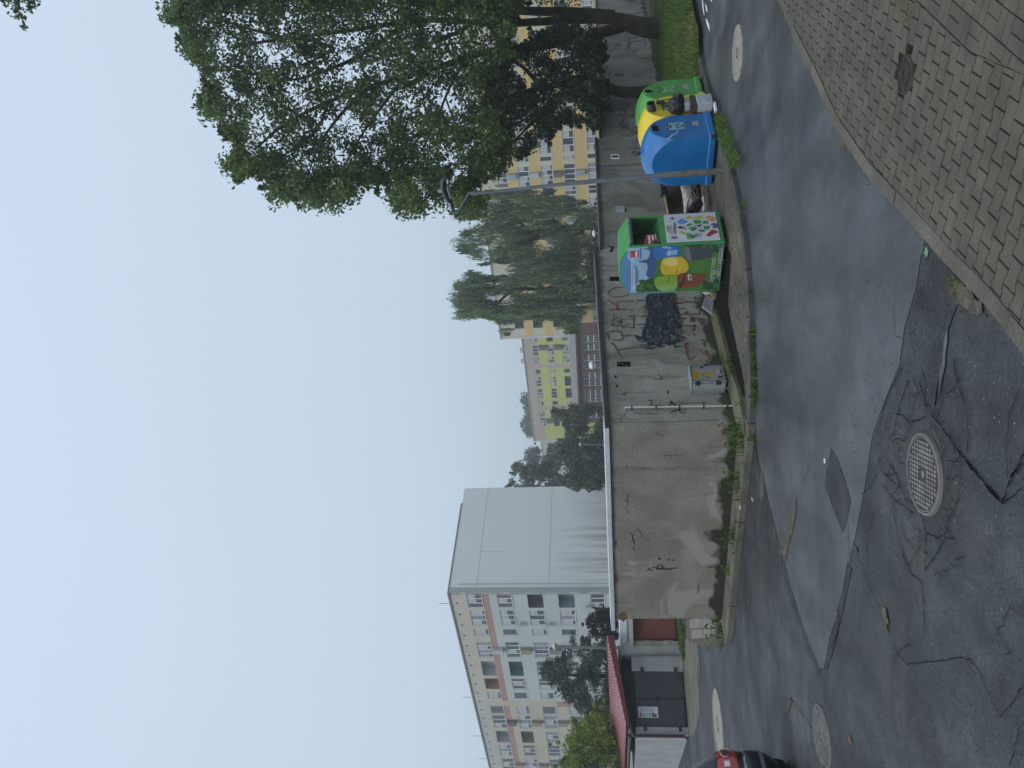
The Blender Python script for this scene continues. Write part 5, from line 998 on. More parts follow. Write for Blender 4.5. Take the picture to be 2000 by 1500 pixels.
# apron, slabs, passage grass
sheet('pavement', g2([(1334, 1250), (1331, 1265), (1345, 1425), (1346, 1437), (1356, 1437), (1367, 1395), (1366, 1330), (1362, 1258), (1348, 1246)]), mat('apron', (.085, .083, .066), .9, .2, 1.2, .4, col2=(.135, .13, .108), fine=.2, spec=.2), .006, .3, .03, 21)
sheet('pavement', g2([(1341, 1195), (1341, 1250), (1372, 1262), (1402, 1252), (1426, 1234), (1432, 1205), (1420, 1195)]), m_side, .007, .3, .03, 33)
mb = MB()
sl_px = [[(1347, 1209), (1347, 1228), (1371, 1226), (1371, 1207)], [(1372, 1206), (1372, 1226), (1400, 1225), (1400, 1205)], [(1349, 1230), (1351, 1248), (1372, 1246), (1372, 1229)], [(1373, 1229), (1373, 1246), (1398, 1242), (1400, 1228)], [(1401, 1206), (1401, 1226), (1424, 1228), (1424, 1207)]]
for s_ in sl_px: mb.poly([G(x, y, .02) for x, y in s_])
struct(mb.build('pavement', m_sand if False else mat('slab_concrete', (.12, .113, .095), .9, .15, 3, .3, col2=(.185, .175, .15), fine=.12)))

# ------------------------------------------------------------------ parked car (rear right corner in the picture)
m_car = mat('car_paint', (.005, .007, .012), .3, .1, 3, spec=.35, coat=.25); m_carb = mat('car_black', (.008, .009, .012), .5); m_glass = mat('car_glass', (.018, .026, .032), .12, .05, 3, spec=.35); m_lred = mat('tail_red', (.33, .008, .012), .15, .1, 5, spec=.7, coat=.6); m_lred2 = mat('tail_dark_red', (.09, .006, .012), .12, .2, 20, spec=.7, coat=.6); m_chr = mat('chrome', (.55, .57, .6), .15, .05, 4, metal=1.); m_tyre = mat('tyre', (.012, .012, .013), .85, .2, 20); m_rim = mat('rim', (.22, .23, .24), .35, .1, 5, metal=.8); m_lw = mat('reverse_white', (.55, .58, .60), .2, .05, 5, coat=.5); m_stick = mat('blue_sticker', (.10, .33, .42), .6)
hv = Vector((-.60, .80)); rv2 = Vector((hv.y, -hv.x)); CC = Vector(G(1553, 1466.5, 0)[:2]); CO = CC-rv2*.80
tcar = thing('parked_car', P3(CO+hv*2, 0), 'black parked hatchback with red tail lamps and a blue window sticker', 'car')
CT = lambda x, y, z: P3(CO+rv2*x+hv*y, z)
LV = [(.20, .74, .10, 3.85, .3), (.30, .80, .0, 3.98, .32), (.42, .845, -.06, 4.05, .35), (.56, .855, -.08, 4.06, .36), (.63, .85, -.06, 4.04, .35), (.66, .84, -.01, 4.0, .33), (.80, .855, .01, 3.95, .30), (.90, .85, .03, 3.8, .30), (1.0, .835, .06, 3.45, .30), (1.06, .81, .09, 3.05, .30), (1.22, .735, .19, 2.75, .30), (1.36, .665, .30, 2.35, .32), (1.45, .59, .45, 2.05, .35), (1.485, .45, .75, 1.75, .38)]
def lerp_lv(z):
    for a, b_ in zip(LV, LV[1:]):
        if z <= b_[0]:
            t_ = max(0, (z-a[0])/(b_[0]-a[0])); return [a[i]+(b_[i]-a[i])*t_ for i in range(5)]
    return LV[-1]
def ringp(z, n=10, grow=0.):
    _, w, y0, y1, r_ = lerp_lv(z); w += grow; y0 -= grow; y1 += grow; P = []
    for cx, cy, a0 in ((w-r_, y0+r_, -90), (w-r_, y1-r_, 0), (-w+r_, y1-r_, 90), (-w+r_, y0+r_, 180)):
        for k in range(n+1): a = math.radians(a0+90*k/n); P.append((cx+r_*math.cos(a), cy+r_*math.sin(a)))
    return P
g = MB(); rings = [[CT(x, y, l[0]) for x, y in ringp(l[0])] for l in LV]; n = len(rings[0])
g.raw(sum(rings, []), [(k*n+j, k*n+(j+1) % n, (k+1)*n+(j+1) % n, (k+1)*n+j) for k in range(len(LV)-1) for j in range(n)]+[tuple(range(n-1, -1, -1)), tuple(range((len(LV)-1)*n, len(LV)*n))]); body = g.build('body', m_car, tcar, autos=.6)
def rear(x, z, off=.006):
    _, w, y0, y1, r_ = lerp_lv(z); ax_ = abs(x); c = w-r_
    if ax_ <= c: return CT(x, y0-off, z)
    q = min(1, (ax_-c)/r_); a = math.asin(q)
    return CT(math.copysign(c+(r_+off)*math.sin(a), x), y0+r_-(r_+off)*math.cos(a), z)
def rpatch(x0, x1, z0, z1, m, nm, par, off=.006, nx=14, nz=6, xf=None):
    mb = MB(); P = []
    for i in range(nx+1):
        for j in range(nz+1):
            z = z0+(z1-z0)*j/nz; w = lerp_lv(z)[1]; xx = lambda x: w*x
            P.append(rear(w*(x0+(x1-x0)*i/nx), z, off))
    mb.raw(P, [(i*(nz+1)+j, (i+1)*(nz+1)+j, (i+1)*(nz+1)+j+1, i*(nz+1)+j+1) for i in range(nx) for j in range(nz)]); return mb.build(nm, m, par, autos=.8)
rpatch(-.84, .84, 1.07, 1.40, m_glass, 'rear_window', tcar, .007)
rpatch(.60, .72, 1.09, 1.15, m_stick, 'window_sticker', body, .012, 2, 2)
for sg_ in (1, -1):
    tl = rpatch(.45*sg_, 1.0*sg_, .76, 1.015, m_lred, 'tail_light', tcar, .012)
    mb = MB()
    for fx, r_, mt in ((.91, .066, 0), (.56, .066, 0)):
        w = lerp_lv(.89)[1]; P = [rear(sg_*(w*fx+r_*.9*math.cos(a)), .89+r_*math.sin(a), .024) for a in (2*math.pi*k/20 for k in range(20))]; c = rear(sg_*w*fx, .89, .04)
        mb.raw(P+[c], [(k, (k+1) % 20, 20) for k in range(20)])
    mb.build('round_lamp', m_lred2, tl, smooth=True)
    mb = MB()
    w = lerp_lv(.89)[1]; P = [rear(sg_*(w*.91+.07*.9*math.cos(a)), .89+.07*math.sin(a), .022) for a in (2*math.pi*k/20 for k in range(21))]; mb.tube(P, .004, 5, caps=False); mb.build('lamp_ring', m_chr, tl)
    rpatch(.70*sg_, .78*sg_, .86, .93, m_lw, 'reverse_lamp', tl, .02, 3, 3)
rpatch(-.7, .86, .655, .685, m_chr, 'chrome_strip', tcar, .012)
rpatch(-1.0, 1.0, .60, .655, m_carb, 'bumper_groove', tcar, .004, 24, 2); rpatch(.55, .95, .42, .47, m_galv, 'reflector', tcar, .012)
for x in (-.70, .70):
    for y in (.75, 3.25):
        mb = MB(); c = (x, y, .30)
        prof_ = [(.17, .09), (.29, .105), (.305, .06), (.305, -.06), (.29, -.105), (.17, -.09)]; nn = 24; P = [CT(x+o_, y+rr_*math.cos(2*math.pi*k/nn), .305+rr_*math.sin(2*math.pi*k/nn)) for rr_, o_ in prof_ for k in range(nn)]
        mb.raw(P, [(i*nn+k, i*nn+(k+1) % nn, (i+1)*nn+(k+1) % nn, (i+1)*nn+k) for i in range(len(prof_)-1) for k in range(nn)]); wh = mb.build('wheel', m_tyre, tcar, autos=.8)
        mb = MB(); o_ = .08 if x > 0 else -.08
        for k in range(5):
            a = 2*math.pi*k/5; mb.face([CT(x+o_, y+.04*math.cos(a-1), .305+.04*math.sin(a-1)), CT(x+o_, y+.175*math.cos(a-.2), .305+.175*math.sin(a-.2)), CT(x+o_, y+.175*math.cos(a+.2), .305+.175*math.sin(a+.2)), CT(x+o_, y+.04*math.cos(a+1), .305+.04*math.sin(a+1))])
        mb.build('rim', m_rim, wh, fixn=False)

# ------------------------------------------------------------------ blocks of flats
m_pane = mat('pane_dark', (.03, .038, .045), .12, .4, .7, spec=.7); m_cur = mat('curtain', (.34, .36, .37), .6, .2, 2, col2=(.46, .48, .49), spec=.5); m_cur2 = mat('blind', (.22, .25, .29), .6, .2, 2); m_cur3 = mat('brown_curtain', (.16, .11, .09), .7, .2, 3); m_frame = mat('window_frame', (.62, .64, .66), .5, .05, 3); m_sill = mat('sill', (.22, .22, .22), .7)
WMESH = {}
def window_mesh(w, h, lites, cur):
    key = (round(w, 2), round(h, 2), lites, cur)
    if key in WMESH: return WMESH[key]
    f = MB(); fr = .065; I = lambda x, y, z: Vector((x, y, z))
    f.box((0, -.06, 0), (w, .0, fr), I); f.box((0, -.06, h-fr), (w, 0, h), I); f.box((0, -.06, fr), (fr, 0, h-fr), I); f.box((w-fr, -.06, fr), (w, 0, h-fr), I)
    for k in range(1, lites): x = w*k/lites; f.box((x-fr*.8, -.058, fr), (x+fr*.8, 0, h-fr), I)
    f.box((-.05, -.14, -.05), (w+.05, .0, -.002), I, mi=1)
    p = MB(); rr = random.Random(hash(key) % 999)
    for k in range(lites):
        x0, x1 = w*k/lites, w*(k+1)/lites; c = cur[k % len(cur)]
        if c == 'd': p.face([(x0, -.02, 0), (x1, -.02, 0), (x1, -.02, h), (x0, -.02, h)], 0)
        else:
            mi = {'c': 1, 'b': 2, 'r': 3}[c]; q = rr.uniform(.15, .5) if c == 'c' else rr.uniform(0, .3)
            p.face([(x0, -.02, 0), (x1, -.02, 0), (x1, -.02, h*q), (x0, -.02, h*q)], 0); p.face([(x0, -.02, h*q), (x1, -.02, h*q), (x1, -.02, h), (x0, -.02, h)], mi)
    of = f.build('tmp', [m_frame, m_sill]); op = p.build('tmp', [m_pane, m_cur, m_cur2, m_cur3], fixn=False)
    WMESH[key] = (of.data, op.data); bpy.data.objects.remove(of); bpy.data.objects.remove(op); return WMESH[key]
class Block:
    def __init__(s, O, sd, label, H, D, name='apartment_block', cat='apartment block'):
        s.O = Vector(O[:2]); s.sd = Vector(sd).normalized(); n = Vector((s.sd.y, -s.sd.x)); s.n = n if n.dot(-s.O) > 0 else -n
        s.t = thing(name, P3(s.O, 0), label, cat); s.H = H; s.D = D; s.holes = []
        s.T = lambda a, d, z: P3(s.O+s.sd*a+s.n*d, z)
    def window(s, a0, a1, z0, z1, lites, cur='dc', rec=.14, nm='window'):
        s.holes.append((a0, a1, z0, z1, rec, None)); fm, pm = window_mesh(a1-a0, z1-z0, lites, cur)
        o = bpy.data.objects.new(nm, fm); COL.objects.link(o); o.parent = s.t; b_ = BASE[s.t.name]
        # local x along the facade, -y outwards
        M = Matrix(((s.sd.x, -s.n.x, 0, 0), (s.sd.y, -s.n.y, 0, 0), (0, 0, 1, 0), (0, 0, 0, 1))); M.translation = s.T(a0, -rec+.03, z0)-b_
        o.matrix_local = M; q = bpy.data.objects.new('pane', pm); COL.objects.link(q); q.parent = o
    def loggia(s, a0, a1, z0, z1, m, rec=1.1): s.holes.append((a0, a1, z0, z1, rec, m))
    def wall(s, a0, a1, colf, mats, reveal, L0=None):
        xs = sorted({round(v, 3) for h in s.holes for v in h[:2]}|set(colf['s'])|{a0, a1}); zs = sorted({round(v, 3) for h in s.holes for v in h[2:4]}|set(colf['z'])|{0., s.H})
        mb = MB()
        for x0, x1 in zip(xs, xs[1:]):
            for z0, z1 in zip(zs, zs[1:]):
                cx, cz = (x0+x1)/2, (z0+z1)/2
                if any(h[0] < cx < h[1] and h[2] < cz < h[3] for h in s.holes): continue
                mb.face([s.T(x0, 0, z0), s.T(x1, 0, z0), s.T(x1, 0, z1), s.T(x0, 0, z1)], colf['f'](cx, cz))
        for h in s.holes:
            x0, x1, z0, z1, r_, m_ = h; e = .001
            k = reveal if m_ is None else mats.index(m_)
            for q in ([(x0, z0), (x1, z0)], [(x1, z0), (x1, z1)], [(x1, z1), (x0, z1)], [(x0, z1), (x0, z0)]):
                mb.face([s.T(q[0][0], 0, q[0][1]), s.T(q[1][0], 0, q[1][1]), s.T(q[1][0], -r_, q[1][1]), s.T(q[0][0], -r_, q[0][1])], k)
            if m_ is not None: mb.face([s.T(x0, -r_, z0), s.T(x1, -r_, z0), s.T(x1, -r_, z1), s.T(x0, -r_, z1)], k)
        return mb.build('facade', mats, s.t, fixn=False)
    def part(s, nm, boxes, m, parent=None, bev=0):
        if len(boxes) > 1: return [s.part(nm, [b_], m, parent, bev) for b_ in boxes]
        mb = MB()
        for a, b_ in boxes: mb.box(a, b_, s.T)
        return mb.build(nm, m, parent or s.t, bevel=bev)
def col(n_, c, v=.04): return mat(n_, c, .88, v, .35, 0, fine=.03, spec=.2)
# --- white and teal block, left
m_teal = col('teal_render', (.42, .48, .465)); m_beige = col('beige_render', (.46, .44, .375)); m_pink = col('pink_band', (.36, .23, .205)); m_beige2 = col('sand_render', (.44, .42, .35)); m_par = col('parapet_grey', (.42, .44, .43))
m_gable = bpy.data.materials.new('gable_render'); m_gable.use_nodes = True; nt = m_gable.node_tree; L = nt.links; b = nt.nodes['Principled BSDF']; b.inputs['Roughness'].default_value = .85; b.inputs['Specular IOR Level'].default_value = .2
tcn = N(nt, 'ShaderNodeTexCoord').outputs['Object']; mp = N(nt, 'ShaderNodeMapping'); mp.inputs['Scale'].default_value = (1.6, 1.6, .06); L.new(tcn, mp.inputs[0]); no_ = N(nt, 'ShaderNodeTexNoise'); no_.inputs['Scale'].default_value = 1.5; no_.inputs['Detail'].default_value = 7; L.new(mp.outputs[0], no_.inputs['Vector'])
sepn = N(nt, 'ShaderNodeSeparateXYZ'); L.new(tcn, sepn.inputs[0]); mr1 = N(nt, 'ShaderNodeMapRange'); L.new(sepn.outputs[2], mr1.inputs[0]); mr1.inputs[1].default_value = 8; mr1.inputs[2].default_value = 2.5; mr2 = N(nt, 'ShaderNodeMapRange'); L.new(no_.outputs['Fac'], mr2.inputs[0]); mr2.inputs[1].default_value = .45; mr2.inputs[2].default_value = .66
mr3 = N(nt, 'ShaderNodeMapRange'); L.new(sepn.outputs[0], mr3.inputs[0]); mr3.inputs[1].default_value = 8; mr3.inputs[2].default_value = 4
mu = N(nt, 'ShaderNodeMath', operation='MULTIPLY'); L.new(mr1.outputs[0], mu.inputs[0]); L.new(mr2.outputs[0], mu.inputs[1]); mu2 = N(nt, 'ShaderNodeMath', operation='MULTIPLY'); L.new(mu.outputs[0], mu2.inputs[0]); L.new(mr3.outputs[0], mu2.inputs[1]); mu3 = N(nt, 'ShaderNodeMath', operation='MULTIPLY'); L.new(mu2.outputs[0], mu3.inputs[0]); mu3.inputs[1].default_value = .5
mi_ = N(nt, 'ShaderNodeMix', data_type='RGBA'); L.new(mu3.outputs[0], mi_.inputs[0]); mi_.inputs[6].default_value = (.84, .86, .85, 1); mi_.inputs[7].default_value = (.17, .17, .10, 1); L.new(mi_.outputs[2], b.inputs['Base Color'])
fd = Vector((-math.sin(math.radians(51)), math.cos(math.radians(51)))); gd = Vector((fd.y, -fd.x))
WC = AT(1192, 1156.5, 72); WH = ZV(WC.x, WC.y, 876.5)
wb = Block(WC, fd, 'pale block of flats with a blank white gable and a teal and sand facade', WH, 11)
pw = lambda x, y: PL(WC[:2], fd, x, y)
gW = PL(WC[:2], gd, 905, 954)[0]; print('WHITE', WC, WH, gW)
rowpx = [(910, 940.5), (969.7, 998.9), (1029, 1059.5), (1089.9, 1121.4), (1152.9, 1181)]
rz = [(pw(b_, 1161.7)[1], pw(a, 1161.7)[1]) for a, b_ in rowpx]
cols = [(50, 160, 3), (183, 305, 3), (340, 390, 1), (447, 575, 4), (608, 728, 3), (750, 838, 3), (867, 920, 1), (982, 1045, 1), (1060, 1165, 3), (1190, 1285, 3), (1307, 1395, 3), (1422, 1520, 3), (1548, 1600, 1), (1640, 1740, 3), (1765, 1850, 3)]
cs = []
for a, b_, l in cols:
    f = lambda q: pw(860+(225+(q-50)*.2255)/4.285, 1150+q/4.285)[0]
    cs.append((f(a), f(b_), l))
for k in range(4):                                             # the facade runs on outside the picture
    o_ = cs[-1][1]+1.2; cs.append((o_, o_+2.2, 3))
logs = {(0, 4): 'white', (0, 5): 'orange', (1, 4): 'green', (2, 0): 'brown', (3, 0): 'pale', (0, 9): 'white', (1, 9): 'ochre', (3, 5): 'pale'}
LM = {'white': col('loggia_white', (.42, .44, .46)), 'orange': col('loggia_orange', (.36, .24, .16)), 'green': col('loggia_green', (.15, .21, .20)), 'brown': col('loggia_brown', (.14, .12, .125)), 'pale': col('loggia_pale', (.26, .32, .34)), 'ochre': col('loggia_ochre', (.25, .23, .15))}
curs = ['ccd', 'cdc', 'ddc', 'bcb', 'ccc', 'rcd', 'bbd', 'cbc', 'ddd']
for r_, (z0, z1) in enumerate(rz):
    for c, (a0, a1, l) in enumerate(cs):
        if (r_, c) in logs: wb.loggia(a0, a1, z0, z1, LM[logs[(r_, c)]])
        else: wb.window(a0, a1, z0, z1, l, curs[(r_*5+c*7+(r_*c) % 4) % 9] if l > 1 else 'cd'[(r_+c) % 2])
WL_ = cs[-1][1]+2
sS = .5*(cs[6][1]+cs[7][0])-.35; zt0 = rz[0][0]; pb0 = zt0-.65; zp0_ = rz[3][1]+.1
mats_ = [m_teal, m_beige, m_pink, m_beige2, m_par]+list(LM.values())
def cf(a, z):
    if a < sS:
        if z > zt0-.02: return 1
        if z > pb0: return 2
        return 0
    if z > rz[0][1]+.35: return 4
    if a < cs[7][0]+.0 and z < rz[2][0]-.2: return 2 if z > rz[3][0]-.5 and a < cs[7][0] else 3
    if pb0 < z < zt0-.02 and a > cs[7][0]-.1: return 2
    return 3
wb.wall(0, WL_, {'s': [sS, cs[7][0]-.1, cs[7][0]], 'z': [zt0-.02, pb0, rz[0][1]+.35, rz[2][0]-.2, rz[3][0]-.5], 'f': cf}, mats_, 0)
mb = MB(); GTm = lambda a, d, z: P3(Vector(WC[:2])+gd*a-fd*d, z)
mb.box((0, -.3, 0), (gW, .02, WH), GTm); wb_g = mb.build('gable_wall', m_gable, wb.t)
mb = MB()
zj = [PL(WC[:2], gd, 1078.4, 953)[1], PL(WC[:2], gd, 954, 953)[1]]
for z in zj: mb.box((.3, .02, z-.02), (gW, .028, z+.02), GTm)
mb.box((gW*.36, .02, zj[1]-2.2), (gW*.36+.03, .03, zj[1]), GTm)
mb.build('panel_joint', m_par, wb_g)
mb = MB(); mb.box((-.02, .02, 0), (.55, .05, WH), GTm); mb.tube([GTm(.9, .09, WH-.8), GTm(.9, .09, 1)], .04, 6); mb.build('corner_strip', m_frame if False else m_par, wb_g)
wb.part('roof', [((-.05, -11, WH), (WL_, .12, WH+.14))], col('roof_edge', (.22, .23, .24)))
wb.part('roof_vent', [((a, -3, WH+.14), (a+.5, -2.5, WH+.7)) for a in (7, 15, 22, 31, 40)]+[((a, -1, WH+.14), (a+.04, -.96, WH+1.5)) for a in (3, 20, 28.5, 34)], m_sill)
for (r_, c, m_) in ((0, 3, m_par), (1, 3, LM['ochre']), (2, 3, LM['green']), (0, 8, LM['brown']), (1, 8, LM['ochre']), (2, 8, LM['ochre']), (3, 8, LM['brown']), (0, 11, m_pink), (1, 11, LM['ochre'])):
    a0, a1, _ = cs[c]; q = a0+(a1-a0)*.30; wb.part('balcony_cabinet', [((q, .02, rz[r_][0]-1.15), (q+.7, .40, rz[r_][0]-.12))], m_)
for (r_, c, dz) in ((3, 0, -.9), (1, 1, -.2), (2, 1, -.1)):
    mb = MB(); a0, a1, _ = cs[c]; c_ = wb.T(a1-.3, .5, rz[r_][0]+dz); mb.tube([wb.T(a1-.3, 0, rz[r_][0]+dz-.3), c_], .03, 5); mb.disc(c_, .38, 14, 0, None, P3(wb.sd, 0), Vector((0, 0, 1)))
    mb.build('satellite_dish', m_par, wb.t, fixn=False)
for q in range(26): a = 1.5+q*1.75; wb.part('attic_vent', [((a, .003, rz[0][1]+.9), (a+.2, .012, rz[0][1]+1.1))], m_hole)
# --- yellow block
m_cream_ = col('cream_render', (.50, .50, .375)); m_yelw = col('yellow_render', (.55, .42, .18)); m_trim = col('white_trim', (.5, .52, .53))
yd = Vector((-math.sin(math.radians(48.5)), math.cos(math.radians(48.5))))
YC = AT(1170.6, 651, 112); yv = -yd                              # from the left end towards us, to the right
YH = ZV(YC.x, YC.y, 978.5)
yb = Block(YC, yv, 'long yellow and cream block of flats behind the willows', YH, 11)
py_ = lambda x, y: PL(YC[:2], yv, x, y)
yr = [(py_(b_, 310)[1], py_(a, 310)[1]) for a, b_ in ((966, 987), (1008.5, 1031), (1054.5, 1078), (1100.5, 1122.5), (1147.5, 1166))]
yL = py_(1000, -110)[0]
print('YELLOW', YC, YH, yL, yr)
sY = lambda y: py_(1060, y)[0]
pat = []; a = 1.0
ref = [(640, 622, 2), (612, 594, 3), (588, 578, 1), (565, 548, 3), (536, 524, 2), (512, 490, 3), (478, 452, 4), (440, 430, 1), (418, 390, 3), (384, 367, 2), (363, 323, 4), (316, 306, 1), (301, 258, 3), (250, 210, 3), (196, 160, 3), (150, 140, 1), (128, 88, 3), (82, 62, 2), (50, 8, 4), (-2, -14, 1), (-30, -75, 3)]
ylog = {(0, 0), (1, 0), (1, 1), (2, 0), (2, 13), (3, 14), (0, 6), (3, 18)}
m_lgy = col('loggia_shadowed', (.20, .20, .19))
for c, (y0, y1, l) in enumerate(ref):
    a0, a1 = sorted((sY(y0), sY(y1)))
    for r_, (z0, z1) in enumerate(yr):
        if (r_, c) in ylog: yb.loggia(a0, a1, z0, z1, m_lgy)
        else: yb.window(a0, a1, z0, z1, l, curs[(r_*4+c*5+(r_*c) % 5) % 9] if l > 1 else 'cd'[(r_+c) % 2])
zsY = sorted({round(v, 3) for z0, z1 in yr for v in (z0-.12, z1+.12)})
def cfy(a, z):
    if z > yr[0][1]+.12: return 0
    return 0 if any(z0-.12 < z < z1+.12 for z0, z1 in yr) else 1
yb.wall(0, yL, {'s': [], 'z': zsY, 'f': cfy}, [m_cream_, m_yelw, m_lgy], 0)
yb.part('corner_strip', [((-.35, -11, 0), (-.003, .06, YH))], m_trim); yb.part('roof', [((-.4, -11, YH), (yL, .15, YH+.14))], m_par)
for c, r_ in ((8, 0), (10, 0), (10, 1), (10, 2), (10, 3), (4, 3), (12, 1)):
    a0, a1 = sorted((sY(ref[c][0]), sY(ref[c][1]))); q = a0+(a1-a0)*.45; yb.part('balcony_cabinet', [((q, .02, yr[r_][0]-1.15), (q+.7, .40, yr[r_][0]-.1))], LM[('brown', 'pale', 'white')[(c+r_) % 3]])
# --- lime block behind
m_lime = col('lime_render', (.46, .50, .17)); m_rose = col('rose_render', (.42, .36, .31))
LC = AT(1165, 857, 158); LH = ZV(LC.x, LC.y, 1043); ld = -Vector((-math.sin(math.radians(47)), math.cos(math.radians(47))))
lb = Block(LC, ld, 'lime green and rose block of flats in the mist beyond the brick house', LH, 11)
pl_ = lambda x, y: PL(LC[:2], ld, x, y)
zl8 = lambda a, b_: (880+a/4.167, 600+b_/4.167)
lr = [(pl_(*zl8(740, 600))[1], pl_(*zl8(698, 600))[1]), (pl_(*zl8(860, 600))[1], pl_(*zl8(812, 600))[1]), (pl_(*zl8(980, 600))[1], pl_(*zl8(930, 600))[1])]; dz_ = lr[0][0]-lr[1][0]; lr += [(lr[2][0]-dz_*k, lr[2][1]-dz_*k) for k in (1, 2)]
lcols = [(970, 900, 3), (888, 845, 2), (800, 765, 1), (742, 665, 3), (645, 568, 3), (542, 505, 1), (455, 405, 2), (390, 308, 3), (280, 235, 2), (190, 120, 3), (60, -10, 3), (-60, -110, 2)]
sl_ = lambda b_: pl_(1070, 600+b_/4.167)[0]
for c, (y0, y1, l) in enumerate(lcols):
    a0, a1 = sorted((sl_(y0), sl_(y1)))
    for r_, (z0, z1) in enumerate(lr):
        if z0 < 0: continue
        if (r_, c) in {(2, 3), (2, 4), (1, 8), (1, 0)}: lb.loggia(a0, a1, z0, z1, m_lgy)
        else: lb.window(a0, a1, z0, z1, l, curs[(r_*2+c*5) % 9] if l > 1 else 'cd'[(r_+c) % 2])
LLn = sl_(-160); st1 = sorted((sl_(838), sl_(805))); st2 = sorted((sl_(495), sl_(462)))
zband = pl_(*zl8(725, 600))[1]
lb.wall(0, LLn, {'s': st1+st2, 'z': [zband], 'f': lambda a, z: 1 if z > zband or st1[0] < a < st1[1] or st2[0] < a < st2[1] else 0}, [m_lime, m_rose, m_lgy], 0)
lb.part('corner_strip', [((-.3, -11, 0), (-.003, .06, LH))], m_trim); lb.part('roof', [((-.3, -11, LH), (LLn, .15, LH+.12))], m_par); lb.part('chimney', [((sl_(b_), -4, LH+.12), (sl_(b_)+.7, -3.3, LH+1.1)) for b_ in (550, 460, 300)], m_rose)
for b_, r_ in ((340, 0), (340, 1), (650, 2), (935, 0)): lb.part('balcony_cabinet', [((sl_(b_), .02, lr[r_][0]-1.5), (sl_(b_)+1., .4, lr[r_][0]-.1))], LM['brown'])
# --- grey block far left behind the trees
FC = AT(1165, 925, 205); FH = ZV(FC.x, FC.y, 1064); fb = Block(FC, ld, 'faint grey block of flats far off, half hidden by trees', FH, 11)
for r_ in range(4):
    for c in range(9): fb.window(1.5+c*4.2, 3.7+c*4.2, FH-3.2-r_*2.9, FH-1.8-r_*2.9, 2, 'dc')
fb.wall(0, 42, {'s': [], 'z': [], 'f': lambda a, z: 0}, [col('misty_render', (.42, .43, .40))], 0); fb.part('roof', [((-.2, -11, FH), (42, .1, FH+.12))], m_par)
# --- brick house with arched windows
m_br = mat('brown_brick', (.085, .045, .038), .9, .2, 3, col2=(.13, .068, .055), fine=.2); m_slate = mat('slate_roof', (.13, .14, .155), .6, .1, 2)
BC = AT(1170, 812, 104); bdv = -Vector((-math.sin(math.radians(66)), math.cos(math.radians(66)))); BHh = ZV(BC.x, BC.y, 1131)
bb_ = Block(BC, bdv, 'old brown brick house with tall arched white windows', BHh, 9, 'brick_house', 'brick house')
pbk = lambda x, y: PL(BC[:2], bdv, x, y)
bL = pbk(1150, 630)[0]; z0 = ZV(BC.x, BC.y, 1176); z1 = ZV(BC.x, BC.y, 1144)
bcen = [510, 590, 695, 768, 870, 940, 1035, 1100, 1195, 1260]
m_fw = m_frame
for b_ in bcen:
    a = pbk(1155, 560+b_/5.)[0]; w = .95; bb_.holes.append((a-w/2, a+w/2, z0, z1, .2, None))
    mb = MB(); zz = z1-.35; prf = [(a-w/2, z0)]+[(a+w/2*math.cos(q)*-1, zz+.33*math.sin(q)) for q in (math.pi*k/8 for k in range(9))]+[(a+w/2, z0)]
    mb.poly([bb_.T(x, -.15, z) for x, z in prf]); fr_ = mb.build('window', m_fw, bb_.t, fixn=False)
    mb = MB()
    for i in range(3):
        zz0 = z0+(z1-z0)*i/3+.06
        for j in range(4): x0 = a-w/2+.06+j*(w-.12)/4; mb.box((x0+.018, -.15, zz0+.03), (x0+(w-.12)/4-.018, -.135, zz0+(z1-z0)/3-.10), bb_.T)
    mb.build('pane', m_pane, fr_)
bb_.wall(-1, bL, {'s': [], 'z': [], 'f': lambda a, z: 0}, [m_br], 0)
bb_.part('cornice', [((-1.2, -.1, BHh-.25), (bL, .3, BHh))], m_br)
mb = MB(); mb.prism([bb_.T(-1.3, .35, BHh), bb_.T(bL, .35, BHh), bb_.T(bL, -9, BHh), bb_.T(-1.3, -9, BHh)], [bb_.T(-.8, -3, BHh+.9), bb_.T(bL, -3, BHh+.9), bb_.T(bL, -6, BHh+.9), bb_.T(-.8, -6, BHh+.9)]); mb.build('roof', m_slate, bb_.t)
# ------------------------------------------------------------------ small lamps seen above the walls
def far_lamp(px, ptop, Y, label, head='cone', r=.05):
    a = AT(*px, Y); b_ = AT(*ptop, Y); t = thing('path_lamp', (a.x, Y, 0), label, 'street lamp', None)
    mb = MB(); mb.tube([(a.x, Y, 0), b_], r, 8); mb.build('pole', m_galv, t, autos=.7); mb = MB(); n = 14
    pr = [(.08, 0), (.30, .25), (.34, .32), (.05, .52)] if head == 'cone' else [(.08, 0), (.10, .28), (.34, .30), (.36, .40), (.28, .54), (.05, .60)]
    sc = .5 if head == 'cone' else .36
    P = [(b_.x+rr_*sc*math.cos(2*math.pi*k/n), Y+rr_*sc*math.sin(2*math.pi*k/n), b_.z+z*sc) for rr_, z in pr for k in range(n)]
    mb.raw(P, [(i*n+k, i*n+(k+1) % n, (i+1)*n+(k+1) % n, (i+1)*n+k) for i in range(len(pr)-1) for k in range(n)]); mb.build('lamp_head', m_cream if head == 'cone' else m_white, t, autos=.6)
far_lamp((1190, 1267), (1091, 1263), 33, 'park lamp with a beige cone head in front of the teal flats', 'cone', .065)
far_lamp((1180, 871), (1137, 867.5), 62, 'thin distant park lamp before the dark trees', 'cone', .05)
far_lamp((1172, 455), (1168, 455), 30, 'white mushroom lamp peeking over the wall below the willow', 'mush', .06)
far_lamp((1172, 712), (1165, 712.5), 24, 'white mushroom lamp peeking over the wall before the brick house', 'mush', .06)
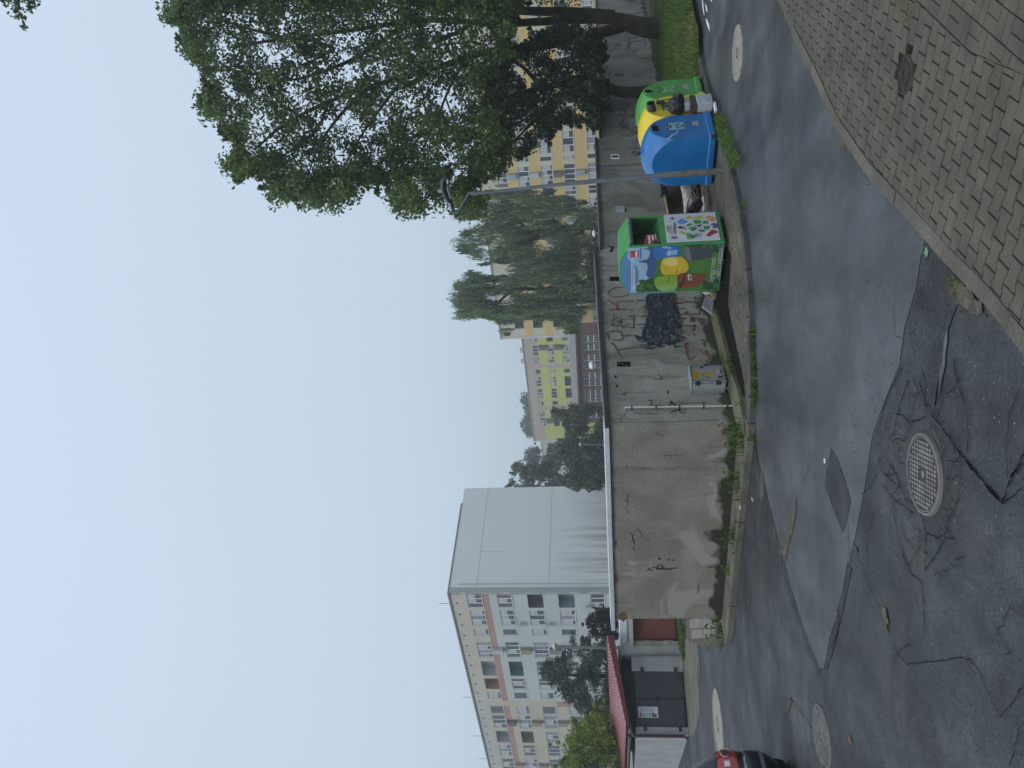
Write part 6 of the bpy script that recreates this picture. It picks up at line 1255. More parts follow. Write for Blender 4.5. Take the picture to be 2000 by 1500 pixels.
# ------------------------------------------------------------------ trees
m_bark = mat('bark', (.035, .032, .022), .95, .3, 4, .8, col2=(.075, .07, .045), fine=.2, spec=.1); m_barkg = mat('mossy_bark', (.035, .036, .018), .95, .3, 3, .8, col2=(.075, .072, .04), fine=.25, spec=.1)
lf_map = tintmat('maple_leaf', (.024, .052, .014), (.15, .23, .06), .5, .4, .35); lf_dark = tintmat('dark_leaf', (.013, .024, .010), (.07, .11, .045), .5, .2, .3); lf_wil = tintmat('willow_leaf', (.065, .105, .052), (.21, .29, .15), .6, .3, .25); lf_bush = tintmat('mixed_leaf', (.038, .058, .040), (.125, .165, .09), .6, .25, .25); lf_conf = tintmat('needle', (.020, .036, .026), (.06, .09, .06), .6, .2, .25); lf_lime = tintmat('bright_leaf', (.075, .12, .012), (.22, .30, .04), .55, .35, .25); lf_purp = tintmat('purple_leaf', (.014, .012, .014), (.05, .038, .045), .55, .15, .3); lf_mist = tintmat('misty_leaf', (.09, .125, .09), (.22, .28, .19), .6, .3, .25); lf_weed = tintmat('weed_leaf', (.035, .075, .012), (.12, .21, .035), .6, .35, .25); lf_grass = tintmat('grass_blade', (.034, .085, .014), (.125, .225, .042), .6, .35, .2); lf_dry = tintmat('dry_grass', (.10, .11, .03), (.24, .22, .09), .7, .3, .2)
def inpoly(P, x, y):
    c = np.zeros(len(x), bool); n = len(P)
    for i in range(n):
        x0, y0 = P[i]; x1, y1 = P[i-1]
        if y0 == y1: continue
        c ^= ((y0 > y) != (y1 > y)) & (x < (x1-x0)*(y-y0)/(y1-y0)+x0)
    return c
def sprigs(poly, Y, n, out=26., seed=0, spread=1.):
    r = random.Random(seed); P = []; R_ = []; cx = sum(p[0] for p in poly)/len(poly); cy = sum(p[1] for p in poly)/len(poly); L_ = [math.hypot(poly[i][0]-poly[i-1][0], poly[i][1]-poly[i-1][1]) for i in range(len(poly))]
    for _ in range(n):
        i = r.choices(range(len(poly)), L_)[0]; f = r.random(); a, b_ = poly[i-1], poly[i]; x, y = a[0]+(b_[0]-a[0])*f, a[1]+(b_[1]-a[1])*f
        dx, dy = x-cx, y-cy; l = math.hypot(dx, dy); an = math.atan2(dy, dx)+r.gauss(0, .5); ln = out*r.random()**1.3; d = Y+r.gauss(0, spread)
        for k in range(5): P.append(tuple(AT(x+math.cos(an)*ln*(k-1)/3+r.gauss(0, 2), y+math.sin(an)*ln*(k-1)/3+r.gauss(0, 2), d))); R_.append((.95, .8, .6, .42, .28)[k])
    return np.array(P), np.array(R_)
def crown(name, poly, C, ct, Y, nsp, out, crad, per, size, m, parent, seed=0, spread=.8, **k):
    r = np.random.default_rng(seed+90); f = r.uniform(.55, 1.25, len(C)); P, R_ = sprigs(poly, Y, nsp, out, seed, spread)
    return leaves(name, np.concatenate([C, P]), np.concatenate([ct, np.clip(.55+.25*r.normal(0, 1, len(P)), 0, 1)]), np.concatenate([f, R_*.8])*crad, per, size, m, parent, seed, **k)
def leaves(name, C, ct, crad, per, size, m, parent, seed=0, asp=.55, droop=0., flat=.0, clus=(1, 1, 1)):
    """C cluster centres (k,3), per leaves around each, as folded leaf-shaped quads"""
    r = np.random.default_rng(seed); k = len(C); M = k*per
    off = r.normal(0, 1, (M, 3)); off /= np.maximum(1e-6, np.linalg.norm(off, axis=1))[:, None]; off *= (r.random(M)**.45)[:, None]*(np.repeat(crad, per)[:, None] if hasattr(crad, '__len__') else crad)*np.array(clus)
    c = np.repeat(C, per, 0)+off
    ax = r.normal(0, 1, (M, 3)); ax[:, 2] -= droop; ax /= np.linalg.norm(ax, axis=1)[:, None]
    nn = r.normal(0, 1, (M, 3)); nn[:, 2] += flat; sd = np.cross(ax, nn); sd /= np.maximum(1e-6, np.linalg.norm(sd, axis=1))[:, None]
    s = size*(.65+.7*r.random(M))[:, None]
    v = np.stack([c-ax*s*.5, c+sd*s*asp*.5-ax*s*.05, c+ax*s*.5, c-sd*s*asp*.5-ax*s*.05], 1).reshape(-1, 3)
    me = bpy.data.meshes.new(name); me.vertices.add(4*M); me.vertices.foreach_set('co', v.ravel()-np.tile(np.array(BASE[parent.name]), 4*M)); me.loops.add(4*M); me.loops.foreach_set('vertex_index', np.arange(4*M, dtype=np.int32))
    me.polygons.add(M); me.polygons.foreach_set('loop_start', np.arange(0, 4*M, 4, dtype=np.int32)); 
    me.update(calc_edges=True); at = me.attributes.new('tint', 'FLOAT', 'FACE'); t = np.clip(np.repeat(ct, per)+r.normal(0, .16, M), 0, 1); at.data.foreach_set('value', t.astype(np.float32))
    me.materials.append(m); o = bpy.data.objects.new(name, me); COL.objects.link(o); o.parent = parent; BASE[o.name] = BASE[parent.name]; return o
def crown_pts(poly, Y, thick, n, seed=0, gap=None, gs=60., skew=0., edge=0):
    r = np.random.default_rng(seed); P = np.array(poly, float); lo, hi = P.min(0), P.max(0); out = []
    while len(out) < n:
        x = r.uniform(lo[0], hi[0], 4*n); y = r.uniform(lo[1], hi[1], 4*n); q = inpoly(poly, x, y)
        for a, b_ in zip(x[q], y[q]):
            if gap is not None and noise.noise(Vector((a/gs, b_/gs, seed*3.1)))+.5*noise.noise(Vector((a/gs*2.3, b_/gs*2.3, seed))) < gap: continue
            d = Y+thick*r.normal(0, .5); out.append(AT(a, b_, max(d, Y-1.1*thick))); 
            if len(out) >= n: break
    C = np.array([tuple(p) for p in out]); ct = np.array([.45+.55*noise.noise(Vector(p)*.55+Vector((seed, 0, 0))) for p in out]); return C, np.clip(ct, 0, 1)
def tree(name, label, stems, m_b, group=None, cat='tree'):
    t = thing(name, stems[0][0][0], label, cat, group); mb = MB()
    for P, R_ in stems: mb.tube(P, R_, 10)
    o = mb.build('trunk', m_b, t, autos=1.2); return t
def branch(pxs, Y0, Y1=None, zfix=None):
    Y1 = Y0 if Y1 is None else Y1; k = len(pxs); return [AT(x, y, Y0+(Y1-Y0)*i/max(1, k-1)) for i, (x, y) in enumerate(pxs)]
def smooth_line(P, n=4):
    out = []
    for i in range(len(P)-1):
        p0, p1, p2, p3 = P[max(i-1, 0)], P[i], P[i+1], P[min(i+2, len(P)-1)]
        for k in range(n):
            t_ = k/n; out.append(.5*((2*p1)+(p2-p0)*t_+(2*p0-5*p1+4*p2-p3)*t_*t_+(3*p1-p0-3*p2+p3)*t_**3))
    return out+[P[-1]]
def taper(P, r0, r1): k = len(P); return [r0+(r1-r0)*i/(k-1) for i in range(k)]
# big maple on the right
TY = 26.4
base_ = G(1292, 52, .1); q = lambda px, a, b_: smooth_line(branch(px, a, b_))
s0 = [base_]+branch([(1262, 54), (1225, 45), (1195, 36)], base_.y, base_.y)
stems = [(smooth_line(s0), taper(smooth_line(s0), .36, .21))]
for px, a, b_, r0, r1 in (([(1200, 30), (1120, 24), (1040, 22), (960, 17), (880, 12), (760, -10), (600, -60)], base_.y, 25.5, .17, .06), ([(1205, 38), (1140, 38), (1060, 42), (990, 46), (940, 45), (880, 40), (800, 42), (680, 60), (560, 75), (460, 90)], base_.y, 24.6, .15, .04), ([(1215, 52), (1180, 62), (1150, 70), (1110, 80), (1040, 92), (980, 98), (930, 106), (880, 124), (840, 134), (790, 150), (720, 170), (640, 200), (560, 240), (500, 290)], base_.y, 22.0, .18, .03),
                          ([(910, 112), (902, 130), (885, 155), (870, 190), (850, 240), (820, 300)], 23.6, 22.0, .06, .02), ([(845, 132), (800, 165), (770, 158), (700, 180)], 23.4, 22.4, .09, .03), ([(905, 113), (908, 140), (900, 180), (930, 240)], 23.6, 22.8, .045, .015), ([(720, 168), (660, 230), (620, 290), (600, 350)], 22.8, 21.8, .06, .015), ([(800, 42), (700, 110), (600, 150), (520, 160)], 24.8, 23., .08, .02), ([(560, 75), (500, 60), (430, 40), (380, 30)], 24.5, 24., .06, .015), ([(640, 200), (620, 250), (560, 300), (500, 320)], 22.4, 21.8, .05, .012), ([(850, 240), (790, 280), (740, 320), (700, 350)], 22.3, 21.6, .035, .012), ([(790, 150), (730, 230), (690, 290), (660, 350)], 22.9, 21.8, .05, .012), ([(870, 190), (890, 250), (900, 310), (905, 360)], 22.6, 22, .03, .01), ([(960, 17), (900, 60), (820, 90), (740, 100)], 25.4, 24.4, .08, .02)):
    P = q(px, a, b_); stems.append((P, taper(P, r0, r1)))
tm = tree('maple_tree', 'big leafy maple whose crown overhangs the lamp post and bins, trunk forking at the wall', stems, m_barkg)
big = [(338, -260), (340, 5), (352, 30), (375, 55), (365, 75), (378, 105), (400, 125), (412, 150), (408, 205), (432, 218), (445, 245), (462, 268), (470, 300), (463, 325), (500, 330), (530, 335), (545, 365), (575, 370), (600, 360), (640, 345), (690, 335), (740, 345), (765, 352), (790, 340), (820, 330), (850, 345), (875, 335), (905, 365), (928, 350), (922, 310), (905, 270), (930, 240), (955, 230), (950, 190), (935, 150), (975, 110), (990, 60), (1000, 0), (980, -260)]
C, ct = crown_pts(big, 23.2, 2.6, 1900, 3, -.25, 36); C2, ct2 = crown_pts([(900, -200), (1170, -200), (1160, 5), (1090, 12), (1000, 30), (930, 40), (900, 20)], 25, 1.8, 150, 5, .0, 36)
tips = [((390, 15), 14), ((340, 25), 10), ((372, 95), 10), ((408, 205), 12), ((460, 325), 14), ((530, 325), 12), ((548, 372), 14), ((578, 352), 12), ((610, 380), 14), ((635, 350), 12), ((672, 372), 16), ((618, 388), 8), ((790, 395), 16), ((808, 400), 14), ((800, 375), 14), ((775, 380), 12), ((905, 395), 14), ((925, 402), 12), ((900, 375), 12), ((945, 330), 14), ((945, 300), 14), ((985, 290), 12), ((960, 270), 12), ((965, 320), 8), ((700, 350), 12), ((650, 392), 8), ((845, 360), 12), ((415, 205), 10), ((855, 385), 8)]
tc_, tt_ = [], []
rr = random.Random(2)
for (x, y), n in tips:
    for k in range(n): tc_.append(tuple(AT(x+rr.gauss(0, 9), y+rr.gauss(0, 7), 22+rr.gauss(0, .6)))); tt_.append(.5+rr.uniform(-.15, .3))
C = np.concatenate([C, C2, np.array(tc_)]); ct = np.concatenate([ct, ct2, np.array(tt_)])
crown('crown', [q_ for q_ in big if q_[1] > -100], C, ct, 22.6, 170, 36, .40, 42, .118, lf_map, tm, 1, asp=.6, droop=.5)
# dark small-leaved tree between wall and maple
b2 = G(1298, 172, .1); s0 = [b2]+branch([(1250, 180), (1205, 178), (1170, 160), (1140, 150), (1090, 165), (1020, 180), (960, 200)], b2.y, 24)
P = smooth_line(s0); stems = [(P, taper(P, .21, .04))]
for px in ([(1175, 163), (1150, 120), (1100, 90), (1040, 80)], [(1120, 155), (1090, 200), (1040, 240), (1000, 280)], [(1060, 172), (1020, 130), (980, 110)]):
    P = q(px, 24.6, 23.8); stems.append((P, taper(P, .09, .02)))
td = tree('dark_tree', 'small dark leaved tree leaning over the wall behind the recycling bins', stems, m_barkg)
C, ct = crown_pts([(1180, 100), (1160, 60), (1120, 55), (1080, 50), (1050, 80), (1010, 95), (975, 130), (960, 180), (975, 230), (985, 270), (1010, 300), (1045, 285), (1050, 255), (1085, 258), (1100, 225), (1100, 190), (1150, 215), (1170, 240), (1190, 210), (1185, 180), (1160, 150), (1172, 120)], 24.3, 1.3, 520, 9, -.12, 30)
crown('crown', [(1150, 215), (1172, 245), (1100, 225), (1050, 285), (1010, 300), (975, 230), (960, 180), (975, 130), (1050, 80), (1120, 55), (1172, 120)], C, ct, 24.2, 70, 26, .32, 24, .12, lf_dark, td, 2, asp=.6, droop=.3)
# branch tip hanging into the upper corner
P = smooth_line(branch([(-60, -190), (-20, -90), (15, -30), (35, 20), (48, 48)], 13.5, 12.5)); tbn = tree('branch_tip', 'leafy branch tip of a near tree hanging into the upper corner of the sky', [(P, taper(P, .03, .006))], m_bark, cat='branch')
tc_ = [tuple(AT(x+rr.gauss(0, s_), y+rr.gauss(0, s_), 12.7+rr.gauss(0, .15))) for x, y, s_, n in ((20, -10, 16, 26), (40, 5, 12, 26), (60, -5, 9, 14), (62, 12, 6, 8), (38, 32, 7, 12), (46, 52, 4, 8), (8, -10, 8, 10), (40, -50, 22, 30)) for _ in range(n)]
leaves('foliage', np.array(tc_), np.full(len(tc_), .3), .05, 3, .085, lf_map, tbn, 3, .55, .8)
# willows
def willow(poly, Y, base_px, label, seed, n):
    bx = AT(*base_px, Y); bt = Vector((bx.x, Y, 0)); top = AT((min(p[0] for p in poly)+60), base_px[1], Y)
    P = smooth_line([bt, bt.lerp(top, .3)+Vector((.2, 0, 0)), bt.lerp(top, .6)+Vector((-.1, .2, 0)), top]); st = [(P, taper(P, .32, .06))]
    for k in range(7):
        a = P[len(P)//3+k]; dr = Vector((random.uniform(-3, 3), random.uniform(-2, 2), random.uniform(1.5, 3))); Q = smooth_line([a, a+dr*.5+Vector((0, 0, .4)), a+dr]); st.append((Q, taper(Q, .12, .03)))
    t = tree('willow_tree', label, st, m_bark, 'willows before the yellow flats')
    C, ct = crown_pts(poly, Y, 2.2, int(n*.92), seed, -.13, 26)
    crown('crown', poly, C, ct, Y, 60, 9, .46, 38, .30, lf_wil, t, seed, asp=.17, droop=3.5, clus=(.5, .5, 2.2))
willow([(905, 400), (912, 388), (935, 392), (960, 378), (1000, 376), (1060, 372), (1085, 382), (1130, 394), (1160, 405), (1168, 440), (1165, 490), (1150, 505), (1110, 512), (1090, 520), (1050, 512), (1010, 515), (975, 508), (945, 515), (930, 495), (908, 490), (900, 470), (918, 450), (905, 430)], 58, (1178, 450), 'broad willow in the mist, its boughs hanging behind the lamp post', 21, 900)
willow([(905, 545), (900, 570), (893, 580), (905, 600), (905, 622), (935, 618), (960, 612), (980, 630), (990, 648), (1010, 640), (1030, 622), (1055, 618), (1085, 622), (1095, 640), (1118, 648), (1120, 620), (1150, 595), (1158, 575), (1140, 560), (1120, 540), (1140, 525), (1100, 518), (1040, 508), (1010, 520), (1008, 545), (970, 545), (940, 540), (920, 535)], 55, (1178, 562), 'narrower willow hiding the end wall of the yellow flats', 22, 860)
def bush(name, poly, Y, base_px, label, seed, n, m, size, per=30, rad=.5, thick=1.5, gap=-.3, gs=30, cat='tree', group=None, tr=.2, asp=.55, droop=0., clus=(1, 1, 1), spr=14.):
    bx = AT(*base_px, Y); bt = Vector((bx.x, Y, 0)); xs = [p[0] for p in poly]; top = AT(min(xs)+.25*(max(xs)-min(xs)), sum(p[1] for p in poly)/len(poly), Y)
    P = smooth_line([bt, bt.lerp(top, .4)+Vector((.1, 0, 0)), top]); st = [(P, taper(P, tr, tr*.2))]; rq = random.Random(seed)
    for k in range(5): a = P[3+k % 4]; dr = Vector((rq.uniform(-1.6, 1.6), rq.uniform(-1, 1), rq.uniform(.8, 2)))*(tr*5); Q = [a, a+dr*.5, a+dr]; st.append((Q, taper(Q, tr*.4, tr*.1)))
    t = tree(name, label, st, m_bark, group, cat); C, ct = crown_pts(poly, Y, thick, n, seed, gap, gs); crown('crown', poly, C, ct, Y, int(n*.09), spr, rad, int(per*.85), size, m, t, seed, spread=thick*.5, asp=asp, droop=droop, clus=clus); return t
bush('purple_tree', [(1092, 812), (1082, 806), (1100, 800), (1120, 792), (1150, 796), (1178, 800), (1180, 860), (1175, 930), (1150, 945), (1130, 935), (1105, 900), (1092, 870), (1112, 850), (1105, 830)], 78, (1180, 850), 'dark purplish tree before the brick house', 31, 440, lf_bush, .26, gap=-.2)
bush('leafy_tree', [(1010, 905), (998, 945), (1010, 952), (1180, 952), (1180, 900), (1140, 880), (1110, 868), (1080, 862), (1070, 880), (1072, 900), (1040, 915), (1020, 918)], 92, (1180, 915), 'grey green tree beside the white gable, tallest of the clump', 32, 520, lf_mist, .3, gap=-.18)
bush('dark_tree', [(1120, 890), (1105, 925), (1112, 950), (1178, 950), (1178, 890), (1150, 875)], 74, (1180, 920), 'dark round bush at the foot of the white gable', 33, 240, lf_bush, .24, gap=-.25)
bush('leafy_tree', [(1035, 875), (1026, 890), (1030, 915), (1060, 925), (1085, 915), (1080, 885), (1062, 875), (1050, 880)], 150, (1170, 895), 'thin misty tree before the faint grey flats', 34, 160, lf_mist, .4, rad=.8, gap=-.1, gs=14)
bush('leafy_tree', [(1032, 768), (1022, 780), (1030, 800), (1020, 828), (1030, 850), (1050, 856), (1050, 830), (1046, 800), (1042, 770)], 195, (1170, 815), 'misty tree whose top shows over the lime green flats', 35, 200, lf_mist, .45, rad=.9, gap=-.2, gs=14)
bush('hedge', [(1152, 484), (1150, 520), (1152, 560), (1158, 572), (1170, 572), (1170, 480)], 48, (1180, 525), 'clipped green hedge above the wall coping below the willows', 36, 260, lf_bush, .16, rad=.3, thick=.6, gap=-1, cat='hedge', tr=.08)
bush('feathery_tree', [(1058, 1318), (1062, 1300), (1085, 1290), (1110, 1285), (1118, 1250), (1108, 1242), (1130, 1245), (1150, 1255), (1165, 1275), (1185, 1240), (1192, 1250), (1190, 1320), (1190, 1405), (1165, 1402), (1140, 1400), (1150, 1385), (1130, 1380), (1118, 1362), (1105, 1368), (1100, 1345), (1080, 1340), (1085, 1325), (1070, 1325)], 40, (1195, 1330), 'dark feathery tree before the teal flats, beside the beige park lamp', 37, 800, lf_conf, .11, per=34, rad=.32, gap=-.22, gs=22, clus=(1, 1, .55), asp=.3)
bush('bright_tree', [(1112, 1445), (1108, 1480), (1112, 1540), (1215, 1540), (1205, 1480), (1200, 1430), (1188, 1405), (1165, 1402), (1150, 1412), (1140, 1400), (1135, 1425), (1120, 1432)], 34, (1215, 1470), 'bright yellow green tree above the red garage roof', 38, 430, lf_lime, .13, per=30, rad=.34, gap=-.12, gs=18, thick=2., spr=40.)
bush('purple_shrub', [(1150, 1205), (1148, 1222), (1160, 1228), (1150, 1240), (1172, 1245), (1205, 1245), (1203, 1195), (1180, 1188), (1165, 1196)], 38, (1300, 1222), 'dark purple shrub by the roof end above the passage', 39, 230, lf_purp, .09, rad=.18, thick=.5, gap=-.3, gs=12, cat='shrub', tr=.06)
bush('purple_shrub', [(1105, 1485), (1112, 1540), (1150, 1545), (1140, 1500), (1128, 1482)], 37, (1215, 1510), 'dark purple shrub behind the bright yellow green tree', 40, 140, lf_purp, .10, rad=.2, thick=.5, gap=-.3, gs=12, cat='shrub', tr=.06)
bush('leafy_tree', [(1165, 1395), (1160, 1430), (1185, 1440), (1196, 1400)], 44, (1200, 1415), 'small dark shrub between the feathery and the bright tree', 41, 120, lf_conf, .12, rad=.25, gap=-.4, gs=16, cat='shrub', tr=.06)

# ------------------------------------------------------------------ grass and weeds
def blades(P, h, w, lean, seed=0, segs=3):
    r = random.Random(seed); mb = MB()
    for p in P:
        a = r.uniform(0, 2*math.pi); d = Vector((math.cos(a), math.sin(a), 0)); s = Vector((-d.y, d.x, 0)); hh = h*r.uniform(.45, 1.25); ln = lean*r.uniform(.2, 1.2)*hh; ww = w*r.uniform(.7, 1.3); pts = []
        for k in range(segs+1):
            f = k/segs; c = Vector(p)+d*ln*f*f+Vector((0, 0, hh*f*(1-.25*f*lean))); pts += [c-s*ww*(1-f)*.5, c+s*ww*(1-f)*.5]
        mb.raw(pts, [(2*k, 2*k+1, 2*k+3, 2*k+2) for k in range(segs)], 0, 0.)
        mb.t[-segs:] = [max(0, min(1, r.gauss(.5, .25)))]*segs
    return mb
# grass strip under the maple
gp_ = [(1282, 135), (1300, 158), (1340, 168), (1362, 150), (1366, 110), (1364, 60), (1352, 0), (1345, -60), (1262, -60), (1272, 0), (1278, 60)]
gpoly = [G(x, y, .1)[:2] for x, y in gp_]
mb = MB(); mb.poly([P3(p, .108) for p in jit([P3(p, 0) for p in gpoly], .3, .04, True, 6)]); struct(mb.build('ground', m_turf))
xs = [p[0] for p in gpoly]; ys = [p[1] for p in gpoly]; rr = random.Random(8); GP, GD = [], []
while len(GP)+len(GD) < 15000:
    x, y = rr.uniform(min(xs), max(xs)), rr.uniform(min(ys), max(ys))
    if not inpoly(gpoly, np.array([x]), np.array([y]))[0]: continue
    (GD if noise.noise(Vector((x*.7, y*.7, 1)))+rr.gauss(0, .18) > .24 else GP).append(Vector((x, y, .108)))
go = blades(GP, .17, .022, .8, 1).build('grass', lf_grass, None, fixn=False); tag(go, 'green grass strip under the maple, along the far wall', 'grass', kind='stuff')
go = blades(GD, .15, .02, 1.0, 2).build('dry_grass', lf_dry, None, fixn=False); tag(go, 'yellowed dry grass beside the green bin', 'grass', kind='stuff')
KG = []
for k in range(1500):
    x, y = rr.choice([(1406, 232), (1412, 250), (1418, 265), (1425, 285), (1431, 300), (1436, 315), (1410, 240), (1421, 275)]); KG.append(G(x+rr.gauss(0, 5), y+rr.gauss(0, 7), .09))
go = blades(KG, .10, .016, .9, 3).build('kerb_grass', lf_grass, None, fixn=False); tag(go, 'low grass growing along the kerb before the blue bin', 'grass', kind='stuff')
KG = []
for x, y in [(1470+.02*(yy-600), yy) for yy in range(640, 795, 3)]:
    
        if noise.noise(Vector((y*.06, 3, 1))) < -.25: continue
        for k in range(60): KG.append(G(x+rr.gauss(0, 2.6), y+rr.gauss(0, 3), .0))
go = blades(KG, .12, .035, 1.1, 4).build('kerb_weeds', lf_weed, None, fixn=False); tag(go, 'ragged weeds sprouting along the kerb before the electric cabinet', 'weeds', kind='stuff')
KG = []
for a, b_ in zip(nk, nk[1:]):
    for k in range(int((b_-a).length*60)):
        f = rr.random(); p = a.lerp(b_, f)
        if noise.noise(P3(p*1.6, 9)) > .18 and p.y < 12: KG.append(P3(p+Vector((rr.gauss(.0, .03), rr.gauss(0, .03))), .01))
for a, b_, n in ((1540, 25, 200), (1752, 352, 60), (1775, 30, 120), (1765, 8, 160), (1860, 555, 40), (1782, 20, 80)):
    for k in range(n): KG.append(G(a+rr.gauss(0, 7), b_+rr.gauss(0, 7), .03))
for k in range(1800):                                          # moss and seedlings in the joints near the broken patch
    p = Vector((rr.uniform(1.9, 3.6), rr.uniform(5.2, 7.2))); 
    if noise.noise(P3(p*1.9, 4)) > .33: KG.append(P3(p, .03))
go = blades(KG, .035, .012, .8, 5).build('joint_weeds', lf_weed, None, fixn=False); tag(go, 'moss and seedlings in the joints along the near kerb', 'weeds', kind='stuff')
KG = [P3(rw(1345+rr.uniform(-4, 3), rr.uniform(1200, 1258))[:2], 0)-Vector((0, rr.uniform(.1, 1.6), 0)) for k in range(1600)]
go = blades(KG, .14, .035, .8, 6).build('passage_grass', lf_weed, None, fixn=False); tag(go, 'grass in the passage below the red wall', 'grass', kind='stuff')
def weed(px, z, h, n, label, spread=.14, seed=0, leaf=.06):
    h *= .78; n = int(n*.72)
    c = G(px[0], px[1], z); r = random.Random(seed); t = thing('weed', c, label, 'weed', 'weeds along the walls and kerbs')
    mb = blades([c+Vector((r.gauss(0, spread), r.gauss(0, spread*.6), 0)) for k in range(n)], h, .018, 1.0, seed); mb.build('blades', lf_weed, t, fixn=False)
    C = np.array([tuple(c+Vector((r.gauss(0, spread*.8), r.gauss(0, spread*.5), abs(r.gauss(0, h*.4))+.02))) for k in range(n//4)]); leaves('foliage', C, np.full(len(C), .5), .06, 5, leaf, lf_weed, t, seed, .6)
weed((1452, 856), .12, .55, 90, 'tall green weed at the corner where the two walls meet', .16, 1)
weed((1443, 942), .12, .42, 60, 'slender weed on the ledge of the grey garage wall, beside the tall corner weed', .13, 2)
weed((1434, 1048), .12, .38, 45, 'thin grassy weed midway along the grey garage wall', .10, 3)
weed((1424, 1112), .12, .20, 26, 'small low weed on the ledge between grassy weed and wall end', .08, 4, .05)
weed((1448, 1018), .10, .13, 20, 'tiny weed at the ledge kerb below the grassy weed', .06, 5, .04)
weed((1412, 1222), .05, .52, 110, 'bushy weed growing at the open end of the grey garage wall', .22, 6, .08)
weed((1432, 716), .10, .34, 70, 'weed tuft on the plinth beside the electric cabinet', .14, 7)
weed((1455, 783), .10, .14, 24, 'small weed on the plinth below the white pipe', .08, 8, .04)
weed((1470, 574), .02, .12, 26, 'little weed at the kerb before the clothing bank', .05, 9, .04)
weed((1470, 612), .02, .10, 20, 'tiny weed at the kerb before the grey blanket', .05, 10, .04)
weed((1457, 402), .02, .12, 24, 'small weed at the kerb between lamp post and clothing bank', .07, 11, .04)
weed((1472, 855), .02, .16, 24, 'weed at the road edge below the wall corner', .08, 12, .045)
# fallen leaf and litter
mb = MB(); c = G(1810, 492, .012); mb.poly([c+Vector((.05*math.cos(a)*(1 if k % 2 else .45), .05*math.sin(a)*(1 if k % 2 else .45), .002+.004*(k % 2))) for k, a in enumerate(2*math.pi*j/12 for j in range(12))]); tag(mb.build('fallen_leaf', mat('pale_leaf', (.16, .26, .12), .7), None, fixn=False), 'single pale green leaf lying on the dark asphalt patch', 'leaf')
for i, (x, y, l, an, lab) in enumerate(((1470, 975, .10, 1.2, 'thin white scrap on the road below the zinc coped wall'), (1660, 1443, .09, .9, 'brown stick lying on the road beside the worn manhole'), (1612, 900, .05, .3, 'tiny pale scrap beside the diamond shaped dark patch'), (1446, 991, .06, .1, 'pale round pebble on the black stain of the ledge'))):
    c = G(x, y, .012 if i != 3 else .125); d = Vector((math.cos(an), math.sin(an), 0))*l/2; s_ = Vector((-d.y, d.x, 0)).normalized()*(.012 if i < 2 else .022); mb = MB(); mb.prism([c-d-s_, c+d-s_*.6, c+d+s_*.6, c-d+s_], [p+Vector((0, 0, .012)) for p in (c-d-s_, c+d-s_*.6, c+d+s_*.6, c-d+s_)]); tag(mb.build('litter', m_wood if i == 1 else m_white), lab, 'litter')
mb = MB(); rr = random.Random(31)
for k in range(1300):                                           # grit lying about on the asphalt and pavement
    x, y = (rr.uniform(1500, 2000), rr.uniform(500, 1500)) if k < 1000 else (rr.uniform(1400, 1465), rr.uniform(380, 800))
    z = .012 if k < 1000 else .092; c = G(x, y, z); a = rr.uniform(.0015, .0055)*(1 if k < 1000 else 2.2); mb.box((c.x-a, c.y-a*.7, z-.001), (c.x+a, c.y+a*.7, z+a), None, bev=0)
tag(mb.build('grit', m_sand), 'pale grit scattered on the asphalt', 'grit', kind='stuff')

# ------------------------------------------------------------------ light, sky, air
w = bpy.data.worlds.new('World'); S.world = w; w.use_nodes = True; nt = w.node_tree; bg = nt.nodes['Background']
SUN_EL, SUN_AZ = math.radians(52), math.radians(215)
sky = N(nt, 'ShaderNodeTexSky', sky_type='NISHITA'); sky.sun_disc = False; sky.sun_elevation = SUN_EL; sky.sun_rotation = SUN_AZ; sky.air_density = 1.; sky.dust_density = 4.
wtc = N(nt, 'ShaderNodeTexCoord'); wsep = N(nt, 'ShaderNodeSeparateXYZ'); nt.links.new(wtc.outputs['Generated'], wsep.inputs[0])
wrp = N(nt, 'ShaderNodeValToRGB'); wno = N(nt, 'ShaderNodeTexNoise'); wno.inputs['Scale'].default_value = 2.2; wno.inputs['Detail'].default_value = 5; nt.links.new(wtc.outputs['Generated'], wno.inputs['Vector'])
wad = N(nt, 'ShaderNodeMath', operation='MULTIPLY_ADD'); nt.links.new(wno.outputs['Fac'], wad.inputs[0]); wad.inputs[1].default_value = .22; nt.links.new(wsep.outputs[2], wad.inputs[2]); nt.links.new(wad.outputs[0], wrp.inputs[0])
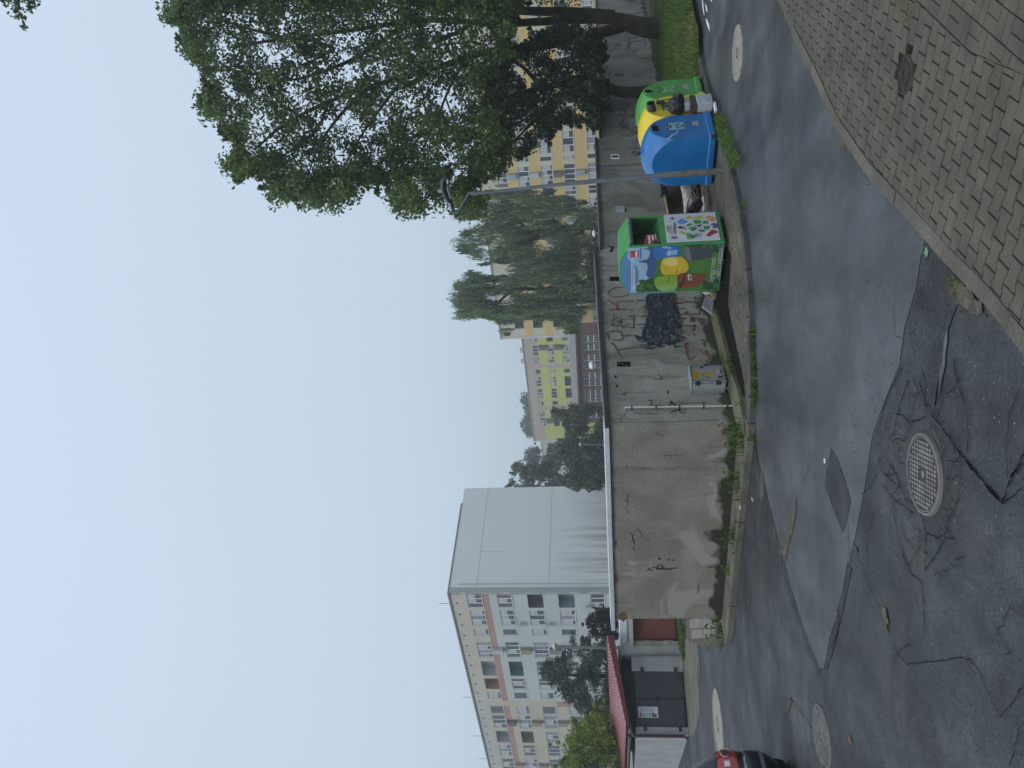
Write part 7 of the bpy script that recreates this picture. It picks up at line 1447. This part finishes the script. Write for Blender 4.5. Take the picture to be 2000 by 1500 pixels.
wrp.color_ramp.elements[0].position = .10; wrp.color_ramp.elements[0].color = (.505, .62, .715, 1); wrp.color_ramp.elements[1].position = 1.; wrp.color_ramp.elements[1].color = (1.3, 1.36, 1.46, 1)
e_ = wrp.color_ramp.elements.new(.30); e_.color = (.610, .735, .865, 1); e_ = wrp.color_ramp.elements.new(.82); e_.color = (.70, .83, 1.01, 1)
wsc = N(nt, 'ShaderNodeVectorMath', operation='SCALE'); nt.links.new(wrp.outputs[0], wsc.inputs[0]); wsc.inputs['Scale'].default_value = 10.
mxw = N(nt, 'ShaderNodeMix', data_type='RGBA'); mxw.inputs[0].default_value = .9; nt.links.new(wsc.outputs[0], mxw.inputs[7])
nt.links.new(sky.outputs[0], mxw.inputs[6]); nt.links.new(mxw.outputs[2], bg.inputs[0]); bg.inputs[1].default_value = .10
sd_ = bpy.data.lights.new('sun', 'SUN'); sd_.energy = 1.2; sd_.angle = math.radians(18); sd_.color = (1, .97, .92); so = bpy.data.objects.new('sun', sd_); COL.objects.link(so)
dirv = Vector((math.sin(SUN_AZ)*math.cos(SUN_EL), math.cos(SUN_AZ)*math.cos(SUN_EL), math.sin(SUN_EL))); so.rotation_euler = dirv.to_track_quat('Z', 'Y').to_euler()
HAZE = .0016
if HAZE:
    mh = bpy.data.materials.new('haze'); mh.use_nodes = True; nt = mh.node_tree; nt.nodes.remove(nt.nodes['Principled BSDF']); pv = N(nt, 'ShaderNodeVolumePrincipled'); pv.inputs['Color'].default_value = (.86, .92, .97, 1); pv.inputs['Density'].default_value = HAZE; pv.inputs['Anisotropy'].default_value = .2
    nt.links.new(pv.outputs[0], nt.nodes['Material Output'].inputs['Volume'])
    mb = MB(); mb.box((-430, -430, -1.2), (430, 430, 34)); ho = mb.build('haze', mh); tag(ho, 'thin pale morning haze over the whole place', 'haze', kind='stuff')
S.view_settings.view_transform = 'Standard'; S.view_settings.look = 'None'; S.view_settings.exposure = 0.; S.view_settings.gamma = 1
S.cycles.use_denoising = True; S.cycles.denoising_prefilter = 'ACCURATE'; S.cycles.max_bounces = 5; S.cycles.volume_bounces = 0; S.cycles.transparent_max_bounces = 8
